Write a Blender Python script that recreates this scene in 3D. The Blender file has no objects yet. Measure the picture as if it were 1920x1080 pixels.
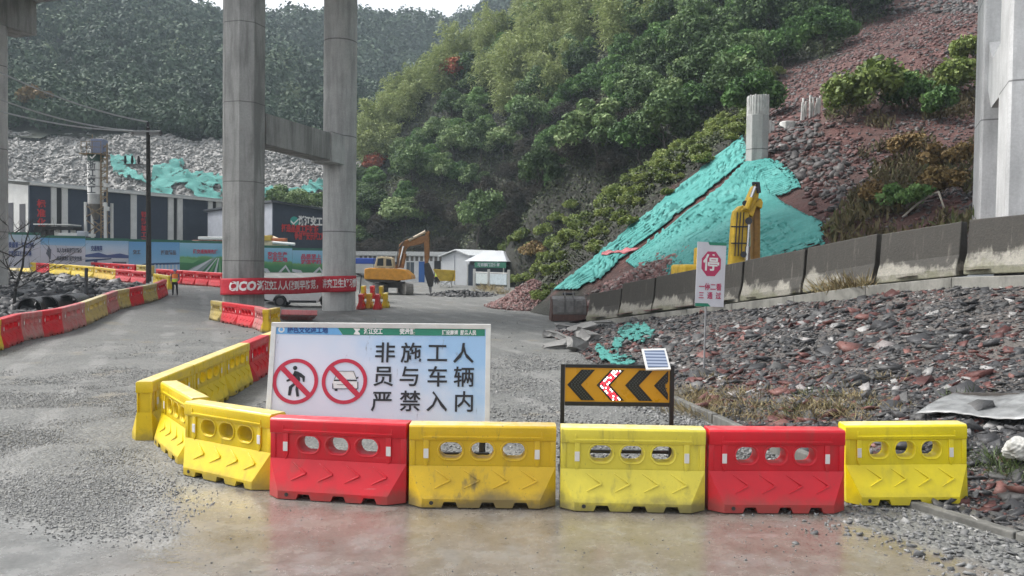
import bpy, bmesh, math, random
import numpy as np
from mathutils import Vector, Matrix, Euler
R = math.radians
random.seed(7); rng = np.random.default_rng(11)
scene = bpy.context.scene
col = scene.collection

# ------------------------------------------------------------------ camera, world, sun, exposure
CAM_H = 2.6; FPX = 1500.0; PITCH = math.atan(40 / FPX); ROLL = 0.0122
cam_d = bpy.data.cameras.new('camera'); cam = bpy.data.objects.new('camera', cam_d); col.objects.link(cam)
CM = Matrix.Rotation(math.pi / 2 - PITCH, 4, 'X') @ Matrix.Rotation(ROLL, 4, 'Z')
CM.translation = (0, 0, CAM_H)
cam.matrix_world = CM
cam_d.sensor_width = 36; cam_d.lens = 36 * FPX / 1920; cam_d.clip_start = 0.1; cam_d.clip_end = 3000
scene.camera = cam
SUN_EL = R(52); SUN_AZ = R(285)          # azimuth from +Y towards +X
world = bpy.data.worlds.new('World'); scene.world = world; world.use_nodes = True
nt = world.node_tree; nt.nodes.clear()
sky = nt.nodes.new('ShaderNodeTexSky'); sky.sky_type = 'NISHITA'; sky.sun_disc = False
sky.sun_elevation = SUN_EL; sky.sun_rotation = SUN_AZ; sky.dust_density = 4.0; sky.air_density = 1.0
hs = nt.nodes.new('ShaderNodeHueSaturation'); hs.inputs['Saturation'].default_value = 0.22
bg = nt.nodes.new('ShaderNodeBackground'); bg.inputs['Strength'].default_value = 0.15
wo = nt.nodes.new('ShaderNodeOutputWorld')
nt.links.new(sky.outputs[0], hs.inputs['Color']); nt.links.new(hs.outputs[0], bg.inputs[0]); nt.links.new(bg.outputs[0], wo.inputs[0])
sl = bpy.data.lights.new('sun', 'SUN'); sl.energy = 1.5; sl.angle = R(12); sl.color = (1, 0.97, 0.93)
so = bpy.data.objects.new('sun', sl); col.objects.link(so)
sdir = Vector((math.sin(SUN_AZ) * math.cos(SUN_EL), math.cos(SUN_AZ) * math.cos(SUN_EL), math.sin(SUN_EL)))
so.rotation_euler = sdir.to_track_quat('Z', 'Y').to_euler()
scene.view_settings.view_transform = 'Standard'; scene.view_settings.look = 'None'
scene.view_settings.exposure = 1.15; scene.view_settings.gamma = 1
scene.render.engine = 'CYCLES'
scene.cycles.use_denoising = True
scene.cycles.max_bounces = 6; scene.cycles.diffuse_bounces = 3; scene.cycles.glossy_bounces = 3
scene.cycles.transparent_max_bounces = 6; scene.cycles.volume_bounces = 0

# ------------------------------------------------------------------ where things stand
def ray(px, py):
    v = Vector(((px - 960) / FPX, -(py - 540) / FPX, -1.0))
    return CM.to_3x3() @ v
def P(px, py, d):                       # the point at distance d (metres along +Y) behind an image position
    v = ray(px, py); return Vector((0, 0, CAM_H)) + v * (d / v.y)
CMI = np.array(CM.inverted())
def project(pts):                       # world points -> image positions
    p = np.c_[pts, np.ones(len(pts))] @ CMI.T
    z = np.maximum(-p[:, 2], 1e-3)
    return 960 + p[:, 0] / z * FPX, 540 - p[:, 1] / z * FPX, -p[:, 2]
def sstep(a, b, x):
    t = np.clip((np.asarray(x, float) - a) / (b - a), 0, 1); return t * t * (3 - 2 * t)
def ground_z(x, y):
    x = np.asarray(x, float); y = np.asarray(y, float)
    zl = np.interp(y, [0, 22, 30, 37, 45, 55, 62, 72, 110, 400], [0, 0, .2, .42, .75, 1.0, 1.35, 1.8, 2.3, 2.3])
    zr = np.interp(y, [0, 30, 50, 70, 100, 400], [0, 0, .03, .25, .6, .6])
    w = sstep(-13.2, -17.5, x)
    return zl * w + zr * (1 - w)
def gz(x, y): return float(ground_z(x, y))
def G(px, py, dz=0.0):                  # ground point under an image position
    lo, hi = 2.0, 400.0
    for _ in range(50):
        m = .5 * (lo + hi); p = P(px, py, m)
        if p.z > gz(p.x, p.y) + dz: lo = m
        else: hi = m
    return P(px, py, .5 * (lo + hi))

class TPS:                              # a smooth terrain surface through given points
    def __init__(s, pts, lam=0.02):
        p = np.array([tuple(q) for q in pts], float); s.c = p[:, :2]; n = len(p)
        K = s.k(s.c, s.c) + lam * np.eye(n) * 10
        Q = np.c_[np.ones(n), s.c]
        A = np.block([[K, Q], [Q.T, np.zeros((3, 3))]])
        s.w = np.linalg.solve(A, np.r_[p[:, 2], 0, 0, 0])
    @staticmethod
    def k(a, b):
        d2 = ((a[:, None, :] - b[None, :, :]) ** 2).sum(-1)
        return np.where(d2 > 1e-9, d2 * np.log(np.maximum(d2, 1e-9)) * .5, 0)
    def __call__(s, x, y):
        x = np.asarray(x, float); q = np.c_[x.ravel(), np.asarray(y, float).ravel()]
        out = np.empty(len(q))
        for i in range(0, len(q), 20000):
            qq = q[i:i + 20000]
            out[i:i + 20000] = s.k(qq, s.c) @ s.w[:-3] + s.w[-3] + qq @ s.w[-2:]
        return out.reshape(x.shape)

def vnoise(x, y, s, seed=0):            # cheap smooth noise in -1..1
    x = np.asarray(x) / s; y = np.asarray(y) / s
    r = np.random.default_rng(seed); ph = r.uniform(0, 6.28, (8, 2)); an = r.uniform(0, 6.28, 8); f = r.uniform(.6, 1.9, 8)
    o = 0
    for i in range(8):
        o = o + np.sin((x * math.cos(an[i]) + y * math.sin(an[i])) * f[i] * 3 + ph[i, 0] + 1.3 * np.sin(y * f[i] * 1.7 + x + ph[i, 1]))
    return o / 5.0
def inpoly(px, py, poly):
    px = np.asarray(px); py = np.asarray(py); c = np.zeros(px.shape, bool); n = len(poly)
    for i in range(n):
        x0, y0 = poly[i]; x1, y1 = poly[(i + 1) % n]
        if y0 == y1: continue
        cr = ((y0 > py) != (y1 > py)) & (px < (x1 - x0) * (py - y0) / (y1 - y0) + x0)
        c ^= cr
    return c

# ------------------------------------------------------------------ objects
def tag(o, label=None, cat=None, group=None, kind=None):
    if label: o['label'] = label
    if cat: o['category'] = cat
    if group: o['group'] = group
    if kind: o['kind'] = kind
    return o
def thing(name, label, cat, loc=(0, 0, 0), rz=0.0, group=None):
    o = bpy.data.objects.new(name, None); col.objects.link(o); o.empty_display_size = .2
    o.location = loc; o.rotation_euler = (0, 0, rz)
    return tag(o, label, cat, group)
def copy_tree(o, parent=None):
    c = o.copy(); col.objects.link(c)
    if parent is not None: c.parent = parent
    for ch in list(o.children): copy_tree(ch, c)
    return c

class MB:
    def __init__(s): s.v = []; s.f = []; s.m = []
    def add(s, vs, fs, mi=0):
        b = len(s.v); s.v += [tuple(q) for q in vs]
        s.f += [tuple(i + b for i in f) for f in fs]; s.m += [mi] * len(fs); return s
    def box(s, c, size, rot=None, mi=0, taper=1.0):
        x, y, z = (k / 2 for k in size); M = Euler(rot).to_matrix() if rot else Matrix.Identity(3)
        vs = [M @ Vector((sx * x * (taper if sz > 0 else 1), sy * y * (taper if sz > 0 else 1), sz * z)) + Vector(c) for sz in (-1, 1) for sy in (-1, 1) for sx in (-1, 1)]
        return s.add(vs, [(0, 2, 3, 1), (4, 5, 7, 6), (0, 1, 5, 4), (2, 6, 7, 3), (0, 4, 6, 2), (1, 3, 7, 5)], mi)
    def beam(s, a, b, w, h, mi=0):       # a bar of section w x h from a to b
        a, b = Vector(a), Vector(b); d = (b - a); L = d.length; d /= L
        up = Vector((0, 0, 1)) if abs(d.z) < .95 else Vector((0, 1, 0))
        u = d.cross(up).normalized(); v = u.cross(d)
        vs = [p + u * (sx * w / 2) + v * (sy * h / 2) for p in (a, b) for sx, sy in ((-1, -1), (1, -1), (1, 1), (-1, 1))]
        return s.add(vs, [(0, 3, 2, 1), (4, 5, 6, 7), (0, 1, 5, 4), (1, 2, 6, 5), (2, 3, 7, 6), (3, 0, 4, 7)], mi)
    def tube(s, pts, r, n=8, mi=0, cap=True):
        pts = [Vector(p) for p in pts]; rs = r if isinstance(r, (list, tuple)) else [r] * len(pts)
        b = len(s.v); pu = None
        for i, p in enumerate(pts):
            d = (pts[min(i + 1, len(pts) - 1)] - pts[max(i - 1, 0)]).normalized()
            if pu is None: pu = d.cross(Vector((0, 0, 1)) if abs(d.z) < .9 else Vector((1, 0, 0))).normalized()
            u = (pu - d * pu.dot(d)).normalized(); pu = u; w = d.cross(u)
            for k in range(n):
                a = 2 * math.pi * k / n; s.v.append(tuple(p + (u * math.cos(a) + w * math.sin(a)) * rs[i]))
        for i in range(len(pts) - 1):
            for k in range(n):
                q = (k + 1) % n; s.f.append((b + i * n + k, b + i * n + q, b + (i + 1) * n + q, b + (i + 1) * n + k)); s.m.append(mi)
        if cap:
            s.f.append(tuple(b + k for k in range(n))[::-1]); s.f.append(tuple(b + (len(pts) - 1) * n + k for k in range(n))); s.m += [mi, mi]
        return s
    def prism(s, poly, o, u, v, w, mi=0):   # polygon (a,b) in the plane o + a u + b v, extruded along vector w
        o, u, v, w = Vector(o), Vector(u), Vector(v), Vector(w); n = len(poly)
        p0 = [o + u * a + v * b for a, b in poly]; vs = p0 + [q + w for q in p0]
        fs = [tuple(range(n)), tuple(range(2 * n - 1, n - 1, -1))] + [(i, i + n, (i + 1) % n + n, (i + 1) % n) for i in range(n)]
        return s.add(vs, fs, mi)
    def build(s, name, mats, parent=None, bevel=0, smooth=False, seg=2):
        me = bpy.data.meshes.new(name); me.from_pydata(s.v, [], s.f)
        if not isinstance(mats, (list, tuple)): mats = [mats]
        for m in mats: me.materials.append(m)
        me.polygons.foreach_set('material_index', s.m)
        bm = bmesh.new(); bm.from_mesh(me); bmesh.ops.recalc_face_normals(bm, faces=bm.faces); bm.to_mesh(me); bm.free()
        if smooth:
            me.polygons.foreach_set('use_smooth', [True] * len(me.polygons)); me.set_sharp_from_angle(angle=R(40))
        me.update()
        o = bpy.data.objects.new(name, me); col.objects.link(o)
        if parent is not None: o.parent = parent
        if bevel: bake_bevel(o, bevel, seg)
        return o
def bake_mods(o):
    dg = bpy.context.evaluated_depsgraph_get(); dg.update()
    me = bpy.data.meshes.new_from_object(o.evaluated_get(dg)); o.modifiers.clear(); old = o.data; o.data = me; me.name = old.name
    bpy.data.meshes.remove(old)
def bake_bevel(o, w, seg=2):
    m = o.modifiers.new('b', 'BEVEL'); m.width = w; m.segments = seg; m.limit_method = 'ANGLE'; m.angle_limit = R(35)
    bake_mods(o)

def np_mesh(name, V, F, mat, parent=None, tone=None, smooth=False, mats=None, mi=None):
    V = np.asarray(V, np.float32); F = np.asarray(F, np.int32); k = F.shape[1]
    me = bpy.data.meshes.new(name); me.vertices.add(len(V)); me.vertices.foreach_set('co', V.ravel())
    me.loops.add(F.size); me.loops.foreach_set('vertex_index', F.ravel())
    me.polygons.add(len(F)); me.polygons.foreach_set('loop_start', np.arange(0, F.size, k, dtype=np.int32))
    me.polygons.foreach_set('loop_total', np.full(len(F), k, np.int32))
    for m in (mats or [mat]): me.materials.append(m)
    if mi is not None: me.polygons.foreach_set('material_index', np.asarray(mi, np.int32))
    if smooth: me.polygons.foreach_set('use_smooth', np.ones(len(F), bool))
    if tone is not None:
        a = me.attributes.new('tone', 'FLOAT', 'FACE'); a.data.foreach_set('value', np.asarray(tone, np.float32))
    me.update(calc_edges=True); me.validate()
    o = bpy.data.objects.new(name, me); col.objects.link(o)
    if parent is not None: o.parent = parent
    return o
def unit(v): return v / np.maximum(np.linalg.norm(v, axis=-1, keepdims=True), 1e-6)
def leaf_geo(C, N, S, asp=.55, r=None, A=None):     # diamond leaves at C facing N
    r = r or rng; n = len(C)
    if A is None: A = r.normal(size=(n, 3))
    A = unit(A - N * (A * N).sum(1, keepdims=True)); B = np.cross(N, A); S = np.asarray(S)[:, None]
    bend = N * S * .25
    V = np.stack([C - A * S - bend, C + B * S * asp, C + A * S - bend, C - B * S * asp], 1).reshape(-1, 3)
    return V, np.arange(4 * n).reshape(-1, 4)
def slab_geo(C, size, N=None, r=None, flat=.35, tilt=.35):   # angular stones: eight jittered corners each
    r = r or rng; n = len(C)
    base = np.array([[x, y, z] for z in (-1, 1) for y in (-1, 1) for x in (-1, 1)], float)
    sz = np.asarray(size)[:, None] * np.c_[np.ones(n), r.uniform(.5, .95, n), r.uniform(.5, 1.3, n) * flat] * .5
    V = base[None] * sz[:, None, :] * r.uniform(.55, 1.15, (n, 8, 3))
    z = np.zeros((n, 3)); z[:, 2] = 1
    if N is not None: z = N
    z = unit(z + r.normal(size=(n, 3)) * tilt); a = r.normal(size=(n, 3)); a = unit(a - z * (a * z).sum(1, keepdims=True)); b = np.cross(z, a)
    M = np.stack([a, b, z], 1)
    V = np.einsum('nkj,njc->nkc', V, M) + C[:, None, :]
    q = np.array([(0, 2, 3, 1), (4, 5, 7, 6), (0, 1, 5, 4), (2, 6, 7, 3), (0, 4, 6, 2), (1, 3, 7, 5)])
    F = (np.arange(n) * 8)[:, None, None] + q[None]
    return V.reshape(-1, 3), F.reshape(-1, 4)

# ------------------------------------------------------------------ materials
def new_mat(name):
    m = bpy.data.materials.new(name); m.use_nodes = True; t = m.node_tree; t.nodes.clear()
    o = t.nodes.new('ShaderNodeOutputMaterial'); b = t.nodes.new('ShaderNodeBsdfPrincipled'); t.links.new(b.outputs[0], o.inputs[0])
    return m, t, b
def node(t, typ, **kw):
    n = t.nodes.new(typ)
    for k, v in kw.items():
        if k in n.inputs: n.inputs[k].default_value = v
        else: setattr(n, k, v)
    return n
def c4(c): return (c[0], c[1], c[2], 1)
def noise(t, co, scale, detail=5, rough=.6):
    n = node(t, 'ShaderNodeTexNoise', Scale=scale, Detail=detail, Roughness=rough); t.links.new(co, n.inputs['Vector']); return n.outputs['Fac']
def ramp(t, fac, stops):
    r = t.nodes.new('ShaderNodeValToRGB'); e = r.color_ramp.elements
    while len(e) < len(stops): e.new(.5)
    for i, (p, c) in enumerate(stops): e[i].position = p; e[i].color = c4(c)
    t.links.new(fac, r.inputs[0]); return r.outputs[0]
def mix(t, fac, a, b, mode='MIX'):
    n = t.nodes.new('ShaderNodeMix'); n.data_type = 'RGBA'; n.blend_type = mode
    for sock, v in ((n.inputs[0], fac), (n.inputs[6], a), (n.inputs[7], b)):
        if isinstance(v, (int, float)): sock.default_value = v
        elif isinstance(v, (tuple, list)): sock.default_value = c4(v)
        else: t.links.new(v, sock)
    return n.outputs[2]
def math_(t, op, a, b=0.0, clamp=False):
    n = t.nodes.new('ShaderNodeMath'); n.operation = op; n.use_clamp = clamp
    for i, v in enumerate((a, b)):
        if isinstance(v, (int, float)): n.inputs[i].default_value = v
        else: t.links.new(v, n.inputs[i])
    return n.outputs[0]
def mapr(t, v, a, b, c=0.0, d=1.0):
    n = t.nodes.new('ShaderNodeMapRange'); n.interpolation_type = 'SMOOTHSTEP'
    t.links.new(v, n.inputs[0]); n.inputs[1].default_value = a; n.inputs[2].default_value = b; n.inputs[3].default_value = c; n.inputs[4].default_value = d
    return n.outputs[0]
def bump(t, b, h, strength=.4, dist=.02):
    n = node(t, 'ShaderNodeBump', Strength=strength, Distance=dist); t.links.new(h, n.inputs['Height']); t.links.new(n.outputs[0], b.inputs['Normal'])
def coords(t, kind='Object'): return t.nodes.new('ShaderNodeTexCoord').outputs[kind]
def stretch(t, co, s):
    n = t.nodes.new('ShaderNodeMapping'); n.inputs['Scale'].default_value = s; t.links.new(co, n.inputs[0]); return n.outputs[0]
def simple(name, c, rough=.6, var=.18, scale=6, bmp=0, metal=0, spec=.5, bd=.01, rv=.12):
    m, t, b = new_mat(name); co = coords(t); f = noise(t, co, scale)
    lo = tuple(k * (1 - var) for k in c); hi = tuple(min(1, k * (1 + var)) for k in c)
    t.links.new(ramp(t, f, [(.3, lo), (.7, hi)]), b.inputs['Base Color'])
    t.links.new(mapr(t, noise(t, co, scale * 2.3), .3, .7, max(.02, rough - rv), min(1, rough + rv)), b.inputs['Roughness'])
    b.inputs['Metallic'].default_value = metal; b.inputs['Specular IOR Level'].default_value = spec
    if bmp: bump(t, b, noise(t, co, scale * 6, 6), bmp, bd)
    return m
def toned(name, stops, rough=.6, spec=.4, objvar=.0, bmp=0, scale=8, trans=0.0, wet=None):   # colour from the per-face 'tone' attribute
    m, t, b = new_mat(name); a = node(t, 'ShaderNodeAttribute', attribute_name='tone'); f = a.outputs['Fac']
    if objvar:
        oi = t.nodes.new('ShaderNodeObjectInfo'); f = math_(t, 'ADD', f, math_(t, 'MULTIPLY', math_(t, 'SUBTRACT', oi.outputs['Random'], .5), objvar))
    c = ramp(t, f, stops)
    if bmp:
        co = coords(t); n = noise(t, co, scale, 5); c = mix(t, 1.0, c, ramp(t, n, [(.25, (.55, .55, .55)), (.75, (1.25, 1.25, 1.25))]), 'MULTIPLY'); bump(t, b, n, bmp, .02)
    t.links.new(c, b.inputs['Base Color']); b.inputs['Roughness'].default_value = rough; b.inputs['Specular IOR Level'].default_value = spec
    if trans:
        tr = t.nodes.new('ShaderNodeBsdfTranslucent'); t.links.new(c, tr.inputs[0]); mx = t.nodes.new('ShaderNodeMixShader'); mx.inputs[0].default_value = trans
        o = [n for n in t.nodes if n.type == 'OUTPUT_MATERIAL'][0]
        t.links.new(b.outputs[0], mx.inputs[1]); t.links.new(tr.outputs[0], mx.inputs[2]); t.links.new(mx.outputs[0], o.inputs[0])
    return m
def flat(name, c, rough=.5, metal=0, spec=.5):
    m, t, b = new_mat(name); co = coords(t); f = noise(t, co, 9)
    t.links.new(ramp(t, f, [(.3, tuple(k * .93 for k in c)), (.7, tuple(min(1, k * 1.05) for k in c))]), b.inputs['Base Color'])
    b.inputs['Roughness'].default_value = rough; b.inputs['Metallic'].default_value = metal; b.inputs['Specular IOR Level'].default_value = spec; return m

# ------------------------------------------------------------------ lettering
def text_obj(name, body, size, mat, parent, loc, u=(1, 0, 0), v=(0, 0, 1), bold=0.0, depth=.004, width=None, align='CENTER', lead=1.0, shear=0.0):
    c = bpy.data.curves.new(name, 'FONT'); c.body = body; c.size = size; c.extrude = depth / 2; c.offset = bold * size; c.resolution_u = 2
    c.align_x = align; c.align_y = 'CENTER'; c.space_line = lead; c.shear = shear
    o = bpy.data.objects.new(name, c); col.objects.link(o)
    dg = bpy.context.evaluated_depsgraph_get(); me = bpy.data.meshes.new_from_object(o.evaluated_get(dg)); me.name = name
    bpy.data.objects.remove(o); bpy.data.curves.remove(c)
    co = np.empty(len(me.vertices) * 3, np.float32); me.vertices.foreach_get('co', co); co = co.reshape(-1, 3)
    sx = 1.0
    if width: sx = width / max(1e-6, co[:, 0].max() - co[:, 0].min())
    u = Vector(u).normalized(); v = Vector(v).normalized(); w = u.cross(v)
    M = Matrix(((u.x * sx, v.x, w.x, loc[0]), (u.y * sx, v.y, w.y, loc[1]), (u.z * sx, v.z, w.z, loc[2]), (0, 0, 0, 1)))
    me.transform(M); me.materials.clear(); me.materials.append(mat)
    o = bpy.data.objects.new(name, me); col.objects.link(o)
    if parent is not None: o.parent = parent
    return o
# ================================================================== GROUND AND TERRAIN
def ground_material():
    m, t, b = new_mat('yard_ground')
    geo = t.nodes.new('ShaderNodeNewGeometry'); co = geo.outputs['Position']
    sep = t.nodes.new('ShaderNodeSeparateXYZ'); t.links.new(co, sep.inputs[0]); X, Y = sep.outputs[0], sep.outputs[1]
    big = noise(t, co, .35, 6, .65); mid = noise(t, co, 2.2, 6, .7); fine = noise(t, co, 38, 4, .7); wob = math_(t, 'MULTIPLY', math_(t, 'SUBTRACT', noise(t, co, .9, 5), .5), 3.2)
    vor = node(t, 'ShaderNodeTexVoronoi', Scale=26.0); t.links.new(co, vor.inputs['Vector'])
    vor2 = node(t, 'ShaderNodeTexVoronoi', Scale=11.0); t.links.new(co, vor2.inputs['Vector'])
    vsep = t.nodes.new('ShaderNodeSeparateColor'); t.links.new(vor.outputs['Color'], vsep.inputs[0])
    grey = ramp(t, big, [(.3, (.122, .125, .122)), (.5, (.152, .155, .151)), (.72, (.185, .185, .179))])
    st = ramp(t, vsep.outputs[0], [(0, (.68, .68, .69)), (.5, (.97, .97, .96)), (1, (1.28, 1.27, 1.23))])
    gravel = mix(t, .75, grey, st, 'MULTIPLY')
    gravel = mix(t, 1.0, gravel, ramp(t, mid, [(.3, (.78, .78, .78)), (.7, (1.15, 1.14, 1.12))]), 'MULTIPLY')
    # wet slab of mud and concrete in front of the barriers
    wy = mapr(t, math_(t, 'ADD', Y, math_(t, 'MULTIPLY', wob, .5)), 8.9, 9.8, 1, 0)
    wl = mapr(t, math_(t, 'ADD', math_(t, 'ADD', X, math_(t, 'MULTIPLY', math_(t, 'SUBTRACT', Y, 8), .55)), math_(t, 'MULTIPLY', wob, .5)), -3.9, -3.1, 0, 1)
    wr = mapr(t, math_(t, 'ADD', math_(t, 'ADD', X, math_(t, 'MULTIPLY', math_(t, 'SUBTRACT', Y, 8), .55)), math_(t, 'MULTIPLY', wob, .12)), 3.5, 3.9, 1, 0)
    wet = math_(t, 'MULTIPLY', math_(t, 'MULTIPLY', wy, wl), wr)
    # smooth silted corner at lower left
    cor = mapr(t, math_(t, 'ADD', math_(t, 'ADD', Y, math_(t, 'MULTIPLY', X, .33)), math_(t, 'MULTIPLY', wob, .55)), 5.9, 6.5, 1, 0)
    cor = math_(t, 'MULTIPLY', cor, mapr(t, X, -1, -3, 0, 1))
    smooth = math_(t, 'MAXIMUM', wet, cor)
    mud = mix(t, mapr(t, X, -4.2, -2.6, 0, 1), ramp(t, mid, [(.3, (.155, .158, .155)), (.7, (.22, .22, .214))]), ramp(t, mid, [(.28, (.112, .098, .082)), (.5, (.160, .142, .122)), (.75, (.205, .186, .162))]))
    mud = mix(t, 1.0, mud, ramp(t, fine, [(.3, (.82, .82, .82)), (.7, (1.15, 1.15, 1.15))]), 'MULTIPLY')
    ptch = mapr(t, noise(t, co, 1.3, 7, .75), .52, .60, 0, 1)
    mud = mix(t, math_(t, 'MULTIPLY', ptch, .35), mud, (.22, .22, .212))
    c = mix(t, smooth, gravel, mud)
    sand = math_(t, 'MULTIPLY', mapr(t, noise(t, co, .55, 5, .7), .58, .68, 0, 1), mapr(t, Y, 8.0, 12.0, 0, .55))
    c = mix(t, sand, c, (.21, .185, .14))
    rc = math_(t, 'ADD', X, math_(t, 'MULTIPLY', math_(t, 'SUBTRACT', Y, 10), .42)); rc = math_(t, 'ADD', rc, math_(t, 'MULTIPLY', wob, .25))
    wv = math_(t, 'ABSOLUTE', math_(t, 'SINE', math_(t, 'MULTIPLY', rc, 1.75))); trk = math_(t, 'MULTIPLY', mapr(t, wv, .86, .99), mapr(t, noise(t, co, .5, 4), .4, .62)); trk = math_(t, 'MULTIPLY', trk, inv0 := math_(t, 'SUBTRACT', 1.0, smooth))
    c = mix(t, math_(t, 'MULTIPLY', trk, .55), c, (.24, .238, .228))
    # thin puddles
    pud = mapr(t, noise(t, stretch(t, co, (.8, 1.3, 1)), 1.1, 5, .6), .60, .64, 0, 1)
    near = mapr(t, Y, 8.6, 9.4, 1, 0)
    pud = math_(t, 'MULTIPLY', math_(t, 'MULTIPLY', pud, near), smooth)
    t.links.new(mix(t, math_(t, 'MULTIPLY', pud, .4), c, (.26, .25, .235)), b.inputs['Base Color'])
    rg = mapr(t, mid, .3, .7, .13, .34)
    rr = mapr(t, mid, .3, .7, .55, .8)
    rmix = t.nodes.new('ShaderNodeMix'); t.links.new(smooth, rmix.inputs[0]); t.links.new(rr, rmix.inputs[2]); t.links.new(rg, rmix.inputs[3])
    r2 = t.nodes.new('ShaderNodeMix'); t.links.new(pud, r2.inputs[0]); t.links.new(rmix.outputs[0], r2.inputs[2]); r2.inputs[3].default_value = .08
    t.links.new(r2.outputs[0], b.inputs['Roughness'])
    sm_ = t.nodes.new('ShaderNodeMix'); t.links.new(smooth, sm_.inputs[0]); sm_.inputs[2].default_value = .22; sm_.inputs[3].default_value = .95; t.links.new(sm_.outputs[0], b.inputs['Specular IOR Level'])
    h = math_(t, 'ADD', math_(t, 'MULTIPLY', vor.outputs['Distance'], -.8), math_(t, 'ADD', math_(t, 'MULTIPLY', mid, .6), math_(t, 'MULTIPLY', vor2.outputs['Distance'], -.8)))
    inv = math_(t, 'SUBTRACT', 1.0, math_(t, 'MULTIPLY', smooth, .93)); h = math_(t, 'MULTIPLY', h, inv)
    h = math_(t, 'ADD', h, math_(t, 'MULTIPLY', fine, .05))
    bump(t, b, h, .55, .035)
    return m
def axis(lo, mid0, mid1, hi, step):
    a = [mid0]; s = step
    core = list(np.arange(mid0, mid1 + 1e-6, step))
    l, r = [], []; x = mid0; s = step * 1.5
    while x > lo: x -= s; s *= 1.35; l.append(x)
    x = core[-1]; s = step * 1.5
    while x < hi: x += s; s *= 1.35; r.append(x)
    return np.array(l[::-1] + core + r)
def grid_faces(nx, ny):
    i = np.arange((nx - 1) * (ny - 1)); r, c = i // (nx - 1), i % (nx - 1); a = r * nx + c
    return np.stack([a, a + 1, a + nx + 1, a + nx], 1)
gx = axis(-420, -45, 30, 260, .5); gy = axis(-60, 0, 80, 560, .5)
XX, YY = np.meshgrid(gx, gy)
ZZ = ground_z(XX, YY) + np.where((YY > 10) & (YY < 120), .025 * vnoise(XX, YY, 3.0, 3) + .02 * vnoise(XX, YY, 1.1, 4), .006 * vnoise(XX, YY, 1.5, 3)) - .012
o = np_mesh('ground', np.c_[XX.ravel(), YY.ravel(), ZZ.ravel()], grid_faces(len(gx), len(gy)), ground_material(), smooth=True); tag(o, kind='structure')

# kerb line and parapet line bound the spoil bank at the near side of the haul ramp
KERB = np.array([(1.5, 31), (2.3, 22), (3.13, 15.4), (3.8, 11.5), (4.4, 8.94), (5.0, 7.8), (5.9, 6.0), (7.2, 3.4)])
PAR = np.array([(3.7, 37, .24), (6.1, 32.3, .95), (8.2, 28.2, 1.57), (9.5, 25.7, 1.96), (10.7, 23.3, 2.34), (11.9, 21, 2.63), (13.5, 17.9, 2.8), (15.5, 14, 2.95)])
def par_at(px):                        # point on the parapet line behind image column px
    k = (px - 960) / FPX; d = (3.7 + .5125 * 37) / (k + .5125); x = k * d
    return Vector((x, d, float(np.interp(x, PAR[:, 0], PAR[:, 2]))))
def bank(t, s):                        # t along (0..7), s from kerb (0) to parapet (1)
    t = np.asarray(t, float); s = np.asarray(s, float); i = np.arange(8)
    kx, ky = np.interp(t, i, KERB[:, 0]), np.interp(t, i, KERB[:, 1])
    bx, by, bz = (np.interp(t, i, PAR[:, j]) for j in range(3))
    x = kx + (bx - kx) * s; y = ky + (by - ky) * s
    z = .02 + (bz - .30) * (s ** 1.15) + (.10 * vnoise(x, y, 2.2, 21) + .05 * vnoise(x, y, .8, 22)) * sstep(0, .12, s) * sstep(1.0, .9, s)
    return x, y, z
soil = simple('wet_soil', (.085, .075, .068), .65, .35, 3, .8, bd=.05)
tt, ss = np.meshgrid(np.linspace(0, 7, 120), np.linspace(0, 1, 90)); bx, by, bz = bank(tt, ss)
o = np_mesh('embankment', np.c_[bx.ravel(), by.ravel(), bz.ravel()], grid_faces(120, 90), soil, smooth=True); tag(o, kind='structure')

stone_stops = [(0, (.022, .023, .026)), (.3, (.052, .052, .055)), (.52, (.095, .094, .092)), (.64, (.19, .186, .182)), (.70, (.38, .37, .36)), (.74, (.065, .024, .022)), (.88, (.12, .045, .040)), (1, (.21, .10, .085))]
stone_m = toned('slate_spoil', stone_stops, .52, .35, bmp=.35, scale=30)
def stones_on_bank(n, size, seed, redness=.17, srange=(0.0, 1.0), trange=(0, 7), lift=.3):
    r = np.random.default_rng(seed); t = r.uniform(*trange, n); s = r.uniform(*srange, n); x, y, z = bank(t, s)
    sz = size[0] + (size[1] - size[0]) * r.power(.55, n) if False else size[0] + (size[1] - size[0]) * r.beta(1.1, 3.6, n)
    red = np.clip(redness + .30 * vnoise(x, y, 2.6, 5) + .10 * vnoise(x, y, .9, 6), 0, .9)
    g = np.clip(r.beta(2.2, 2.6, n) * .72, 0, .72); pale = r.random(n) < .12; g = np.where(pale, r.uniform(.63, .72, n), g * .93)
    tone = np.where(r.random(n) < red, r.uniform(.75, 1, n), g)
    nrm = np.zeros((n, 3)); nrm[:, 2] = 1; nrm[:, 0] = -.25
    V, F = slab_geo(np.c_[x, y, z + sz * .08 * lift], sz, N=unit(nrm), r=r, flat=.20, tilt=.30)
    return V, F, np.repeat(tone, 6)
def join(parts):
    V, F, T = [], [], []; b = 0
    for v, f, t in parts: V.append(v); F.append(f + b); T.append(t); b += len(v)
    return np.concatenate(V), np.concatenate(F), np.concatenate(T)
V, F, T = join([stones_on_bank(34000, (.03, .14), 31), stones_on_bank(8000, (.08, .28), 32), stones_on_bank(1500, (.18, .58), 33, .15),
                stones_on_bank(9000, (.03, .11), 34, .2, (0, .5), (2.5, 7)), stones_on_bank(22, (.4, .75), 35, .4, (.1, .8), (3, 7))])
o = np_mesh('rubble', V, F, stone_m, tone=T)
tag(o, 'loose grey and dark red slate spoil covering the bank below the concrete parapet', 'rubble', kind='stuff')

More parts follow.
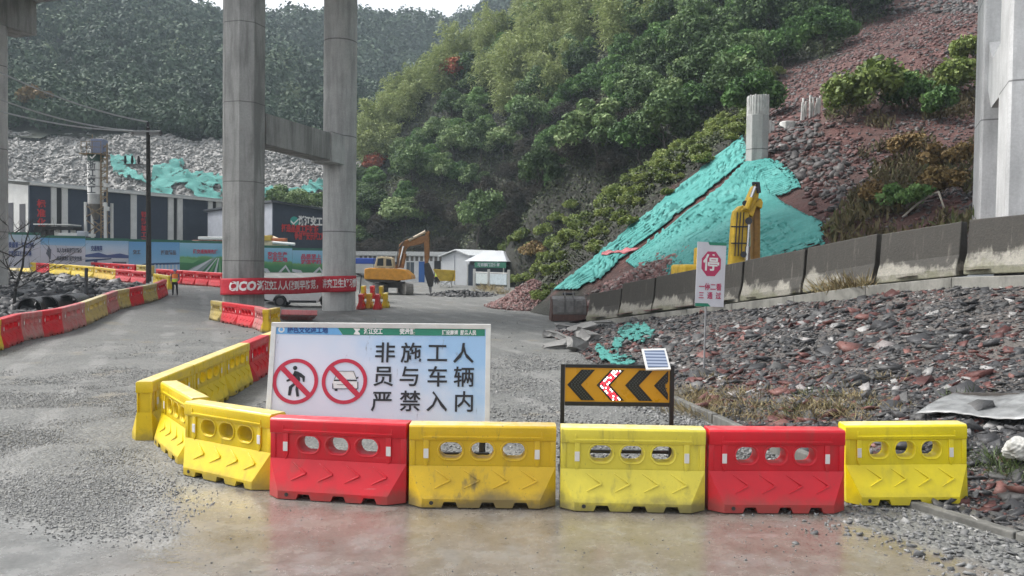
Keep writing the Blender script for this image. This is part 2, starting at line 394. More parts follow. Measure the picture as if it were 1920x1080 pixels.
# ---- hillside behind the ramp
HP = [(3.7, 37, .3), (8.2, 28.2, 1.6), (11.9, 21, 2.65), (15.5, 14, 2.95), (18, 9, 3), (6.6, 38.6, .8), (10.9, 29.8, 1.75), (14.6, 22.6, 2.75), (18.2, 15.6, 3), (21, 10, 3.2)]
HP += [P(*q) for q in [(1045, 545, 46), (1120, 484, 47), (1200, 418, 48), (1300, 336, 50), (1390, 262, 51), (1420, 300, 48), (1240, 512, 40), (1300, 490, 38), (1400, 478, 36), (1540, 455, 33), (1430, 400, 40), (1300, 400, 45), (1180, 490, 45),
      (1600, 442, 32.5), (1700, 428, 31), (1812, 415, 29), (1920, 400, 28), (1600, 330, 41), (1750, 330, 39), (1830, 300, 40), (1480, 240, 53), (1520, 215, 55), (1600, 205, 52), (1700, 240, 47), (1800, 200, 50), (1920, 150, 50), (1600, 110, 68), (1700, 60, 73), (1830, 30, 70), (1480, 150, 77),
      (1300, 295, 64), (1300, 190, 84), (1300, 40, 110), (1400, 100, 95), (1550, 60, 95), (1690, 10, 97), (1830, -30, 97), (1150, 400, 70), (1080, 450, 64), (1000, 520, 60), (1000, 420, 86), (1000, 230, 125), (900, 430, 108), (900, 250, 135), (800, 440, 119), (800, 310, 132), (800, 205, 152), (700, 440, 123), (700, 370, 132), (700, 300, 152), (1150, 200, 105), (1150, 60, 130),
      (950, 90, 165), (1100, -60, 175), (1300, -200, 175), (1600, -200, 150)]]
HP += [(-8, 62, -3), (-20, 92, -3), (-3, 46, -3), (-45, 110, -2), (-1, 52, -2.5), (-6, 86, -2.5), (-12, 101, -2.5), (-20, 104, -2.5), (-5, 94, -2.5), (-30, 108, -2.5), (-34, 122, 0), (-25, 140, 1), (-10, 114, .5), (-1.5, 104, .5), (1.5, 84, 0), (2.4, 64, .3), (-40, 170, 3), (-10, 215, 25), (30, 215, 45), (60, 190, 60), (70, 120, 50), (70, 60, 28), (50, 30, 12)]
HILL = TPS(HP)
hx = np.arange(-45, 75, .9); hy = np.arange(12, 216, .9); HX, HY = np.meshgrid(hx, hy); HZ = HILL(HX, HY)
HZ += np.where(HY > 32, 1, .3) * (.22 * vnoise(HX, HY, 5, 41) + .12 * vnoise(HX, HY, 2, 42)) * sstep(1.0, 4.0, HZ - ground_z(HX, HY) * 0)
def behind_parapet(x, y): return (x - 3.7) * .89 + (y - 37) * .456
fa = grid_faces(len(hx), len(hy)); cx = HX.ravel()[fa].mean(1); cy = HY.ravel()[fa].mean(1); cz = HZ.ravel()[fa].max(1)
keep = (cz > ground_z(cx, cy) - .6) & ((behind_parapet(cx, cy) > -.3) | (cy > 42)) & (cx > -44)
def hill_material():
    m, t, b = new_mat('hill_soil'); co = t.nodes.new('ShaderNodeNewGeometry').outputs['Position']
    n1 = noise(t, co, .22, 6, .65); n2 = noise(t, co, 1.6, 6, .7); n3 = noise(t, co, 7, 4, .7)
    c = ramp(t, n1, [(.30, (.055, .036, .029)), (.46, (.085, .042, .036)), (.58, (.115, .050, .043)), (.75, (.085, .062, .047))])
    c = mix(t, 1.0, c, ramp(t, n2, [(.3, (.6, .6, .6)), (.7, (1.35, 1.3, 1.28))]), 'MULTIPLY')
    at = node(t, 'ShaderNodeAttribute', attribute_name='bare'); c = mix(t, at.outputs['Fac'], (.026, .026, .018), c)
    t.links.new(c, b.inputs['Base Color']); b.inputs['Roughness'].default_value = .85
    bump(t, b, math_(t, 'ADD', n2, math_(t, 'MULTIPLY', n3, .5)), 1.0, .25); return m
HSOIL = hill_material()
o = np_mesh('hillside', np.c_[HX.ravel(), HY.ravel(), HZ.ravel()], fa[keep], HSOIL, smooth=True); tag(o, kind='structure'); hill_o = o
HZf = HZ
def hill_z(x, y):                      # bilinear lookup on the built surface
    i = np.clip((np.asarray(x) - hx[0]) / .9, 0, len(hx) - 1.001); j = np.clip((np.asarray(y) - hy[0]) / .9, 0, len(hy) - 1.001)
    i0 = i.astype(int); j0 = j.astype(int); u = i - i0; v = j - j0
    return (HZf[j0, i0] * (1 - u) * (1 - v) + HZf[j0, i0 + 1] * u * (1 - v) + HZf[j0 + 1, i0] * (1 - u) * v + HZf[j0 + 1, i0 + 1] * u * v)
def hill_n(x, y):
    e = .8; dx = (hill_z(x + e, y) - hill_z(x - e, y)) / (2 * e); dy = (hill_z(x, y + e) - hill_z(x, y - e)) / (2 * e)
    return unit(np.stack([-dx, -dy, np.ones_like(dx)], -1))
def hit_hill(px, py, t0=26, t1=230):
    ds = np.arange(t0, t1, .25); v = ray(px, py); x = v.x / v.y * ds; z = CAM_H + v.z / v.y * ds
    below = z < hill_z(x, ds); i = int(np.argmax(below))
    return Vector((x[i], ds[i], float(hill_z(x[i], ds[i])))) if below[i] else None

# ---- zones of the hillside, outlined where they lie on it
def on_hill(n, seed, box=(-45, 72, 24, 200)):
    r = np.random.default_rng(seed); x = r.uniform(box[0], box[1], n); y = r.uniform(box[2], box[3], n); z = hill_z(x, y)
    px, py, d = project(np.c_[x, y, z]); return r, x, y, z, px, py, d
Z_NET = [(1040, 548), (1392, 258), (1440, 300), (1500, 350), (1545, 430), (1545, 475), (1380, 500), (1240, 525)]
Z_SCREE = [(1410, 275), (1450, 180), (1470, 120), (1560, 110), (1600, 60), (1690, 22), (1840, 20), (1840, 130), (1700, 150), (1560, 170), (1545, 225), (1700, 300), (1640, 440), (1545, 440), (1500, 350), (1440, 300)]
Z_DIRT = [(1545, 225), (1560, 170), (1840, 120), (1960, 120), (1960, 440), (1560, 480), (1540, 440), (1640, 330)]
Z_TOP = [(1640, 30), (1690, -70), (1960, -70), (1960, 25), (1690, 26)]
def bare(px, py, m=0): return inpoly(px, py, Z_NET) | inpoly(px, py, Z_SCREE) | inpoly(px, py, Z_DIRT) | inpoly(px, py, Z_TOP)
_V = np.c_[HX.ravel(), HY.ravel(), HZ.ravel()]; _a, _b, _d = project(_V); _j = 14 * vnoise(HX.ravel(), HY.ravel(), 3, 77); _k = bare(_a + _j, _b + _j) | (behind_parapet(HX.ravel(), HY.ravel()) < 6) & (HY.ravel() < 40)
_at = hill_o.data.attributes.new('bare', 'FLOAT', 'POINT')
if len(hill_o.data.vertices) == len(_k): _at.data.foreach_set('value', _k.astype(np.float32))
rock_red = toned('red_scree_rock', [(0, (.028, .025, .025)), (.35, (.058, .052, .051)), (.6, (.112, .105, .102)), (.7, (.20, .19, .182)), (.74, (.055, .022, .021)), (1, (.15, .068, .060))], .6, .4, bmp=.3, scale=9)
def scree(n, seed, poly, size, red, lim=6000, flat=.45):
    r, x, y, z, px, py, d = on_hill(n, seed, (5, 62, 26, 100)); k = inpoly(px, py, poly) & (behind_parapet(x, y) > 4.0) & (r.random(len(x)) < .35 + .65 * sstep(-.25, .25, vnoise(x, y, 4.5, seed + 9)))
    x, y, z = x[k][:lim], y[k][:lim], z[k][:lim]; n = len(x); sz = size[0] + (size[1] - size[0]) * r.beta(1.2, 3, n)
    tone = np.where(r.random(n) < np.clip(red + .25 * vnoise(x, y, 6, seed), 0, .95), r.uniform(.74, 1, n), r.beta(3, 2, n) * .72)
    V, F = slab_geo(np.c_[x, y, z + sz * .12], sz, N=hill_n(x, y), r=r, flat=flat, tilt=.4); return V, F, np.repeat(tone, 6)
Z_GREYROCK = [(1435, 250), (1470, 230), (1530, 235), (1600, 300), (1610, 370), (1560, 400), (1500, 340), (1450, 300)]
V, F, T = join([scree(110000, 51, Z_SCREE, (.12, .5), .68, 7000), scree(40000, 52, Z_GREYROCK, (.2, .75), .04, 2600, .38), scree(70000, 53, Z_DIRT, (.08, .34), .35, 4500), scree(60000, 54, Z_TOP, (.3, .9), .1, 1500)])
o = np_mesh('scree', V, F, rock_red, tone=T); tag(o, 'grey and dark red broken rock lying on the cut hillside above the green netting', 'scree', kind='stuff')

# ---- quarry face behind the sheds
def q_at(px, s):
    px = np.asarray(px, float); rim = np.interp(px, [-200, 0, 80, 160, 250, 420, 610, 700], [236, 245, 254, 257, 251, 268, 300, 310]); dr = 156 + (px + 100) * .022
    r0 = np.stack([(px - 960) / FPX * dr, dr, CAM_H + (500 - (px - 960) * -.0122 - rim) / FPX * dr], -1)
    db = 116 + (px + 100) * .01; b0 = np.stack([(px - 960) / FPX * db, db, 1.6 + 0 * px], -1)
    q = b0 + (r0 - b0) * s[..., None]; q[..., 2] += (.8 * vnoise(q[..., 0], q[..., 1], 7, 61) + .5 * vnoise(q[..., 0], q[..., 1], 2.6, 62)) * sstep(0, .1, s); return q
pp, ss = np.meshgrid(np.linspace(-200, 720, 230), np.linspace(0, 1, 70)); q = q_at(pp, ss)
qm = simple('quarry_spoil', (.25, .246, .236), .85, .3, .35, .9, bd=.4)
o = np_mesh('quarry_slope', q.reshape(-1, 3), grid_faces(230, 70), qm, smooth=True); tag(o, kind='structure')
r = np.random.default_rng(63); n = 17000; qp = q_at(r.uniform(-190, 710, n), r.uniform(0, 1.0, n)); sz = .25 + 1.5 * r.beta(1.0, 5.5, n)
V, F = slab_geo(qp + np.array([0, 0, .1]), sz, N=unit(np.tile([0, -.45, .8], (n, 1))), r=r, flat=.6, tilt=.5)
qrock = toned('quarry_rock', [(0, (.19, .187, .18)), (.5, (.28, .275, .264)), (1, (.42, .41, .395))], .8, .3, bmp=.3, scale=3)
o = np_mesh('boulders', V, F, qrock, tone=np.repeat(np.clip(r.normal(.5, .22, n), 0, 1), 6)); tag(o, 'pale grey blasted rock tipped down the quarry face under the far wood', 'boulders', kind='stuff')

# ---- wooded mountains behind
FP = [P(*k) for k in [(-150, 236, 158), (0, 240, 160), (250, 248, 165), (420, 266, 170), (600, 296, 176), (700, 306, 180), (-150, 0, 260), (0, 60, 250), (200, 90, 255), (300, 150, 232), (150, 180, 205), (450, 190, 225), (560, 150, 260), (640, 220, 230),
      (-150, -116, 330), (100, -36, 340), (250, 4, 345), (365, 54, 350), (430, 66, 352), (520, 80, 362), (600, 74, 380), (660, 68, 410), (760, 68, 460), (860, 70, 470), (890, 52, 470), (1000, -26, 480), (760, 134, 400), (860, 114, 420), (700, 214, 290), (850, 244, 300), (1000, 134, 400), (1000, 254, 280)]]
FP += [(-300, 400, 60), (-150, 470, 60), (-40, 560, 70), (60, 580, 90), (-120, 150, 25), (-40, 165, 22), (0, 190, 22)]
FAR = TPS(FP)
fx = np.arange(-260, 120, 4.0); fy = np.arange(152, 560, 4.0); FX, FY = np.meshgrid(fx, fy); FZ = FAR(FX, FY)
ff = grid_faces(len(fx), len(fy)); cx, cy = FX.ravel()[ff].mean(1), FY.ravel()[ff].mean(1)
qy = 154 + ((cx / cy * FPX + 960) + 100) * .022
o = np_mesh('mountain', np.c_[FX.ravel(), FY.ravel(), FZ.ravel() - .5], ff[cy > qy], simple('forest_floor', (.03, .036, .026), .9, .3, .3), smooth=True); tag(o, kind='structure')
def far_z(x, y):
    i = np.clip((x - fx[0]) / 4, 0, len(fx) - 1.001); j = np.clip((y - fy[0]) / 4, 0, len(fy) - 1.001); i0 = i.astype(int); j0 = j.astype(int); u = i - i0; v = j - j0
    return FZ[j0, i0] * (1 - u) * (1 - v) + FZ[j0, i0 + 1] * u * (1 - v) + FZ[j0 + 1, i0] * (1 - u) * v + FZ[j0 + 1, i0 + 1] * u * v
# ================================================================== VEGETATION
# far wood: thousands of crowns that read as one mass
def far_forest(n, leaves, seed):
    r = np.random.default_rng(seed); x = r.uniform(-255, 115, n * 3); y = r.uniform(154, 540, n * 3)
    px, py, d = project(np.c_[x, y, far_z(x, y)])
    qy = 157 + (px + 100) * .022
    k = (y > qy) & (px > -120) & (px < 1120) & (py > -160) & (py < 330) & ~((px > 700) & (py > 330))
    dens = np.clip(190 / y, .35, 1); k &= r.random(len(x)) < dens
    qx_ = r.uniform(-100, 690, 420); ry = 156.5 + (qx_ + 100) * .022 + r.uniform(0, 11, 420); x, y = np.r_[x[k][:n], (qx_ - 960) / FPX * ry], np.r_[y[k][:n], ry]; n = len(x); z = far_z(x, y); px, py, d = project(np.c_[x, y, z])
    rad = r.uniform(1.8, 3.9, n) * np.clip(y / 230, .85, 1.7); dark = sstep(60, 0, py - 190)
    tone = np.clip(.42 + .16 * vnoise(x, y, 26, 71) + r.normal(0, .12, n), .05, .95)
    low = (z < 34); rad = np.where(low, rad * .8, rad)
    C = np.repeat(np.c_[x, y, z + rad * 1.0], leaves, 0); m = len(C); D = r.normal(size=(m, 3)); D[:, 2] = np.abs(D[:, 2]) * 1.1 - .45; D = unit(D)
    RR = np.repeat(rad, leaves); lump = 1 + .22 * np.sin(D[:, 0] * 5 + np.repeat(r.uniform(0, 6, n), leaves)) * np.sin(D[:, 1] * 5 + D[:, 2] * 4)
    C = C + D * (RR * r.uniform(.72, 1.05, m) * lump)[:, None] * np.array([1, 1, 1.35])
    N = unit(D + r.normal(size=(m, 3)) * .5); V, F = leaf_geo(C, N, RR * r.uniform(.11, .20, m), .75, r)
    return V, F, np.clip(np.repeat(tone, leaves) + r.normal(0, .06, m), 0, 1)
far_stops = [(0, (.020, .038, .024)), (.35, (.042, .072, .044)), (.6, (.070, .110, .062)), (.8, (.11, .145, .075)), (1, (.17, .17, .075))]
V, F, T = far_forest(3700, 200, 72)
o = np_mesh('forest', V, F, toned('far_foliage', far_stops, .7, .2), tone=T); tag(o, 'continuous wood covering the hazy mountain behind the site', 'forest', kind='stuff')

# ---- crowns
def crown(kind, seed):
    r = np.random.default_rng(seed)
    if kind == 'bamboo':
        Cs, As, Ns, Ss = [], [], [], []
        for k in range(15):
            a = r.uniform(0, 6.28); lean = r.uniform(.15, .6); h = r.uniform(5.2, 9.2); b = r.normal(0, .7, 2)
            for j in range(230):
                s = r.uniform(.28, 1) ; bx_ = lean * h * .55 * s ** 2.4; x = b[0] + math.cos(a) * bx_; y = b[1] + math.sin(a) * bx_; z = h * (s - .18 * s ** 4 * (lean * 2))
                w = (.2 + .75 * math.sin(min(1, (1.04 - s) * 2.2) * 1.5)) * .85
                o_ = r.normal(size=3) * w * np.array([1, 1, .55]); Cs.append((x + o_[0], y + o_[1], z + o_[2])); A = np.array([math.cos(a) + o_[0], math.sin(a) + o_[1], -.9]); As.append(A)
                Ns.append(unit(r.normal(size=3) * .6 + [0, 0, .8])); Ss.append(r.uniform(.16, .36))
        C = np.array(Cs); V, F = leaf_geo(C, np.array(Ns), np.array(Ss), .28, r, np.array(As))
        return V, F, np.clip(r.normal(.5, .2, len(C)), 0, 1)
    cfg = {'broad': (34, 190, 3.0, 3.2, .20, .62), 'bush': (18, 130, 1.25, 1.0, .125, .6), 'scrub': (30, 150, 2.3, 2.2, .15, .28), 'laurel': (26, 170, 2.2, 2.3, .19, .5)}[kind]
    ncl, nl, rx, rz, ls, asp = cfg; Cs, Ns = [], []
    for k in range(ncl):
        d = unit(r.normal(size=3)); d[2] = abs(d[2]) * 1.15 - .25; q = d * np.array([rx, rx, rz]) * r.uniform(.45, .9); cr = rx * r.uniform(.22, .42)
        D = r.normal(size=(nl, 3)); D[:, 2] = D[:, 2] * .75 + .25; D = unit(D); Cs.append(q + D * cr * r.uniform(.6, 1.08, (nl, 1)) * np.array([1, 1, .8])); Ns.append(unit(D * .8 + r.normal(size=(nl, 3)) * .6 + [0, 0, .3]))
    C = np.concatenate(Cs); C[:, 2] += rz * 1.05; N = np.concatenate(Ns); n = len(C)
    V, F = leaf_geo(C, N, ls * r.uniform(.55, 1.2, n), asp, r)
    return V, F, np.clip(np.repeat(r.normal(.5, .13, ncl), nl) + r.normal(0, .13, n), 0, 1)
bark = simple('bark', (.06, .05, .042), .85, .35, 5, .7, bd=.03)
FOL = {
 'bamboo': toned('bamboo_leaves', [(0, (.13, .17, .05)), (.5, (.30, .36, .13)), (1, (.46, .50, .25))], .55, .35, .25, trans=.2),
 'broad': toned('evergreen_leaves', [(0, (.024, .046, .016)), (.5, (.080, .138, .046)), (.8, (.165, .245, .09)), (1, (.25, .32, .14))], .62, .25, .7, trans=.12),
 'laurel': toned('laurel_leaves', [(0, (.034, .08, .023)), (.5, (.095, .19, .052)), (1, (.20, .32, .10))], .6, .25, .6, trans=.15),
 'bush': toned('bush_leaves', [(0, (.07, .11, .024)), (.5, (.18, .24, .052)), (1, (.30, .34, .10))], .55, .4, .4, trans=.15),
 'scrub': toned('scrub_twigs', [(0, (.022, .02, .018)), (.6, (.055, .048, .04)), (.9, (.09, .078, .055)), (1, (.09, .10, .05))], .8, .2, .3),
 'dry': toned('dry_leaves', [(0, (.10, .06, .025)), (.5, (.20, .13, .05)), (1, (.30, .22, .09))], .7, .3, .3),
 'rust': toned('red_leaves', [(0, (.16, .03, .015)), (.5, (.34, .075, .035)), (1, (.45, .16, .07))], .6, .3, .2)}
def trunk_mesh(seed, h, r0, limbs, spread):
    r = random.Random(seed); m = MB(); p = [Vector((0, 0, -.4))]
    for k in range(1, 5): p.append(Vector((r.uniform(-.12, .12) * k, r.uniform(-.12, .12) * k, h * k / 4)))
    m.tube(p, [r0 * (1 - .17 * k) for k in range(5)], 7)
    for k in range(limbs):
        a = r.uniform(0, 6.28); b = p[r.choice((2, 3, 4))]; e = b + Vector((math.cos(a) * spread * r.uniform(.5, 1), math.sin(a) * spread * r.uniform(.5, 1), r.uniform(.3, .9) * spread))
        m.tube([b, (b + e) / 2 + Vector((0, 0, .12)), e], [r0 * .42, r0 * .28, r0 * .12], 5)
    return m
proto = {}
def make_tree(kind, seed, name, fol):
    t = thing(name, None, None); V, F, T = crown(kind, seed); np_mesh('crown', V, F, FOL[fol], t, T)
    hh, r0, lb, sp = {'bamboo': (4.6, .07, 6, 1.5), 'broad': (3.2, .16, 7, 2.0), 'bush': (.9, .04, 6, .8), 'scrub': (1.9, .06, 12, 1.7), 'laurel': (2.0, .09, 7, 1.5)}[kind]
    trunk_mesh(seed, hh, r0, lb, sp).build('trunk', bark, t, smooth=True); return t
for kind, name, n, fol in (('bamboo', 'bamboo', 3, 'bamboo'), ('broad', 'evergreen_tree', 4, 'broad'), ('laurel', 'green_tree', 3, 'laurel'), ('bush', 'bush', 4, 'bush'), ('scrub', 'scrub_tree', 3, 'scrub')):
    proto[kind] = [make_tree(kind, 100 + 7 * i + len(name), name, fol) for i in range(n)]
used = set()
def plant(kind, p, s, rz, lab, cat, group, i=None, tilt=(0, 0), fol=None):
    src = proto[kind][i if i is not None else random.randrange(len(proto[kind]))]
    if src.name not in used and fol is None: used.add(src.name); o = src
    else: o = copy_tree(src)
    if fol:
        o.name = {'rust': 'red_leaved_bush', 'dry': 'dry_bush', 'laurel': 'green_bush', 'bush': 'leafy_bush'}[fol]
        for ch in o.children:
            if ch.name.startswith('crown'): ch.data = ch.data.copy(); ch.data.materials[0] = FOL[fol]
    o.location = p; o.scale = (s * random.uniform(.9, 1.1), s * random.uniform(.9, 1.1), s * random.uniform(.88, 1.12)); o.rotation_euler = (tilt[0], tilt[1], rz)
    return tag(o, lab, cat, group)
LAB = {'bamboo': ('feathery yellow-green bamboo clump arching over the dark hillside wood', 'bamboo', 'bamboo clumps on the hillside'),
       'broad': ('dark green broadleaf tree packed into the steep hillside wood', 'tree', 'evergreen trees on the hillside'),
       'laurel': ('mid green glossy leaved tree in the hillside wood', 'tree', 'green trees on the hillside'),
       'scrub': ('dark leafless thicket tree in the shaded gully of the hillside', 'tree', 'bare thicket trees in the gully'),
       'bush': ('yellow-green bush in the strip beside the green slope netting', 'bush', 'bushes bordering the slope netting')}
Z_BAMBOO = [(660, 330), (700, 180), (830, 60), (960, -20), (1290, -60), (1260, 60), (1080, 160), (1000, 260), (900, 180), (800, 215), (740, 330)]
Z_GULLY = [(660, 560), (690, 430), (830, 400), (960, 330), (1060, 230), (1200, 250), (1140, 400), (1010, 440), (950, 560)]
Z_STRIP = [(930, 560), (960, 420), (1140, 380), (1390, 205), (1440, 130), (1470, 180), (1392, 250), (1040, 540), (1000, 565)]
r, x, y, z, px, py, d = on_hill(9000, 81, (-30, 50, 38, 178))
ok = ~((px < 960) & (z < 3.2) & (y < 104)) & ~((y < 47) & (x < 9)) & ~((y < 56) & (px < 1010)) & (px > 655) & (px < 1720) & (py > -120) & (z > -.2) & ~bare(px, py)
placed = []; cnt = {}
for i in np.nonzero(ok)[0]:
    q = (px[i], py[i])
    pt = lambda poly: bool(inpoly(np.array([q[0]]), np.array([q[1]]), poly)[0])
    # the netting's own strip keeps low bushes so nothing hangs over the net
    strip = pt(Z_STRIP)
    kind = 'bush' if strip else 'bamboo' if pt(Z_BAMBOO) and r.random() < .75 else 'scrub' if pt(Z_GULLY) and r.random() < .72 else 'broad' if r.random() < .62 else 'laurel'
    if not strip and q[0] > 1400 and r.random() < .5: kind = 'laurel'
    if kind != 'bush' and y[i] < 60 and q[0] < 1450: kind = 'bush'
    sp = {'bush': 1.15, 'bamboo': 3.3, 'scrub': 2.7, 'broad': 3.2, 'laurel': 2.9}[kind]
    if any((x[i] - a) ** 2 + (y[i] - b) ** 2 < ((sp + c) / 2) ** 2 for a, b, c in placed): continue
    if cnt.get(kind, 0) > {'bush': 190, 'bamboo': 110, 'scrub': 110, 'broad': 190, 'laurel': 110}[kind]: continue
    placed.append((x[i], y[i], sp)); cnt[kind] = cnt.get(kind, 0) + 1
    s = {'bush': 1.0, 'bamboo': 1.08, 'scrub': 1.0, 'broad': 1.0, 'laurel': .95}[kind] * random.uniform(.75, 1.25)
    if kind == 'bush': s *= np.interp(y[i], [42, 60, 85], [.42, .62, .85])
    if kind in ('broad', 'laurel') and z[i] < 4: s *= .7
    plant(kind, (x[i], y[i], z[i] - .15), s, random.uniform(0, 6.28), *LAB[kind], tilt=(random.uniform(-.1, .1), random.uniform(-.12, .02)))
print('TREES', cnt)
# single plants that stand out
def on(px, py): return hit_hill(px, py)
p = on(702, 330)
if p: plant('bush', (p.x, p.y, p.z), 2.3, .4, 'rust-red leaved bush at the foot of the wood beside the round concrete pier', 'bush', None, fol='rust')
p = on(850, 180)
if p: plant('bush', (p.x, p.y, p.z + 2), 2.6, 1.4, 'reddish brown bush showing through the bamboo on the hillside', 'bush', None, fol='rust')
p = on(1000, 500)
if p: plant('bush', (p.x, p.y, p.z), 1.3, .9, 'browning bush at the tip of the bush strip above the white sheds', 'bush', None, fol='dry')
# bushes on the dirt cutting at the far side of the ramp
for (qx, qy, s, fo, lab) in [(1590, 232, 1.5, 'bush', 'bright green bush with feathery top on the red cutting, beside the white stakes'), (1650, 215, 1.7, 'bush', 'wide green bush on the crest of the red cutting'),
                             (1700, 215, 1.2, 'laurel', 'dark green bush behind the wide green one on the cutting'), (1790, 190, 1.3, 'bush', 'yellowish green bush on the cutting beside the pale bridge pier'),
                             (1760, 230, 1.0, 'laurel', 'small dark bush under the yellowish one on the cutting'), (1700, 405, .75, 'laurel', 'low green bush on the soil just above the stained parapet'),
                             (1640, 400, .7, 'dry', 'dry brown bush above the parapet joint'), (1780, 330, .9, 'dry', 'withered brown shrub on the soil beside the pale bridge pier'), (1700, 300, .8, 'dry', 'withered tawny shrub in the middle of the soil cutting'),
                             (1760, 380, .8, 'dry', 'rust brown shrub low on the cutting next to the bare bent branch'), (1820, 130, 1.3, 'bush', 'green bush highest on the cutting against the pale pier')]:
    p = on(qx, qy)
    if p: plant('bush', (p.x, p.y, p.z - .1), s, random.uniform(0, 6), lab, 'bush', None, fol=fo)
plant('bush', P(68, 214, 166), 2.7, 1.0, 'pale yellow tree standing out at the lower edge of the far wood', 'tree', None, fol='dry')
for k_, (qx, qy, dd, s_) in enumerate([(525, 386, 112, .75), (560, 390, 112, .8), (597, 388, 113, .7)]):
    q_ = P(qx, qy, dd); plant('broad', (q_.x, q_.y, q_.z - 1.6), s_, k_ * 1.3, ['dark bushy tree behind the sign-lettered shed, beside the first pier column', 'dark bushy tree behind the middle of the sign-lettered shed roof', 'dark bushy tree behind the sign-lettered shed, touching the round column'][k_], 'tree', None)
# undergrowth carpet
r, x, y, z, px, py, d = on_hill(700000, 83, (-32, 52, 36, 178)); k = (px > 640) & (px < 1760) & (py > -100) & (z > .3) & ~bare(px, py) & ~((px < 965) & (y < 103)) & ~((y < 47) & (x < 9))
x, y, z = x[k][:170000], y[k][:170000], z[k][:170000]; n = len(x); N = unit(hill_n(x, y) * .7 + r.normal(size=(n, 3)) * .7)
V, F = leaf_geo(np.c_[x, y, z + r.uniform(0, 1.0, n)], N, r.uniform(.10, .26, n) * np.clip(y / 95, .5, 1), .55, r)
o = np_mesh('undergrowth', V, F, toned('undergrowth_leaves', [(0, (.022, .024, .015)), (.5, (.048, .064, .027)), (1, (.12, .14, .055))], .6, .3), tone=np.clip(.45 + .25 * vnoise(x, y, 8, 5) + r.normal(0, .18, n), 0, 1))
tag(o, 'tangled low undergrowth between the hillside trees', 'undergrowth', kind='stuff')
# weeds over the cutting
r, x, y, z, px, py, d = on_hill(200000, 84, (10, 60, 24, 75)); k = inpoly(px, py, Z_DIRT) & (behind_parapet(x, y) > 3) & (vnoise(x, y, 5, 9) + .5 * vnoise(x, y, 1.6, 8) > .15)
x, y, z = x[k][:15000], y[k][:15000], z[k][:15000]; n = len(x); A = r.normal(size=(n, 3)) * .5 + [0, 0, 1]
V, F = leaf_geo(np.c_[x, y, z + r.uniform(.05, .6, n)], unit(r.normal(size=(n, 3)) * [1, 1, .3]), r.uniform(.12, .3, n), .22, r, A)
o = np_mesh('weeds', V, F, toned('cutting_weeds', [(0, (.06, .045, .025)), (.5, (.11, .09, .04)), (.75, (.07, .085, .03)), (1, (.12, .15, .05))], .7, .3), tone=np.clip(.45 + .35 * vnoise(x, y, 6, 3) + r.normal(0, .15, n), 0, 1))
tag(o, 'dry brown and green weeds growing over the soil cutting', 'weeds', kind='stuff')
# grass tufts on the spoil bank and beside the kerb
def grass(name, spots, matl, lab, seed, bl=(.03, .12), spread=.34, per=130):
    r = np.random.default_rng(seed); C, A, S = [], [], []
    for (cx, cy, cz, k) in spots:
        n = int(per * k); o_ = r.normal(0, spread * math.sqrt(k), (n, 2)); L = r.uniform(*bl, n); a = np.c_[o_ * 1.2 + r.normal(0, .3, (n, 2)), np.full(n, .45)]
        a = unit(a); C.append(np.c_[cx + o_[:, 0], cy + o_[:, 1], np.full(n, cz)] + a * L[:, None] * .8); A.append(a); S.append(L)
    C, A, S = map(np.concatenate, (C, A, S)); N = unit(np.cross(A, r.normal(size=A.shape))); V, F = leaf_geo(C, N, S, .06, r, A)
    o = np_mesh(name, V, F, matl, tone=r.random(len(C))); return tag(o, lab, name.split('_')[-1], kind='stuff')
def bank_at(px, py):                    # spot on the spoil bank behind an image position
    t, s = np.meshgrid(np.linspace(0, 7, 260), np.linspace(0, 1, 160)); X, Y, Z = bank(t, s); a, b_, d_ = project(np.c_[X.ravel(), Y.ravel(), Z.ravel()])
    i = int(np.argmin((a - px) ** 2 + (b_ - py) ** 2)); return Vector((X.ravel()[i], Y.ravel()[i], Z.ravel()[i]))
dryg = toned('dry_grass_blades', [(0, (.13, .095, .05)), (.5, (.25, .20, .10)), (1, (.33, .28, .15))], .7, .3); greeng = toned('green_grass_blades', [(0, (.04, .06, .02)), (1, (.10, .14, .05))], .6, .3)
sp = [(*bank_at(random.uniform(1275, 1445), random.uniform(735, 790)), random.uniform(.3, .9)) for _ in range(46)] + [(*bank_at(random.uniform(1480, 1640), random.uniform(745, 790)), random.uniform(.3, .9)) for _ in range(26)] + [(*bank_at(random.uniform(1280, 1700), random.uniform(690, 790)), .25) for _ in range(14)]
grass('dry_grass', sp, dryg, 'tawny dry grass growing between the kerb and the slate spoil', 91)
sp = [(*bank_at(random.uniform(1400, 1640), random.uniform(735, 785)), .35) for _ in range(10)] + [(*bank_at(random.uniform(1865, 1910), random.uniform(860, 900)), .7) for _ in range(7)] + [(*bank_at(random.uniform(1780, 1850), 745), .3) for _ in range(3)]
grass('green_grass', sp, greeng, 'fresh green weeds sprouting through the spoil beside the kerb', 92, (.05, .13), .16, 70)
sp = [(*(par_at(q) + Vector((-.30, -.20, -.22))), .5) for q in (1550, 1575, 1590, 1605, 1625, 1640)]
grass('straw_grass', sp, dryg, 'straw coloured grass hanging at the foot of the parapet', 93, (.18, .42), .2, 90)
sp = [(*G(random.uniform(905, 950), random.uniform(540, 552)), .6) for _ in range(10)]
grass('roadside_grass', sp, dryg, 'dry grass in front of the white fence', 94, (.2, .5), .4, 80)

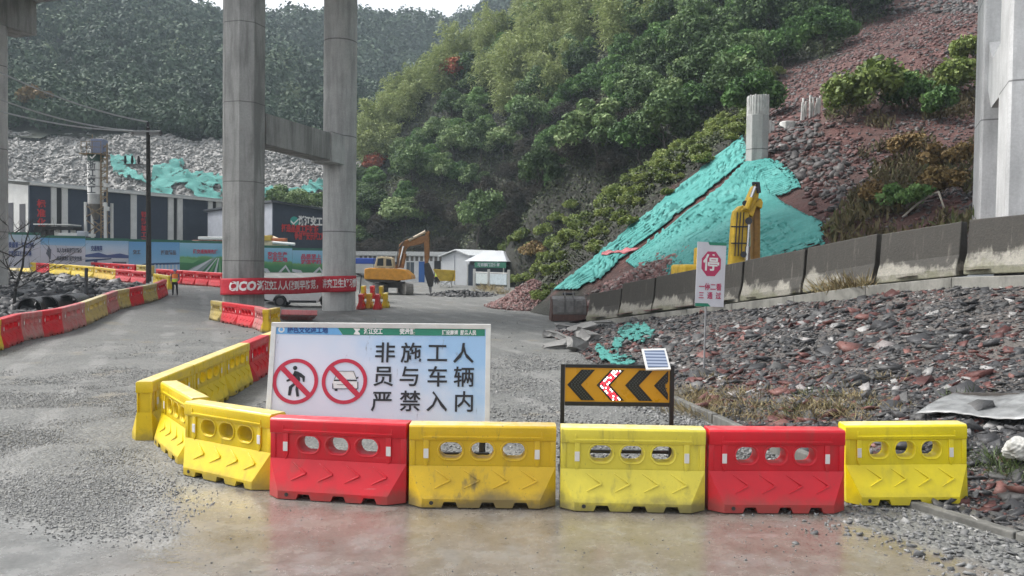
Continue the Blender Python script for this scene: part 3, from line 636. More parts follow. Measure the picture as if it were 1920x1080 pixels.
# bare young tree standing in the debris behind the barriers
BT = P(25, 500, G(25, 586).y + 2.0); BT.z = gz(BT.x, BT.y) + .05
t = thing('bare_tree', 'bare black young tree standing in the debris behind the red and white barriers', 'tree', BT)
m = MB(); rr_ = random.Random(5)
def twig(p, d, L, r0, lvl):
    pts = [p]; q = p.copy(); dd = d.copy()
    for k in range(4):
        dd = (dd + Vector((rr_.uniform(-.2, .2), rr_.uniform(-.2, .2), rr_.uniform(-.08, .14)))).normalized(); q = q + dd * L / 4; pts.append(q.copy())
    m.tube(pts, [r0, r0 * .85, r0 * .7, r0 * .5, r0 * .25], 5, cap=False)
    if lvl:
        for k in range(5 if lvl > 1 else 4):
            b = pts[rr_.choice((1, 2, 3, 4))]; a = rr_.uniform(0, 6.28); nd = (dd * .55 + Vector((math.cos(a), math.sin(a), .25)) * .8).normalized(); twig(b, nd, L * rr_.uniform(.45, .7), r0 * .45, lvl - 1)
twig(Vector((0, 0, 0)), Vector((.03, 0, 1)), 3.9, .075, 0); tr = m.build('trunk', flat('black_bark', (.02, .018, .017), .9), t); m = MB()
for h, a, L in [(1.1, .3, 1.9), (1.5, 2.6, 1.5), (1.9, -.3, 1.9), (2.3, 3.4, 1.6), (2.6, .5, 1.5), (3.0, 2.2, 1.2), (3.4, 1, .9), (1.3, 4.6, 1.4), (.8, .1, 2.1)]:
    twig(Vector((.02 * h, 0, h)), Vector((math.cos(a), math.sin(a) * .6, .5)).normalized(), L, .035, 2)
m.build('crown', flat('black_twigs', (.025, .022, .02), .9), t)
# ================================================================== STRUCTURES
def concrete(name, c=(.30, .30, .295), dark=.45, streak=(.5, .5, .12), joint=None, sc=1.0, thr=(.42, .62)):
    m, t, b = new_mat(name); co = t.nodes.new('ShaderNodeNewGeometry').outputs['Position']
    n1 = noise(t, co, .8 * sc, 6, .6); n2 = noise(t, stretch(t, co, (streak[0] * 4, streak[1] * 4, streak[2] * 2)), 1.0 * sc, 6, .65); n3 = noise(t, co, 14 * sc, 5, .7)
    k = ramp(t, n1, [(.3, tuple(v * .82 for v in c)), (.7, tuple(v * 1.12 for v in c))])
    k = mix(t, math_(t, 'MULTIPLY', mapr(t, n2, thr[0], thr[1]), dark), k, tuple(v * .35 for v in c))
    k = mix(t, 1.0, k, ramp(t, n3, [(.3, (.88, .88, .88)), (.7, (1.1, 1.1, 1.1))]), 'MULTIPLY')
    if joint:
        sp = t.nodes.new('ShaderNodeSeparateXYZ'); t.links.new(co, sp.inputs[0]); f = math_(t, 'FRACT', math_(t, 'DIVIDE', math_(t, 'ADD', sp.outputs[2], joint[1]), joint[0]))
        k = mix(t, math_(t, 'MULTIPLY', math_(t, 'LESS_THAN', f, .012), .65), k, (.05, .05, .05))
    t.links.new(k, b.inputs['Base Color']); b.inputs['Roughness'].default_value = .75; bump(t, b, n3, .25, .02); return m
conc_dark = concrete('viaduct_concrete', (.29, .288, .275), .6, joint=(3.6, .9)); conc_light = concrete('pale_viaduct_concrete', (.43, .428, .415), .4, joint=(5.3, .9)); conc_pale = concrete('new_concrete', (.52, .525, .525), .25, joint=(4.1, .5))
AX = Vector((.32, .948, 0)); DK = Vector((.948, -.32, 0))
def oct_poly(w, ch):
    h = w / 2; k = h - ch; return [(-k, -h), (k, -h), (h, -k), (h, k), (k, h), (-k, h), (-h, k), (-h, -k)]
def column(parent, c, w, ch, z0, z1, mat, n=None, name='column'):
    m = MB(); poly = oct_poly(w, ch) if n is None else [(w / 2 * math.cos(6.2832 * i / n), w / 2 * math.sin(6.2832 * i / n)) for i in range(n)]
    m.prism(poly, (c[0], c[1], z0), DK, AX, (0, 0, z1 - z0)); return m.build(name, mat, parent, smooth=True)
pier = thing('bridge_pier', 'tall grey two-column bridge pier tied by a crossbeam, red banner across it', 'bridge pier')
c1, c2 = Vector((-12.5, 37.2, 0)), Vector((-9.78, 45.2, 0))
column(pier, c1, 1.72, .46, gz(-12, 37) - .5, 17.95, conc_dark); column(pier, c2, 1.84, .5, -.3, 17.95, conc_light, 28)
a = (c2 - c1).normalized(); m = MB(); m.beam(c1 + a * .9 + Vector((0, 0, 8.95)), c2 - a * 1.9 + Vector((0, 0, 8.95)), 1.15, 1.45); m.build('crossbeam', conc_dark, pier, bevel=.03)
m = MB(); m.beam(c2 - a * 1.9 + Vector((0, 0, 8.93)), c2 - a * .6 + Vector((0, 0, 8.93)), 1.35, 1.62); m.build('beam_end', conc_light, pier, bevel=.03)
cc = (c1 + c2) / 2; m = MB(); m.beam(cc - a * 6.6 + Vector((0, 0, 18.89)), cc + a * 5.0 + Vector((0, 0, 18.89)), 2.1, 1.86); m.build('cap_beam', conc_dark, pier, bevel=.04)
pier2 = thing('bridge_pier', 'bridge pier at the picture corner with its cap beam end under the deck', 'bridge pier')
d1, d2 = Vector((-36.4, 43.6, 0)), Vector((-33.65, 51.6, 0)); column(pier2, d1, 1.86, .5, -.3, 17.6, conc_light); column(pier2, d2, 1.86, .5, -.3, 17.6, conc_light)
m = MB(); m.beam(d1 - a * 2.4 + Vector((0, 0, 18.7)), d2 + a * 2.6 + Vector((0, 0, 18.7)), 2.0, 2.2); m.build('cap_beam', conc_dark, pier2, bevel=.04)
pier3 = thing('bridge_pier', 'pale white-grey square bridge pier with crossbeam behind the parapet', 'bridge pier')
e1, e2 = Vector((14.5, 22.0, 0)), Vector((17.0, 27.55, 0)); a3 = (e2 - e1).normalized(); b3 = Vector((a3.y, -a3.x, 0))
for e, z0 in ((e1, 2.2), (e2, 2.8)):
    m = MB(); m.prism(oct_poly(1.95, .07), (e.x, e.y, z0), b3, a3, (0, 0, 17.6 - z0)); m.build('column', conc_pale, pier3)
m = MB(); m.prism([(.97, 8.7), (1.85, 7.95), (4.2, 7.95), (5.1, 8.7), (5.1, 10.3), (4.2, 9.55), (1.85, 9.55), (.97, 10.3)], e1 - b3 * .8, a3, (0, 0, 1), b3 * 1.6); m.build('crossbeam', conc_pale, pier3)
m = MB(); ce = (e1 + e2) / 2; m.beam(ce - a3 * 7 + Vector((0, 0, 18.7)), ce + a3 * 7 + Vector((0, 0, 18.7)), 2.1, 2.2); m.build('cap_beam', conc_pale, pier3)
deck = thing('viaduct_deck', 'dark underside of the concrete viaduct deck crossing overhead', 'bridge deck')
m = MB(); o_ = cc - DK * 75; m.prism([(-5.5, 19.85), (5.5, 19.85), (5.5, 20.1), (6.4, 21.6), (6.4, 21.9), (-6.4, 21.9), (-6.4, 21.6), (-5.5, 20.1)], (o_.x, o_.y, 0), AX, (0, 0, 1), DK * 145); m.build('deck_slab', conc_dark, deck)
for k in (-4.2, -1.4, 1.4, 4.2):
    m = MB(); m.beam(cc - DK * 75 + AX * k + Vector((0, 0, 19.825)), cc + DK * 70 + AX * k + Vector((0, 0, 19.825)), .5, .05); m.build('girder', conc_dark, deck)

# ---- stained parapet blocks along the haul ramp
def parapet_material():
    m, t, b = new_mat('stained_concrete'); co = coords(t); oi = t.nodes.new('ShaderNodeObjectInfo')
    geo = t.nodes.new('ShaderNodeNewGeometry').outputs['Position']
    sp = t.nodes.new('ShaderNodeSeparateXYZ'); t.links.new(co, sp.inputs[0])
    n1 = noise(t, geo, 1.6, 6, .65); n2 = noise(t, stretch(t, geo, (2.0, 2.0, .15)), 1.0, 5, .6); n3 = noise(t, geo, 16, 5, .7)
    k = ramp(t, n1, [(.3, (.17, .165, .14)), (.7, (.27, .26, .225))])
    edge = math_(t, 'ADD', sp.outputs[2], math_(t, 'MULTIPLY', math_(t, 'SUBTRACT', n2, .5), -1.3))
    k = mix(t, math_(t, 'MULTIPLY', mapr(t, math_(t, 'ADD', edge, math_(t, 'MULTIPLY', math_(t, 'SUBTRACT', n1, .5), -.9)), .34, .56), .93), k, (.024, .021, .017))
    k = mix(t, math_(t, 'MULTIPLY', mapr(t, math_(t, 'ADD', sp.outputs[2], math_(t, 'MULTIPLY', math_(t, 'SUBTRACT', n1, .5), 1.2)), .26, .08), .45), k, (.12, .125, .055))
    n4 = noise(t, stretch(t, geo, (7, 7, .5)), 1.0, 6, .7); k = mix(t, math_(t, 'MULTIPLY', mapr(t, n4, .56, .74), .45), k, (.20, .19, .16)); k = mix(t, 1.0, k, ramp(t, n3, [(.3, (.75, .75, .75)), (.7, (1.25, 1.22, 1.18))]), 'MULTIPLY')
    t.links.new(k, b.inputs['Base Color']); b.inputs['Roughness'].default_value = .7; bump(t, b, n3, .4, .03); return m
par_m = parapet_material()
joints = [1109, 1170, 1233, 1313, 1398, 1515, 1650, 1812, 2010, 2300]
plab = ['mossy end block of the stained concrete parapet, next to the digger bucket', 'short stained parapet block second from the mossy end', 'stained parapet block partly hidden by the stop sign', 'stained parapet block just beside the stop sign plate',
        'parapet block with a clean pale lower face, below the yellow digger arm', 'long brown stained parapet block between two dark joints', 'wide brown parapet block with soil bushes above it', 'dark parapet block at the foot of the pale bridge pier', 'last parapet block at the picture edge under the pale pier']
for i in range(len(joints) - 1):
    A_, B_ = par_at(joints[i]), par_at(joints[i + 1]); dv = B_ - A_; L = dv.length; h0 = 1.33 if i else 1.15
    gap = .05 if i < 6 else .10
    t = thing('concrete_parapet', plab[i], 'concrete barrier', A_, 0); u = dv.normalized(); fl = Vector((u.y, -u.x, 0)).normalized()   # fl: away from slope? chosen towards the spoil bank
    if fl.x > 0: fl = -fl
    up = Vector((0, 0, 1)); m = MB()
    prof = [(.30, -.10), (.30, .10), (.18, .46), (.11, h0), (-.13, h0), (-.2, .3), (-.22, -.1)]
    m.prism(prof, u * gap + Vector((0, 0, .02 * ((i * 7) % 3 - 1))), fl, up, u * (L - 2 * gap)); m.build('block', par_m, t, bevel=.025)
    m = MB(); m.prism([(.62, -.75), (.62, -.17), (-.5, -.17), (-.5, -.75)], u * .005, fl, up, u * (L - .01)); m.build('plinth', concrete('plinth_concrete', (.23, .225, .20), .6, (.5, .5, .3)) if i == 0 else bpy.data.materials['plinth_concrete'], t, bevel=.02)

# ---- kerb beside the drain
kc = concrete('kerb_concrete', (.15, .148, .135), .6, (.6, .6, .6))
kt = thing('concrete_kerb', 'low weathered concrete kerb running from behind the arrow sign past the end yellow barrier', 'kerb')
kp = np.array([(2.86, 17.2), (3.13, 15.4), (3.8, 11.5), (4.4, 8.94), (5.0, 7.8), (5.9, 6.0)])
for i in range(len(kp) - 1):
    a_, b_ = Vector((*kp[i], 0)), Vector((*kp[i + 1], 0)); dd = (b_ - a_); ln = dd.length; k = max(1, round(ln / 1.1))
    for j in range(k):
        q0 = a_ + dd * (j / k) + dd.normalized() * .012; q1 = a_ + dd * ((j + 1) / k) - dd.normalized() * .012; w_ = random.uniform(-.012, .012); lo_ = .085 if min(q0.y, q1.y) < 9.3 else 0; q0.z -= lo_; q1.z -= lo_
        m = MB(); m.beam(q0 + Vector((w_, 0, -.03)), q1 + Vector((w_, 0, -.03 + random.uniform(-.01, .01))), .13, .36); m.build('kerb_block', kc, kt, bevel=.015)

# ---- teal debris netting
def net_material():
    m, t, b = new_mat('teal_net'); co = t.nodes.new('ShaderNodeNewGeometry').outputs['Position']
    n1 = noise(t, co, .7, 6, .65); n2 = noise(t, stretch(t, co, (5, 1.2, 3)), 1.2, 6, .7); n3 = noise(t, co, 9, 5, .7)
    k = ramp(t, n1, [(.28, (.05, .20, .18)), (.5, (.07, .27, .24)), (.75, (.12, .33, .30))])
    k = mix(t, math_(t, 'MULTIPLY', mapr(t, n2, .56, .70), .8), k, (.075, .12, .105))
    k = mix(t, 1.0, k, ramp(t, n3, [(.3, (.82, .85, .85)), (.7, (1.12, 1.1, 1.1))]), 'MULTIPLY')
    t.links.new(k, b.inputs['Base Color']); b.inputs['Roughness'].default_value = .75; b.inputs['Specular IOR Level'].default_value = .25
    bump(t, b, math_(t, 'ADD', n2, math_(t, 'MULTIPLY', n3, .4)), .8, .12); hole = math_(t, 'GREATER_THAN', math_(t, 'ADD', n1, math_(t, 'MULTIPLY', n3, .5)), .82); t.links.new(math_(t, 'SUBTRACT', 1.0, hole), b.inputs['Alpha']); return m
net_m = net_material()
def net_on_hill(label, poly, seed, res=.13, box=(1, 18, 31, 53), jit=7):
    x, y = np.meshgrid(np.arange(box[0], box[1], res), np.arange(box[2], box[3], res)); z = hill_z(x, y) + .12 + .08 * vnoise(x, y, 1.3, seed) + .10 * np.abs(vnoise(x * .35 - y * .2, y - x * .1, .55, seed + 1)) ** 2 + .04 * vnoise(x, y * .4, .35, seed + 2)
    f = grid_faces(x.shape[1], x.shape[0]); V = np.c_[x.ravel(), y.ravel(), z.ravel()]; px, py, d = project(V[f].mean(1))
    jx = jit * vnoise(px, py, 23, seed + 3); jy = jit * vnoise(px, py, 19, seed + 4); k = inpoly(px + jx, py + jy, poly)
    k &= ~((vnoise(V[f].mean(1)[:, 0], V[f].mean(1)[:, 1], 1.7, seed + 5) > 1.02))
    o = np_mesh('debris_net', V, f[k], net_m, smooth=True); md = o.modifiers.new('s', 'SOLIDIFY'); md.thickness = .02; bake_mods(o); return tag(o, label, 'safety net')
def drape_material():
    m, t, b = new_mat('draped_net'); uv = coords(t, 'UV'); geo = t.nodes.new('ShaderNodeNewGeometry').outputs['Position']
    n1 = noise(t, geo, .55, 6, .65); st = noise(t, stretch(t, uv, (2.2, 34, 1)), 1.0, 6, .7); st2 = noise(t, stretch(t, uv, (5, 90, 1)), 1.0, 5, .7); n3 = noise(t, geo, 8, 5, .7)
    k = ramp(t, n1, [(.28, (.045, .215, .195)), (.5, (.068, .285, .26)), (.75, (.12, .36, .33))])
    k = mix(t, math_(t, 'MULTIPLY', mapr(t, st, .55, .70), .4), k, (.15, .38, .35)); k = mix(t, math_(t, 'MULTIPLY', mapr(t, st2, .62, .72), .75), k, (.045, .085, .075)); tear = math_(t, 'MULTIPLY', mapr(t, st, .66, .70), mapr(t, n1, .52, .60)); k = mix(t, math_(t, 'MULTIPLY', tear, .85), k, (.07, .045, .04))
    k = mix(t, 1.0, k, ramp(t, n3, [(.3, (.80, .82, .82)), (.7, (1.12, 1.1, 1.1))]), 'MULTIPLY'); t.links.new(k, b.inputs['Base Color']); b.inputs['Roughness'].default_value = .75; b.inputs['Specular IOR Level'].default_value = .2
    bump(t, b, math_(t, 'ADD', st, math_(t, 'MULTIPLY', st2, .5)), .16, .05)
    us = t.nodes.new('ShaderNodeSeparateXYZ'); t.links.new(uv, us.inputs[0]); edge = math_(t, 'MAXIMUM', mapr(t, us.outputs[1], .84, 1.0), mapr(t, us.outputs[0], .90, 1.0)); fr = noise(t, stretch(t, geo, (1, 1, 1)), 2.6, 6, .75)
    hole = math_(t, 'GREATER_THAN', math_(t, 'ADD', fr, math_(t, 'MULTIPLY', edge, .16)), .665); t.links.new(math_(t, 'SUBTRACT', 1.0, hole), b.inputs['Alpha']); return m
drape_m = drape_material()
def along(pts, n):
    p = np.array(pts, float); d = np.r_[0, np.cumsum(np.hypot(*np.diff(p, axis=0).T))]; s = np.linspace(0, d[-1], n); return np.c_[np.interp(s, d, p[:, 0]), np.interp(s, d, p[:, 1])]
def drape(label, ca, cb, nu, nv, seed, jit=2.2):
    A2, B2 = along(ca, nu), along(cb, nu); A2[:, 1] += jit * vnoise(A2[:, 0], A2[:, 1], 14, seed); B2[:, 1] += jit * vnoise(B2[:, 0], B2[:, 1], 14, seed + 1); V = []; last = None
    for j in range(nv):
        for i in range(nu):
            q = A2[i] + (B2[i] - A2[i]) * j / (nv - 1); h = hit_hill(q[0], q[1], 30, 62) or last; last = h; V.append((h.x, h.y, h.z))
    V = np.array(V); u, v = np.meshgrid(np.linspace(0, 1, nu), np.linspace(0, 1, nv)); u, v = u.ravel(), v.ravel()
    V[:, 2] += .13 + .012 * vnoise(u * 9, v * 14, 1, seed + 2) + .014 * np.abs(vnoise(u * 3, v * 22, 1, seed + 3)) ** 1.5
    o = np_mesh('debris_net', V, grid_faces(nu, nv), drape_m, smooth=True); lay = o.data.uv_layers.new(name='uv'); li = np.empty(len(o.data.loops), np.int32); o.data.loops.foreach_get('vertex_index', li); lay.data.foreach_set('uv', np.c_[u[li], v[li] * (.28 if nv < 40 else 1)].astype(np.float32).ravel())
    md = o.modifiers.new('s', 'SOLIDIFY'); md.thickness = .02; bake_mods(o); return tag(o, label, 'safety net')
drape('long teal netting strip along the upper edge of the slope, above the brown soil gap', [(1038, 548), (1200, 415), (1300, 333), (1392, 258)], [(1080, 549), (1125, 527), (1162, 494), (1188, 470), (1347, 347), (1404, 299)], 150, 26, 201)
drape('wide teal netting sheet over the lower slope around the concrete stub column', [(1172, 496), (1200, 472), (1353, 353), (1403, 303), (1440, 302), (1470, 316)], [(1215, 522), (1262, 528), (1420, 500), (1548, 464), (1542, 424), (1470, 404), (1448, 380), (1502, 357), (1490, 332)], 150, 90, 221)
def net_on_quarry(label, poly, seed):
    a_, s_ = np.meshgrid(np.linspace(180, 640, 420), np.linspace(.2, .95, 200)); q = q_at(a_, s_); q[..., 2] += .7 + .08 * vnoise(q[..., 0], q[..., 1], 1.5, seed); q[..., 1] -= .6
    f = grid_faces(420, 200); V = q.reshape(-1, 3); px, py, d = project(V[f].mean(1)); k = (vnoise(px, py, 26, seed + 7) < .75) & inpoly(px + 5 * vnoise(px, py, 12, seed + 1), py + 5 * vnoise(px, py, 10, seed + 2), poly)
    o = np_mesh('debris_net', V, f[k], net_m, smooth=True); md = o.modifiers.new('s', 'SOLIDIFY'); md.thickness = .05; bake_mods(o); return tag(o, label, 'safety net')
net_on_quarry('ragged teal netting on the quarry rock just beside the silo top', [(207, 292), (250, 289), (254, 304), (236, 312), (282, 336), (284, 346), (240, 330), (212, 322)], 231)
net_on_quarry('large ragged teal netting on the quarry rock above the navy shed roof', [(284, 310), (338, 297), (345, 320), (388, 322), (425, 332), (425, 382), (372, 376), (345, 340), (322, 350), (318, 374), (284, 366)], 241)
net_on_quarry('teal netting strip on the quarry rock seen between the two pier columns', [(488, 350), (560, 352), (605, 332), (612, 356), (560, 366), (488, 368)], 251)
# scrap of net on the bank
tt2, ss2 = np.meshgrid(np.linspace(.2, 2.4, 160), np.linspace(0, .8, 130)); X_, Y_, Z_ = bank(tt2, ss2); V = np.c_[X_.ravel(), Y_.ravel(), Z_.ravel() + .12 + .06 * vnoise(X_.ravel(), Y_.ravel(), .8, 7)]
f = grid_faces(160, 130); px, py, d = project(V[f].mean(1))
k = inpoly(px + 6 * vnoise(px, py, 14, 2), py + 5 * vnoise(px, py, 12, 4), [(1112, 652), (1122, 645), (1150, 662), (1185, 668), (1190, 684), (1165, 682), (1130, 672)]) | inpoly(px + 8 * vnoise(px, py, 10, 2), py + 5 * vnoise(px, py, 8, 4), [(1165, 608), (1215, 606), (1228, 630), (1196, 640), (1160, 628)])
k |= inpoly(px + 6 * vnoise(px, py, 10, 12), py + 5 * vnoise(px, py, 8, 14), [(1150, 632), (1175, 630), (1165, 650), (1148, 660)])
k &= vnoise(V[f].mean(1)[:, 0], V[f].mean(1)[:, 1], .22, 99) > -.45
o = np_mesh('net_scrap', V, f[k], net_m, smooth=True); md = o.modifiers.new('s', 'SOLIDIFY'); md.thickness = .02; bake_mods(o); tag(o, 'torn scrap of teal netting half buried in the spoil behind the arrow sign', 'net')

# ---- unfinished columns on the slope
white_wrap = simple('pale_wrap', (.55, .55, .53), .6, .2, 4, .3)
t = thing('concrete_stub', 'octagonal concrete stub column with a paler ribbed top rising from the teal netting', 'concrete column', P(1419, 304, 48) - Vector((0, 0, .6)))
m = MB(); m.prism(oct_poly(1.28, .34), (0, 0, 0), (.95, -.3, 0), (.3, .95, 0), (0, 0, 3.35)); m.build('shaft', conc_light, t, bevel=.03)
m = MB(); m.prism(oct_poly(1.16, .34), (0, 0, 3.35), (.95, -.3, 0), (.3, .95, 0), (0, 0, 1.15))
for k in range(24):
    an = 6.2832 * k / 24; m.tube([(.60 * math.cos(an), .60 * math.sin(an), 3.35), (.60 * math.cos(an), .60 * math.sin(an), 4.5 + random.uniform(-.08, .08))], .045, 6)
m.build('ribbed_top', white_wrap, t)
t = thing('pile_head', 'cluster of white wrapped rebar stakes standing on the red cutting', 'pile head', P(1519, 222, 54) - Vector((0, 0, .3)))
for k in range(11):
    x0 = -.62 + k * .125; mm = MB(); mm.tube([(x0, random.uniform(-.25, .25), 0), (x0 + random.uniform(-.03, .08), random.uniform(-.25, .25), random.uniform(1.25, 1.85))], .065, 6); mm.build('stake', white_wrap, t)
t = thing('pile_head', 'pair of white wrapped stakes just behind the concrete stub column', 'pile head', P(1443, 252, 51) - Vector((0, 0, .2)))
for k in range(3):
    mm = MB(); mm.tube([(-.15 + k * .17, 0, 0), (-.12 + k * .18, .05, 1.3 - .2 * k)], .085, 6); mm.build('stake', white_wrap, t)
t = thing('pile_head', 'low white capped block between the stub column and the white stakes', 'pile head', P(1476, 246, 52) - Vector((0, 0, .3)))
m = MB(); m.prism(oct_poly(.9, .2), (0, 0, 0), (1, 0, 0), (0, 1, 0), (0, 0, .9)); m.build('cap', white_wrap, t, bevel=.06)
t = thing('branch', 'long pale bare branch arching over the soil above the parapet', 'branch')
p0 = hit_hill(1692, 408); p1 = hit_hill(1770, 412)
if p0 and p1:
    q = [p0, p0 + Vector((.5, -.2, .55)), p0 + Vector((1.1, -.3, .95)), p0 + (p1 - p0) * .8 + Vector((0, -.2, 1.0)), p1 + Vector((0, 0, .4)), p1]
    MB().tube(q, [.05, .045, .04, .04, .03, .02], 6).build('stem', simple('pale_bark', (.34, .31, .26), .8), t, smooth=True)

# ---- navy shed
navy = simple('navy_sheet', (.022, .034, .058), .5, .12, 1.5, .1); white_p = simple('white_sheet', (.56, .56, .54), .5, .1, 1.2, .1); grey_p = simple('grey_sheet', (.33, .35, .39), .5, .12, 1.5); black_p = flat('dark_opening', (.015, .016, .018), .8)
red_letter = flat('red_letters', (.50, .03, .035), .5); white_letter = flat('white_letters', (.72, .72, .70), .5)
UP = Vector((0, 0, 1))
A_ = P(55, 400, 84); B_ = P(430, 400, 105); A_.z = B_.z = 0; wd = (B_ - A_).normalized(); wn = Vector((wd.y, -wd.x, 0)); WL = (B_ - A_).length; zb, zt = 1.2, 10.5
shed = thing('navy_shed', 'long navy blue shed with white pilasters and red vertical letters under the quarry', 'shed')
def wall_px(px): # distance along the wall behind image column px
    k = (px - 960) / FPX; return (k * A_.y - A_.x) / (wd.x - k * wd.y)
m = MB(); m.prism([(0, zb), (WL + 3, zb), (WL + 3, zt), (0, zt)], A_ , wd, UP, -wn * .25); m.build('wall', navy, shed)
gd = Vector((-wd.y, wd.x, 0)); GW = 12.0
m = MB(); m.prism([(0.26, zb), (GW, zb), (GW, zt), (GW / 2, zt + .55), (0.26, zt)], A_, gd, UP, wd * .25); m.build('gable_wall', white_p, shed)
m = MB()
for s0, s1, z0, z1 in ((.8, 2.0, 4.2, 8.6), (3.3, 4.6, 5.6, 8.8), (5.6, 6.6, 4.4, 8.9), (7.4, 8.6, 4.2, 8.4)): m.prism([(s0, z0), (s1, z0), (s1, z1), (s0, z1)], A_ - wd * .03, gd, UP, wd * .02)
m.build('painted_stripe', flat('dark_paint', (.05, .05, .06), .7), shed)
m = MB(); m.prism([(1.4, 2.6), (9, 2.6), (9, 5.4), (1.4, 5.4)], A_ - wd * .06, gd, UP, wd * .02)
pm, pt, pb = new_mat('faded_mural'); cc_ = coords(pt); pt.links.new(ramp(pt, noise(pt, cc_, .9, 4), [(.3, (.35, .5, .5)), (.45, (.5, .5, .48)), (.58, (.32, .18, .16)), (.7, (.5, .47, .42))]), pb.inputs['Base Color']); m.build('mural', pm, shed)
m = MB(); m.beam(A_ + wn * .22 + UP * (zt + .18), A_ + wd * (WL + 3) + wn * .22 + UP * (zt + .12), .35, .26); m.build('eave', white_p, shed)
m = MB(); rp = [(-.3, zt + .32), (GW / 2, zt + .85), (GW + .3, zt + .32), (GW + .3, zt + .42), (GW / 2, zt + .96), (-.3, zt + .42)]; m.prism(rp, A_ - wd * .4, gd, UP, wd * (WL + 3.8)); m.build('roof', simple('roof_sheet', (.42, .44, .44), .5), shed)
for a0, a1 in ((95, 105), (115, 126), (244, 255), (314, 324), (331, 341), (389, 397), (404, 414)):
    s0, s1 = wall_px(a0), wall_px(a1); m = MB(); m.prism([(s0, zb), (s1, zb), (s1, zt), (s0, zt)], A_ + wn * .003, wd, UP, wn * .14); m.build('pilaster', white_p, shed)
for a0, a1 in ((105, 115), (324, 331), (397, 404)):
    s0, s1 = wall_px(a0), wall_px(a1); m = MB(); m.prism([(s0 + .02, zb), (s1 - .02, zb), (s1 - .02, zt - .05), (s0 + .02, zt - .05)], A_ + wn * .002, wd, UP, wn * .03); m.build('doorway', black_p, shed)
text_obj('lettering', '标\n准\n化', .9, red_letter, shed, A_ + wd * wall_px(77) + wn * .06 + UP * 7.6, wd, UP, .03, .04, lead=1.1)
text_obj('lettering', '钢\n筋\n加\n工\n厂', .72, red_letter, shed, A_ + wd * wall_px(269) + wn * .06 + UP * 6.6, wd, UP, .03, .04, lead=1.1)

# ---- second shed with the company sign
t = thing('office_shed', 'navy fronted shed with white sign letters, between the two pier columns', 'shed')
C_ = P(512, 400, 82); C_.z = 0; sd = Vector((-.63, .777, 0)); fd = Vector((.777, .63, 0)); zt2 = 8.85; zb2 = 1.2
FW = (( 640 - 960) / FPX * C_.y - C_.x) / (fd.x - (640 - 960) / FPX * fd.y)
m = MB(); m.prism([(0, zb2), (FW, zb2), (FW, zt2 - .7), (0, zt2)], C_, fd, UP, sd * .25); m.build('front_wall', navy, t)
m = MB(); m.prism([(.26, 5.6), (20, 5.4), (20, zt2), (.26, zt2)], C_, sd, UP, fd * .2); m.build('side_wall', grey_p, t)
m = MB(); m.prism([(.3, zb2), (20, zb2), (20, 5.38), (.3, 5.58)], C_ + fd * 1.2, sd, UP, fd * .2); m.build('doorway', black_p, t)
m = MB(); m.prism([(-.3, zt2 + .02), (FW + .3, zt2 - .72), (FW + .3, zt2 - .52), (-.3, zt2 + .24)], C_ - sd * .35, fd, UP, sd * 21); m.build('roof', simple('dark_roof', (.035, .042, .05), .5), t)
fn = Vector((fd.y, -fd.x, 0))
def f_px(px): k = (px - 960) / FPX; return (k * C_.y - C_.x) / (fd.x - k * fd.y)
def f_z(px, py): s = f_px(px); q = C_ + fd * s; return CAM_H + (500 + (px - 960) * .0122 - py) / FPX * q.y
text_obj('lettering', '浙江交工', 1.0, white_letter, t, C_ + fd * f_px(581) + fn * .05 + UP * f_z(581, 416), fd, UP, .045, .05, width=f_px(604) - f_px(559))
text_obj('lettering', '打造品质工程样板', .85, red_letter, t, C_ + fd * f_px(562) + fn * .05 + UP * f_z(562, 430), fd, UP, .03, .04, width=f_px(596) - f_px(526))
text_obj('lettering', '争创平安示范工地', .85, red_letter, t, C_ + fd * f_px(580) + fn * .05 + UP * f_z(580, 444), fd, UP, .03, .04, width=f_px(606) - f_px(549))
m = MB(); s0 = f_px(551); zc = f_z(551, 415); m.prism([(s0 + .48 * math.cos(k * .5236), zc + .5 * math.sin(k * .5236)) for k in range(12)], C_ + fn * .003, fd, UP, fn * .03); m.build('emblem', flat('emblem_teal', (.03, .30, .25), .5), t)
m = MB(); m.prism([(s0 - .4, zc + .1), (s0 - .1, zc - .2), (s0 + .42, zc + .3), (s0 + .42, zc + .12), (s0 - .1, zc - .36), (s0 - .4, zc - .1)], C_ + fn * .036, fd, UP, fn * .02); m.build('emblem_stroke', white_letter, t)

# ---- batching silo
t = thing('cement_silo', 'grey cement silo with four white character panels and a lattice ladder', 'silo'); S0 = P(179.5, 455, 74); sx, sy = S0.x, S0.y
galv = simple('galvanised', (.36, .36, .35), .5, .2, 2, .15, metal=.2); rustm = simple('rusty_steel', (.21, .15, .085), .7, .35, 4)
def zpy(py, px=180, d=74): return P(px, py, d).z
m = MB(); m.tube([(sx, sy, zpy(383)), (sx, sy, zpy(292))], .66, 28); m.build('tank', galv, t, smooth=True)
m = MB(); m.tube([(sx, sy, zpy(412)), (sx, sy, zpy(383) - .003)], [.2, .65], 28); m.build('cone', simple('cone_steel', (.13, .12, .11), .6), t, smooth=True)
m = MB(); m.tube([(sx, sy, zpy(303)), (sx, sy, zpy(288))], .672, 28); m.build('green_band', flat('band_green', (.035, .075, .06), .6), t, smooth=True)
text_obj('emblem_stroke', '✓', .8, white_letter, t, (sx + .1, sy - .70, zpy(296)), bold=.03)
for ch, py in zip('浙江交工', (312, 327, 342.5, 358)):
    m = MB(); m.tube([(sx, sy, zpy(py + 6.6)), (sx, sy, zpy(py - 6.6))], .68, 28); m.build('sign_panel', white_letter, t, smooth=True)
    text_obj('lettering', ch, .78, flat('sign_dark', (.07, .08, .09)) if ch == '浙' else bpy.data.materials['sign_dark'], t, (sx - .02, sy - .70, zpy(py)), bold=.02)
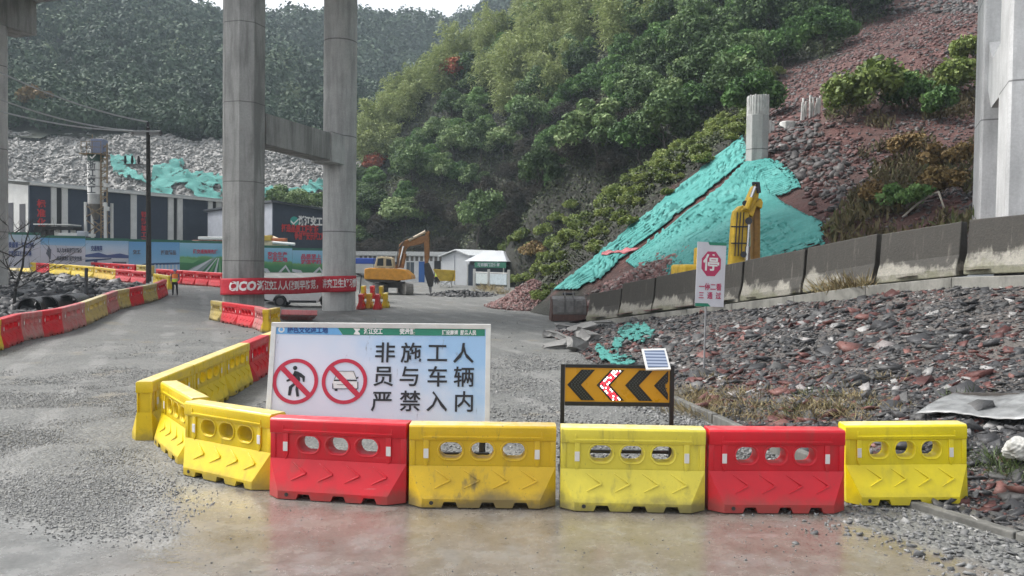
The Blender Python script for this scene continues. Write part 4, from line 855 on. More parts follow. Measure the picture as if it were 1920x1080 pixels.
for ax_, ay in ((-.62, -.6), (1.2, -.6), (-.62, .6), (1.2, .6)):
    m = MB(); m.beam((sx + ax_, sy + ay, gz(sx, sy) - .2), (sx + ax_, sy + ay, zpy(380)), .2, .2); m.build('leg', white_p, t)
for z0, z1 in ((zpy(408), zpy(386)), (zpy(440), zpy(412))):
    m = MB()
    for ya in (-.82, .82): m.beam((sx - .62, sy + ya * .75, z0), (sx + 1.2, sy + ya * .75, z1), .08, .08); m.beam((sx + 1.2, sy + ya * .75, z0), (sx - .62, sy + ya * .75, z1), .08, .08)
    m.build('bracing', rustm, t)
m = MB(); lx = sx + .98
for k in (-.28, .28): m.beam((lx + k, sy - .4, gz(sx, sy)), (lx + k, sy - .4, zpy(270)), .10, .10)
for k in range(34):
    z = zpy(440) + k * .29
    if z < zpy(272): m.beam((lx - .28, sy - .4, z), (lx + .28, sy - .4, z + (.29 if k % 2 else 0)), .06, .07)
m.build('ladder', rustm, t)
m = MB(); m.box((sx + .35, sy, zpy(275)), (1.1, 1.0, 1.3)); m.build('filter_box', simple('blue_grey_paint', (.17, .20, .30), .5), t, bevel=.03)
m = MB(); m.box((sx - .1, sy, zpy(290)), (2.0, 1.7, .08))
for k in (-.9, -.4, .1, .9): m.beam((sx + k, sy - .8, zpy(289)), (sx + k, sy - .8, zpy(268)), .04, .04)
m.beam((sx - .95, sy - .8, zpy(268)), (sx + .95, sy - .8, zpy(268)), .04, .04); m.beam((sx - .95, sy - .8, zpy(278)), (sx + .95, sy - .8, zpy(278)), .04, .04); m.beam((sx - .3, sy, zpy(290)), (sx - .3, sy, zpy(252)), .06, .06); m.build('railing', rustm, t)
for dx, py in ((1.2, 348), (1.15, 385), (1.35, 392)):
    m = MB(); m.box((sx + dx, sy - .55, zpy(py)), (.36, .2, .38)); m.build('floodlight', white_p, t, bevel=.03)
# mixer hopper and belt under the silo
t = thing('batching_machine', 'cluttered white and grey mixer frame with hopper under the silo', 'machine', (sx, sy - 3.2, gz(sx, sy - 3.2)))
m = MB()
for ax_ in (-1.1, 1.1):
    for ay in (-.6, .6): m.beam((ax_, ay, 0), (ax_, ay, 3.3), .18, .18)
m.beam((-1.3, -.6, 3.2), (1.3, -.6, 3.2), .2, .25); m.beam((-1.3, .6, 3.2), (1.3, .6, 3.2), .2, .25); m.build('frame', white_p, t)
MB().box((0, 0, 2.5), (1.3, 1.0, 1.0), taper=1.45).build('hopper', simple('teal_grey', (.16, .24, .22), .5), t)
MB().beam((.1, -.9, .3), (1.5, -.9, 3.0), .5, .16).build('conveyor', simple('belt', (.05, .05, .05), .8), t)
MB().box((1.0, -.9, 3.25), (.8, .5, .45)).build('motor', grey_p, t, bevel=.05)
MB().box((-.5, -.85, 1.9), (.6, .3, .6), rot=(0, .6, 0)).build('panel', white_letter, t)
# dark canopy frame near the navy shed
t = thing('canopy', 'small black canopy frame with a white roof sheet above the hoarding', 'canopy', P(108, 440, 72) * 1.0); t.location.z = gz(t.location.x, 72)
H_ = P(108, 428, 72).z - t.location.z; m = MB(); m.box((0, 0, H_ + .3), (3.2, 2.0, .10)); m.build('roof', white_letter, t)
m = MB(); m.box((.1, 0, H_), (3.4, 1.6, .28)); m.box((-1.2, 0, H_ - .45), (1.0, 1.4, .8)); m.build('body', black_p, t)
for k in (-1.4, 0, 1.4): MB().beam((k, 0, 0), (k, 0, H_), .32, .3).build('leg', white_p, t)
# orange and white site machine behind the hoarding
t = thing('site_truck', 'orange and white concrete truck top showing over the hoarding between pier columns', 'truck', (P(520, 450, 76).x, 76, gz(-22, 76))); hz_ = P(520, 462, 76).z - t.location.z
MB().box((0, 0, hz_ - .9), (4.6, 2.0, .5)).build('chassis', black_p, t)
MB().tube([(-1.9, 0, hz_ + .05), (-.4, 0, hz_ + .25), (.9, 0, hz_ - .05)], [.45, .75, .5], 16).build('drum', simple('drum_paint', (.5, .42, .28), .5, .2), t, smooth=True)
MB().box((-1.2, -.2, hz_ + .75), (1.7, 1.1, .5)).build('hopper', flat('machine_yellow', (.55, .36, .05)), t, bevel=.05)
MB().box((.3, -.3, hz_ + .62), (1.3, .8, .3)).build('cover', flat('machine_orange', (.48, .14, .05)), t, bevel=.05)
MB().tube([(-.2, -.8, hz_ + .35), (1.9, -.8, hz_ + .2)], .14, 10).build('pipe', white_letter, t, smooth=True)
for sx_ in (-1.5, 1.5): MB().tube([(sx_, -1, .5), (sx_, 1, .5)], .5, 18).build('wheel', black_p, t)
t = thing('site_truck', 'white roofed truck with a rusty rim beside the grey shed wall', 'truck', (P(400, 450, 78).x, 78, gz(-29, 78))); hz_ = P(400, 452, 78).z - t.location.z
MB().box((0, 0, hz_ - .6), (3.4, 2, 1.3)).build('body', flat('machine_rust', (.33, .12, .07)), t, bevel=.06); MB().box((.2, -.3, hz_ + .25), (2.6, 1.5, .28)).build('roof', white_letter, t, bevel=.05)
for sx_ in (-1.1, 1.1): MB().tube([(sx_, -1, .5), (sx_, 1, .5)], .5, 18).build('wheel', black_p, t)

# ---- printed hoardings round the yard
def print_mat(name, stops, axis=2, rng_=(0, 1)):
    m, t, b = new_mat(name); sp = t.nodes.new('ShaderNodeSeparateXYZ'); t.links.new(coords(t, 'Generated'), sp.inputs[0]); n = noise(t, coords(t, 'Generated'), 3, 4)
    f = math_(t, 'ADD', sp.outputs[axis], math_(t, 'MULTIPLY', math_(t, 'SUBTRACT', n, .5), .18)); t.links.new(ramp(t, f, stops), b.inputs['Base Color']); b.inputs['Roughness'].default_value = .45; return m
pr_sky = print_mat('print_sky', [(0, (.42, .47, .55)), (.4, (.50, .54, .60)), (.75, (.40, .52, .66)), (1, (.20, .38, .58))]); pr_blue = print_mat('print_blue', [(0, (.30, .45, .62)), (.5, (.16, .36, .58)), (1, (.10, .29, .54))])
pr_white = print_mat('print_white', [(0, (.46, .47, .54)), (.6, (.50, .50, .58)), (1, (.36, .47, .56))]); pr_green = print_mat('print_green', [(0, (.02, .10, .05)), (.45, (.04, .20, .08)), (.56, (.12, .30, .10)), (.62, (.13, .38, .50)), (1, (.22, .43, .60))])
green_top = flat('hoarding_green', (.02, .12, .08), .6); ink_blue = flat('ink_blue', (.05, .08, .22)); ink_grey = flat('ink_grey', (.10, .11, .15)); ink_red = flat('ink_red', (.45, .05, .10)); ink_pale = flat('ink_pale', (.50, .54, .58)); ink_navy = flat('ink_navy', (.03, .07, .16)); ink_green = flat('ink_green', (.02, .12, .05)); ink_lgreen = flat('ink_light_green', (.12, .33, .14)); ink_road = flat('ink_road', (.22, .28, .28))
hp = [(-12, 67), (4, 67), (76, 68), (160, 69), (241, 70), (337, 71), (420, 72), (486, 73), (548, 74), (612, 75)]
htop = np.interp([h[0] for h in hp], [-12, 160, 330, 412, 490, 612], [436, 450, 455, 456, 463, 472]); hbot = np.interp([h[0] for h in hp], [-12, 160, 330, 410, 612], [488, 494, 505, 512, 520])
hlab = ['dark blue hoarding panel cut off at the picture edge', 'white hoarding panel with two lines of blue writing behind the bare tree', 'white hoarding panel with a dark diamond and grey writing', 'sky blue hoarding panel with a white bridge and distant hills', 'blue hoarding panel with an arch bridge, behind the utility pole', 'sky hoarding panel with a fan of green road strips and red letters', 'green motorway hoarding panel mostly behind the first pier column', 'hoarding panel with red slogans and a white swooping road', 'hoarding panel with red slogans beside the round pier column']
for i in range(len(hp) - 1):
    a0 = P(hp[i][0], htop[i], hp[i][1]); b0 = P(hp[i + 1][0], htop[i + 1], hp[i + 1][1]); za = P(hp[i][0], hbot[i], hp[i][1]).z - .6; zt_ = (a0.z + b0.z) / 2
    a1, b1 = Vector((a0.x, a0.y, 0)), Vector((b0.x, b0.y, 0)); hd = (b1 - a1).normalized(); hn = Vector((hd.y, -hd.x, 0)); L = (b1 - a1).length; zb_ = za; Hh = zt_ - zb_
    t = thing('hoarding_panel', hlab[i], 'hoarding', a1); W_ = lambda s, k: hd * (s * L) + UP * (zb_ + k * Hh)
    def patch(name, poly, mat, lift): MB().prism([(p_[0] * L, zb_ + p_[1] * Hh) for p_ in poly], hn * lift, hd, UP, hn * .012).build(name, mat, t)
    MB().prism([(.01, zb_), (L - .01, zb_), (L - .01, zt_), (.01, zt_)], -hn * .08, hd, UP, hn * .08).build('panel', [ink_navy, pr_white, pr_white, pr_sky, pr_blue, pr_green, pr_green, pr_green, pr_green][i], t)
    MB().prism([(0, zt_ + .003), (L, zt_ + .003), (L, zt_ + .22), (0, zt_ + .22)], -hn * .07, hd, UP, hn * .06).build('top_strip', green_top, t)
    for s_ in (.06, .94): MB().beam(hd * (s_ * L) - hn * .16 + UP * (gz(a1.x, a1.y) - .3), hd * (s_ * L) - hn * .16 + UP * zt_, .1, .1).build('post', galv, t)
    tx = lambda body, s, k, size, mat, w: text_obj('lettering', body, size, mat, t, W_(s, k) + hn * .03, hd, UP, .03, .02, width=w * L)
    if i == 1: tx('质量第一安全为先', .5, .68, .5, ink_blue, .66); tx('文明施工保护环境', .46, .42, .5, ink_blue, .6)
    if i == 2: patch('diamond', [(.12, .5), (.22, .3), (.24, .62), (.17, .72)], ink_grey, .004); tx('以人为本科学管理精心', .64, .60, .42, ink_grey, .56); tx('优质高效建设平安交通', .64, .34, .42, ink_grey, .56); patch('sky_band', [(0, .78), (1, .74), (1, 1), (0, 1)], pr_blue, .003)
    if i == 3: patch('hills', [(0, .52), (.3, .60), (.5, .52), (.8, .58), (1, .52), (1, .42), (0, .44)], ink_blue, .004); patch('bridge', [(0, .36), (.6, .42), (.6, .38), (.28, .33), (.26, .12), (.2, .12), (.2, .31), (0, .28)], ink_navy, .010); patch('ship', [(.62, .30), (.95, .30), (.95, .04), (.66, .04)], ink_grey, .008); patch('cabins', [(.6, .40), (.95, .40), (.95, .32), (.6, .32)], ink_pale, .010); tx('交通强国', .26, .72, .5, ink_blue, .26)
    if i == 4: patch('arch', [(0, .06), (.12, .2), (.3, .30), (.5, .33), (1, .36), (1, .30), (.5, .26), (.3, .22), (.1, .08), (.1, .0), (0, 0)], ink_navy, .005); tx('交工', .16, .66, .42, ink_grey, .15); tx('打造精品', .78, .66, .42, ink_grey, .30); [patch('strip', [(.5 + .07 * k, .0), (.54 + .07 * k, .0), (.53 + .07 * k, .28), (.50 + .07 * k, .28)], ink_pale, .009) for k in range(7)]; patch('white_edge', [(.40, .02), (.43, .02), (.43, .98), (.40, .98)], ink_pale, .012)
    if i in (5, 6): patch('road', [(0, .04), (.3, .28), (.75, .56), (.80, .56), (.42, .05)], ink_road, .005); patch('road_line', [(.03, .05), (.3, .24), (.7, .53), (.73, .53), (.25, .05)], ink_pale, .010); [patch('strip', [(.5 + .13 * k, .05), (.56 + .13 * k, .05), (.85 + .02 * k, .56), (.83 + .02 * k, .56)], ink_lgreen if k % 2 else ink_pale, .010) for k in range(4)]; patch('trees', [(0, .52), (.1, .56), (.3, .5), (.45, .52), (.3, .40), (0, .42)], ink_lgreen, .008); tx('建交通强国先行', .58, .74, .4, ink_red, .56)
    if i in (7, 8): patch('road', [(0, .42), (.25, .38), (.5, .05), (.38, .05), (.2, .28), (0, .34)], ink_pale, .006); patch('road_line', [(.45, .04), (.8, .42), (1, .10), (1, .20), (.8, .50), (.4, .10)], ink_pale, .010); tx('安全生产\n平安工地' if i == 7 else '品质至上\n诚信守约', .55, .72, .48, ink_red, .6)

# ---- utility pole with wires
t = thing('utility_pole', 'dark wooden utility pole with crossarm and insulators above the barriers', 'utility pole', G(279, 536)); d_ = t.location.y; bz_ = t.location.z; X0 = t.location.x
wood = simple('pole_wood', (.030, .026, .023), .85, .3, 5, .3); iron = flat('dark_iron', (.03, .03, .035), .6)
zz = lambda py, px=279: P(px, py, d_).z - bz_; xx = lambda px: (px - 960) / FPX * d_ - X0
top = zz(240); m = MB(); m.tube([(0, 0, -.4), (xx(277.5), 0, top)], [.19, .125], 14); m.build('pole', wood, t, smooth=True)
m = MB(); m.beam((xx(246), 0, zz(251)), (xx(302), 0, zz(250)), .16, .2); m.beam((xx(277), 0, zz(247)), (xx(277), 0, zz(234)), .07, .07); m.build('crossarm', simple('arm_steel', (.26, .26, .26), .6), t)
ins = []
for px, py in ((249, 249), (301, 249), (277, 232)):
    m = MB(); z = zz(py); x = xx(px)
    for k in range(3): m.tube([(x, 0, z - .10 + k * .08), (x, 0, z - .06 + k * .08)], [.16 - .02 * k, .10], 10)
    m.tube([(x, 0, z - .2), (x, 0, z + .16)], .05, 8); m.build('insulator', iron, t); ins.append(Vector((X0 + x, d_, bz_ + z + .12)))
m = MB(); m.beam((xx(233), -.1, zz(309)), (xx(276), 0, zz(309)), .07, .07); m.beam((xx(276), 0, zz(322)), (xx(262), -.1, zz(311)), .05, .05); m.build('bracket', simple('bracket_steel', (.16, .16, .16), .6), t)
for px in (236, 249, 261):
    m = MB(); m.tube([(xx(px), -.1, zz(308)), (xx(px), -.1, zz(304)), (xx(px), -.1, zz(293))], [.05, .10, .06], 8); m.build('fuse', iron, t)
wm = flat('cable', (.36, .37, .38), .6)
def wire(label, a, b, sag, r=.05):
    pts = [a + (b - a) * (k / 18) - UP * (sag * 4 * (k / 18) * (1 - k / 18)) for k in range(19)]; o = MB().tube(pts, r, 5).build('wire', wm, smooth=True); tag(o, label, 'wire')
wire('overhead wire ending on the pole top insulator', ins[2], P(-60, 105, 46), .5); wire('overhead wire ending on the near crossarm insulator', ins[0], P(-60, 162, 45), .45); wire('lowest overhead wire crossing in front of the silo', ins[1], P(-60, 192, 47), .5)
wire('thin drop wire from the crossarm to the fuses', ins[1] - UP * .3, Vector((X0 + xx(249), d_ - .1, bz_ + zz(293))), .12, .02); wire('thin drop wire along the pole', Vector((X0 + xx(276), d_ - .2, bz_ + zz(290))), Vector((X0 + xx(262), d_ - .12, bz_ + zz(306))), .1, .02)
t = thing('fence_post', 'short dark post standing in the slate debris', 'post', G(136, 574) + Vector((0, 1.2, 0)))
MB().beam((0, 0, -.2), (0.02, 0, P(133, 502, t.location.y).z - t.location.z), .12, .12).build('post', iron, t, bevel=.01)

# ---- white site sheds at the end of the yard
t = thing('long_shed', 'long low white site shed with grey fascia, windows and a blue door behind the digger', 'shed')
L0, L1 = P(640, 500, 101), P(872, 500, 97); L0.z = L1.z = 0; ld = (L1 - L0).normalized(); ln_ = Vector((ld.y, -ld.x, 0)); LL = (L1 - L0).length
def l_px(px): k = (px - 960) / FPX; return (k * L0.y - L0.x) / (ld.x - k * ld.y)
MB().prism([(0, .2), (LL, .2), (LL, 3.8), (0, 3.8)], L0, ld, UP, -ln_ * 5).build('wall', simple('shed_wall', (.62, .63, .63), .6, .15, 1.2), t)
MB().beam(L0 + ln_ * .1 + UP * 4.05, L1 + ln_ * .1 + UP * 4.05, .45, .5).build('roof', simple('fascia', (.52, .53, .52), .6), t)
for a0, a1, z0, z1, mt, nm in ((676, 702, 1.5, 3.0, 'w', 'window'), (709, 722, .4, 3.0, 'k', 'doorway'), (762, 776, 1.4, 3.0, 'w', 'window'), (785, 796, .35, 3.1, 'b', 'door'), (814, 826, .35, 3.2, 'k', 'doorway'), (730, 745, 1.5, 3.0, 'w', 'window')):
    mm = {'w': flat('shed_glass', (.10, .12, .14), .25), 'k': black_p, 'b': flat('door_blue', (.03, .12, .36))}[mt]
    s0, s1 = l_px(a0), l_px(a1); w = MB().prism([(s0, z0), (s1, z0), (s1, z1), (s0, z1)], L0 + ln_ * .004, ld, UP, ln_ * .05).build(nm, mm, t)
    if mt == 'w': MB().beam(L0 + ld * ((s0 + s1) / 2) + ln_ * .07 + UP * z0, L0 + ld * ((s0 + s1) / 2) + ln_ * .07 + UP * z1, .06, .03).build('frame', white_p, w)
m = MB()
for k in range(26):
    s = l_px(674) + k * .62
    if s < LL - .3: m.prism([(s, 3.15), (s + .36, 3.15), (s + .36, 3.72), (s, 3.72)], L0 + ln_ * .003, ld, UP, ln_ * .03)
m.build('vent_row', simple('brown_vent', (.12, .11, .10), .7), t)
t = thing('white_house', 'small white gabled prefab house next to the long shed', 'prefab house'); W0, W1 = P(828, 500, 92), P(880, 500, 89); W0.z = W1.z = 0; h_ = (W1 - W0).normalized(); n_ = Vector((h_.y, -h_.x, 0)); q = (W1 - W0).length
MB().prism([(0, .2), (q, .2), (q, 3.7), (q * .55, 4.3), (0, 3.6)], W0, h_, UP, -n_ * 6).build('wall', simple('prefab_white', (.42, .44, .46), .5, .06, 1), t)
MB().beam(W0 + h_ * (q * .48) + n_ * .02 + UP * .4, W0 + h_ * (q * .48) + n_ * .02 + UP * 3.9, .05, .05).build('joint', grey_p, t)
MB().prism([(-.3, 3.62), (q * .55, 4.36), (q + .2, 3.74), (q + .2, 3.84), (q * .55, 4.5), (-.3, 3.74)], W0 + n_ * .3, h_, UP, -n_ * 6.5).build('roof', simple('prefab_roof', (.50, .52, .53), .5), t)
t = thing('gatehouse', 'white hip-roofed kiosk with dark blue front and green banner', 'kiosk'); K0, K1 = P(878, 500, 88), P(948, 500, 86); K0.z = K1.z = 0; h_ = (K1 - K0).normalized(); n_ = Vector((h_.y, -h_.x, 0)); q = (K1 - K0).length
MB().prism([(0, .2), (q, .2), (q, 2.8), (0, 2.8)], K0, h_, UP, -n_ * 4).build('wall', simple('kiosk_navy', (.03, .045, .07), .5), t)
vs = [K0 - h_ * .3 + n_ * .4 + UP * 3.15, K1 + h_ * .3 + n_ * .4 + UP * 3.15, K1 + h_ * .3 - n_ * 4.4 + UP * 3.15, K0 - h_ * .3 - n_ * 4.4 + UP * 3.15, K0 + h_ * 1.0 - n_ * 2 + UP * 4.35, K1 - h_ * 1.3 - n_ * 2 + UP * 4.35]
MB().add(vs, [(0, 1, 5, 4), (1, 2, 5), (2, 3, 4, 5), (3, 0, 4), (0, 3, 2, 1)]).build('roof', bpy.data.materials['prefab_white'], t)
MB().prism([(1.0, 2.45), (q + .25, 2.45), (q + .25, 3.05), (1.0, 3.05)], K0 + n_ * .35, h_, UP, n_ * .04).build('banner', flat('banner_green', (.03, .17, .11)), t)
text_obj('lettering', '项目部门卫值班', .4, ink_pale, t, K0 + h_ * (q * .6) + n_ * .41 + UP * 2.75, h_, UP, .02, .01, width=q * .6)
for s_ in (.02, .98): MB().beam(K0 + h_ * (q * s_) + n_ * .3 + UP * .2, K0 + h_ * (q * s_) + n_ * .3 + UP * 2.9, .12, .12).build('post', white_p, t)
t = thing('white_fence', 'short white panel fence with three posts beside the red gravel mound', 'fence'); F0, F1 = G(889, 540), G(957, 544); fd_ = F1 - F0
for k in (0, .41, .95): MB().beam(F0 + fd_ * k + UP * -.1, F0 + fd_ * k + UP * 1.95, .26, .22).build('post', white_p, t, bevel=.02)
for k0, k1, mt in ((.05, .38, simple('fence_panel', (.40, .45, .45), .5)), (.45, .9, simple('fence_panel_blue', (.38, .44, .47), .5))):
    MB().beam(F0 + fd_ * k0 + UP * 1.0, F0 + fd_ * k1 + UP * 1.0, .05, 1.05).build('panel', mt, t)
MB().beam(F0 + fd_ * .02 + UP * 1.62, F0 + fd_ * .94 + UP * 1.62, .06, .1).build('rail', white_p, t)
# ================================================================== WATER BARRIERS
def plastic(name, c, fade=0.0, grime=.25, dirt=(.10, .085, .06), rough=.34):
    m, t, b = new_mat(name); co = coords(t); oi = t.nodes.new('ShaderNodeObjectInfo'); geo = t.nodes.new('ShaderNodeNewGeometry').outputs['Position']
    n1 = noise(t, geo, 2.3, 6, .65); n2 = noise(t, stretch(t, geo, (6, 6, 1.2)), 1.0, 5, .65); n3 = noise(t, geo, 26, 4, .7)
    k = ramp(t, n1, [(.3, tuple(v * .86 for v in c)), (.7, tuple(min(1, v * 1.08) for v in c))])
    if fade: k = mix(t, math_(t, 'MULTIPLY', mapr(t, n2, .38, .62, .35, 1), fade), k, (.42, .33, .30))
    sp = t.nodes.new('ShaderNodeSeparateXYZ'); t.links.new(co, sp.inputs[0])
    low = mapr(t, math_(t, 'ADD', sp.outputs[2], math_(t, 'MULTIPLY', math_(t, 'SUBTRACT', n1, .5), .5)), .20, .0, 0, .8)
    g = math_(t, 'MAXIMUM', math_(t, 'MULTIPLY', mapr(t, n2, .54, .74), grime), math_(t, 'MULTIPLY', low, min(1, grime * 2)))
    spk = math_(t, 'MULTIPLY', mapr(t, n3, .64, .72), grime * 1.2); g = math_(t, 'MAXIMUM', g, spk)
    top = math_(t, 'MULTIPLY', mapr(t, sp.outputs[2], .860, .868), mapr(t, n2, .35, .6, .35, .8)); k = mix(t, top, k, tuple(.35 + .5 * v for v in c) if c[1] > .2 else tuple(.10 + .9 * v for v in c))  # pale top face: wear plus the sky's reflection, both put into the colour
    scr = math_(t, 'MULTIPLY', mapr(t, noise(t, stretch(t, geo, (2.5, 2.5, 46)), 1.0, 4, .7), .665, .70), mapr(t, n1, .42, .6)); k = mix(t, math_(t, 'MULTIPLY', scr, .4), k, tuple(.25 + .6 * v for v in c))
    k = mix(t, g, k, dirt); t.links.new(k, b.inputs['Base Color'])
    t.links.new(math_(t, 'ADD', math_(t, 'MULTIPLY', g, .4), math_(t, 'ADD', math_(t, 'MULTIPLY', n1, .2), rough - .1)), b.inputs['Roughness'])
    bump(t, b, n1, .12, .03); return m
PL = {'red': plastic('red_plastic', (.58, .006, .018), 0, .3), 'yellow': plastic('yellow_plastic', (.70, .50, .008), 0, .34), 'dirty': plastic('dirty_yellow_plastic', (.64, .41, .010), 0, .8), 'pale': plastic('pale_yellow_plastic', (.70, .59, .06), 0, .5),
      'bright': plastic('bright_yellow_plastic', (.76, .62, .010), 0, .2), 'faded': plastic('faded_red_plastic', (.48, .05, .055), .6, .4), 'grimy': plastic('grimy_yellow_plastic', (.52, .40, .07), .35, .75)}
refl_m = flat('reflector_sheet', (.68, .66, .64), .35); plug_m = flat('plug_black', (.03, .03, .03), .5)
BL, BH = 1.54, .87
def barrier_body():
    h = BL / 2 - .004; m = MB()
    # octagonal foot with cable notches, rising into two sloped faces
    for sgn in (-1, 1):
        y = lambda v: v * sgn
        A = [(-h, y(.12), .09), (-.62, y(.24), .09), (.60, y(.24), .09), (h, y(.12), .09)]
        B = [(-h, y(.105), .42), (h, y(.105), .42)]
        m.add([A[1], A[2], B[1], B[0]], [(0, 1, 2, 3)]); m.add([A[0], A[1], B[0]], [(0, 1, 2)]); m.add([A[2], A[3], B[1]], [(0, 1, 2)])
        # skirt with notches
        pts = [(-.62, 0)]
        for nx in (-.33, .06, .40): pts += [(nx - .085, 0), (nx - .060, .062), (nx + .060, .062), (nx + .085, 0)]
        pts += [(.60, 0), (.60, .09), (-.62, .09)]
        m.add([(a, y(.24), b) for a, b in pts], [tuple(range(len(pts)))])
        for nx in (-.33, .06, .40):
            q = [(nx - .085, 0), (nx - .060, .062), (nx + .060, .062), (nx + .085, 0)]
            for (a0, b0), (a1, b1) in zip(q, q[1:]): m.add([(a0, y(.24), b0), (a1, y(.24), b1), (a1, y(.05), b1), (a0, y(.05), b0)], [(0, 1, 2, 3)])
            m.add([(a, y(.05), b) for a, b in q], [(0, 1, 2, 3)])
        m.add([(-h, y(.12), 0), (-.62, y(.24), 0), (-.62, y(.24), .09), (-h, y(.12), .09)], [(0, 1, 2, 3)]); m.add([(.60, y(.24), 0), (h, y(.12), 0), (h, y(.12), .09), (.60, y(.24), .09)], [(0, 1, 2, 3)])
        # moulded chevrons on the slope
        nrm = Vector((0, sgn * .925, .378)); sl_ = Vector((0, -sgn * .378, .925))
        for k in range(4):
            x0 = -.50 + .30 * k; tip = Vector((x0 + .17, y(.24), .09)) + sl_ * .20
            for dz, dx in ((.115, -.17), (-.085, -.16)):
                e = tip + sl_ * dz + Vector((dx, 0, 0)); d = (e - tip).normalized(); s = d.cross(nrm).normalized()
                w = .011; vs = [tip + s * w, tip - s * w, e - s * w * .5, e + s * w * .5]
                m.add([v - nrm * .004 for v in vs] + [v + nrm * (.020 if i < 2 else .006) for i, v in enumerate(vs)], [(4, 5, 6, 7), (0, 1, 5, 4), (1, 2, 6, 5), (2, 3, 7, 6), (3, 0, 4, 7)])
    for x in (-h, h): m.add([(x, -.12, 0), (x, .12, 0), (x, .12, .09), (x, .105, .42), (x, -.105, .42), (x, -.12, .09)], [tuple(range(6))])
    # upper rim, its groove line and the stiffening ribs beside the reflectors
    m.prism([(-.115, .70), (.115, .70), (.122, .72), (.122, .845), (.10, BH), (-.10, BH), (-.122, .845), (-.122, .72)], (-h, 0, 0), (0, 1, 0), (0, 0, 1), (2 * h, 0, 0))
    for sgn in (-1, 1):
        m.box((0, sgn * .122, .738), (1.24, .022, .022)); m.box((-.61, sgn * .124, .765), (.015, .012, .07)); m.box((.61, sgn * .124, .765), (.015, .012, .07))
        for x in (-.59, .57): m.prism([(x - .03, .72), (x + .03, .72), (x + .03, .47), (x, .40), (x - .03, .47)], (0, sgn * .090, 0), (1, 0, 0), (0, 0, 1), (0, sgn * .022, 0))
        for x in (-h + .03, h - .03): m.box((x, sgn * .095, .56), (.06, .022, .28))
    o = m.build('body', PL['red'], bevel=.009)
    # perforated upper web
    c = bpy.data.curves.new('web', 'CURVE'); c.dimensions = '2D'; c.fill_mode = 'BOTH'; c.extrude = .080; c.bevel_depth = .013; c.bevel_resolution = 2; c.offset = -.013
    def spl(pts):
        s = c.splines.new('POLY'); s.points.add(len(pts) - 1); s.use_cyclic_u = True
        for p, (a, b) in zip(s.points, pts): p.co = (a, b, 0, 1)
    spl([(-h + .02, .40), (h - .02, .40), (h - .02, .72), (-h + .02, .72)])
    for x in (-.335, -.005, .325): spl([(x + (.034 if math.cos(a) > 0 else -.034) + .084 * math.cos(a), .585 + .088 * math.sin(a)) for a in [6.2832 * k / 28 + .01 for k in range(28)]])
    co_ = bpy.data.objects.new('web', c); col.objects.link(co_); dg = bpy.context.evaluated_depsgraph_get(); me = bpy.data.meshes.new_from_object(co_.evaluated_get(dg))
    me.transform(Matrix.Rotation(math.pi / 2, 4, 'X')); bpy.data.objects.remove(co_)
    # raised collars round the holes
    bm = bmesh.new(); bm.from_mesh(o.data); bm.from_mesh(me)
    mm = MB()
    for sgn in (-1, 1):
        for x in (-.335, -.005, .325):
            ring = [(x + (.034 if math.cos(a) > 0 else -.034) + .100 * math.cos(a), sgn * .097, .585 + .104 * math.sin(a)) for a in [6.2832 * k / 28 + .01 for k in range(29)]]; mm.tube(ring, .011, 6, cap=False)
    tmp = mm.build('tmp', PL['red'], smooth=True); bm.from_mesh(tmp.data); bpy.data.objects.remove(tmp)
    for f in bm.faces: f.material_index = 0
    bm.to_mesh(o.data); bm.free(); o.data.materials.clear(); o.data.materials.append(PL['red']); o.data.set_sharp_from_angle(angle=R(35)); return o
bp0 = thing('water_barrier', None, None); body0 = barrier_body(); body0.parent = bp0
for sgn in (-1, 1):
    for x in (-.59, .57): MB().box((x, sgn * .116, .555), (.052, .008, .105)).build('reflector', refl_m, bp0, bevel=.003)
    MB().tube([(-.52, sgn * .225, .05), (-.52, sgn * .246, .05)], .022, 12).build('drain_plug', plug_m, bp0)
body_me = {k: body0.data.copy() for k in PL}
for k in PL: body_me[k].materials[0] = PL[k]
first_b = [True]
def barrier(a, b, colr, label, group=None, roll=0.0, zs=1.0, off=0.0, fit=True):
    a, b = Vector(a), Vector(b)
    if first_b[0]: o = bp0; first_b[0] = False
    else: o = copy_tree(bp0)
    d = b - a; u = d.normalized(); L = d.length
    yv = Vector((-u.y, u.x, 0)).normalized(); zv = u.cross(yv); M = Matrix((u, yv, zv)).transposed().to_4x4(); M = M @ Matrix.Rotation(roll, 4, 'X'); o.rotation_euler = M.to_euler()
    o.location = (a + b) / 2 + yv * off; o.scale = ((L / (BL + .02)) if fit else 1, 1, zs)
    for ch in o.children:
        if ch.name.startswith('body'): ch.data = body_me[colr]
    return tag(o, label, 'barrier', group)
FR = 'water barriers across the road entrance'
for (a, b, c, lab) in [((328, 886), (492, 923), 'yellow', 'yellow water barrier below the notice board corner, next to the bright red one'), ((494, 933), (757, 949), 'red', 'glossy red water barrier standing below the prohibition symbols of the notice board'),
                       ((761, 951), (1045, 954), 'dirty', 'scuffed grimy yellow water barrier with a battered bottom corner, between red and pale yellow'), ((1048, 957), (1328, 963), 'pale', 'pale faded yellow water barrier directly in front of the black and yellow arrow sign'),
                       ((1331, 962), (1594, 963), 'red', 'red water barrier between the pale yellow one and the clean bright yellow end barrier'), ((1597, 953), (1826, 950), 'bright', 'clean bright yellow water barrier at the end of the row, straddling the kerb')]:
    ba, bb = G(*a), G(*b)
    if c == 'bright': ba, bb = P(1592, 954, 8.80), P(1827, 951, 8.72); ba.z, bb.z = .0, .045
    barrier(ba, bb, c, lab, off=.24)
barrier(G(284, 828), G(340, 876), 'yellow', 'yellow water barrier set at an angle, joining the two yellow rows at the corner', off=.24)
i0, i1 = Vector((-5.32, 11.55, 0)), Vector((-6.0, 19.4, 0))
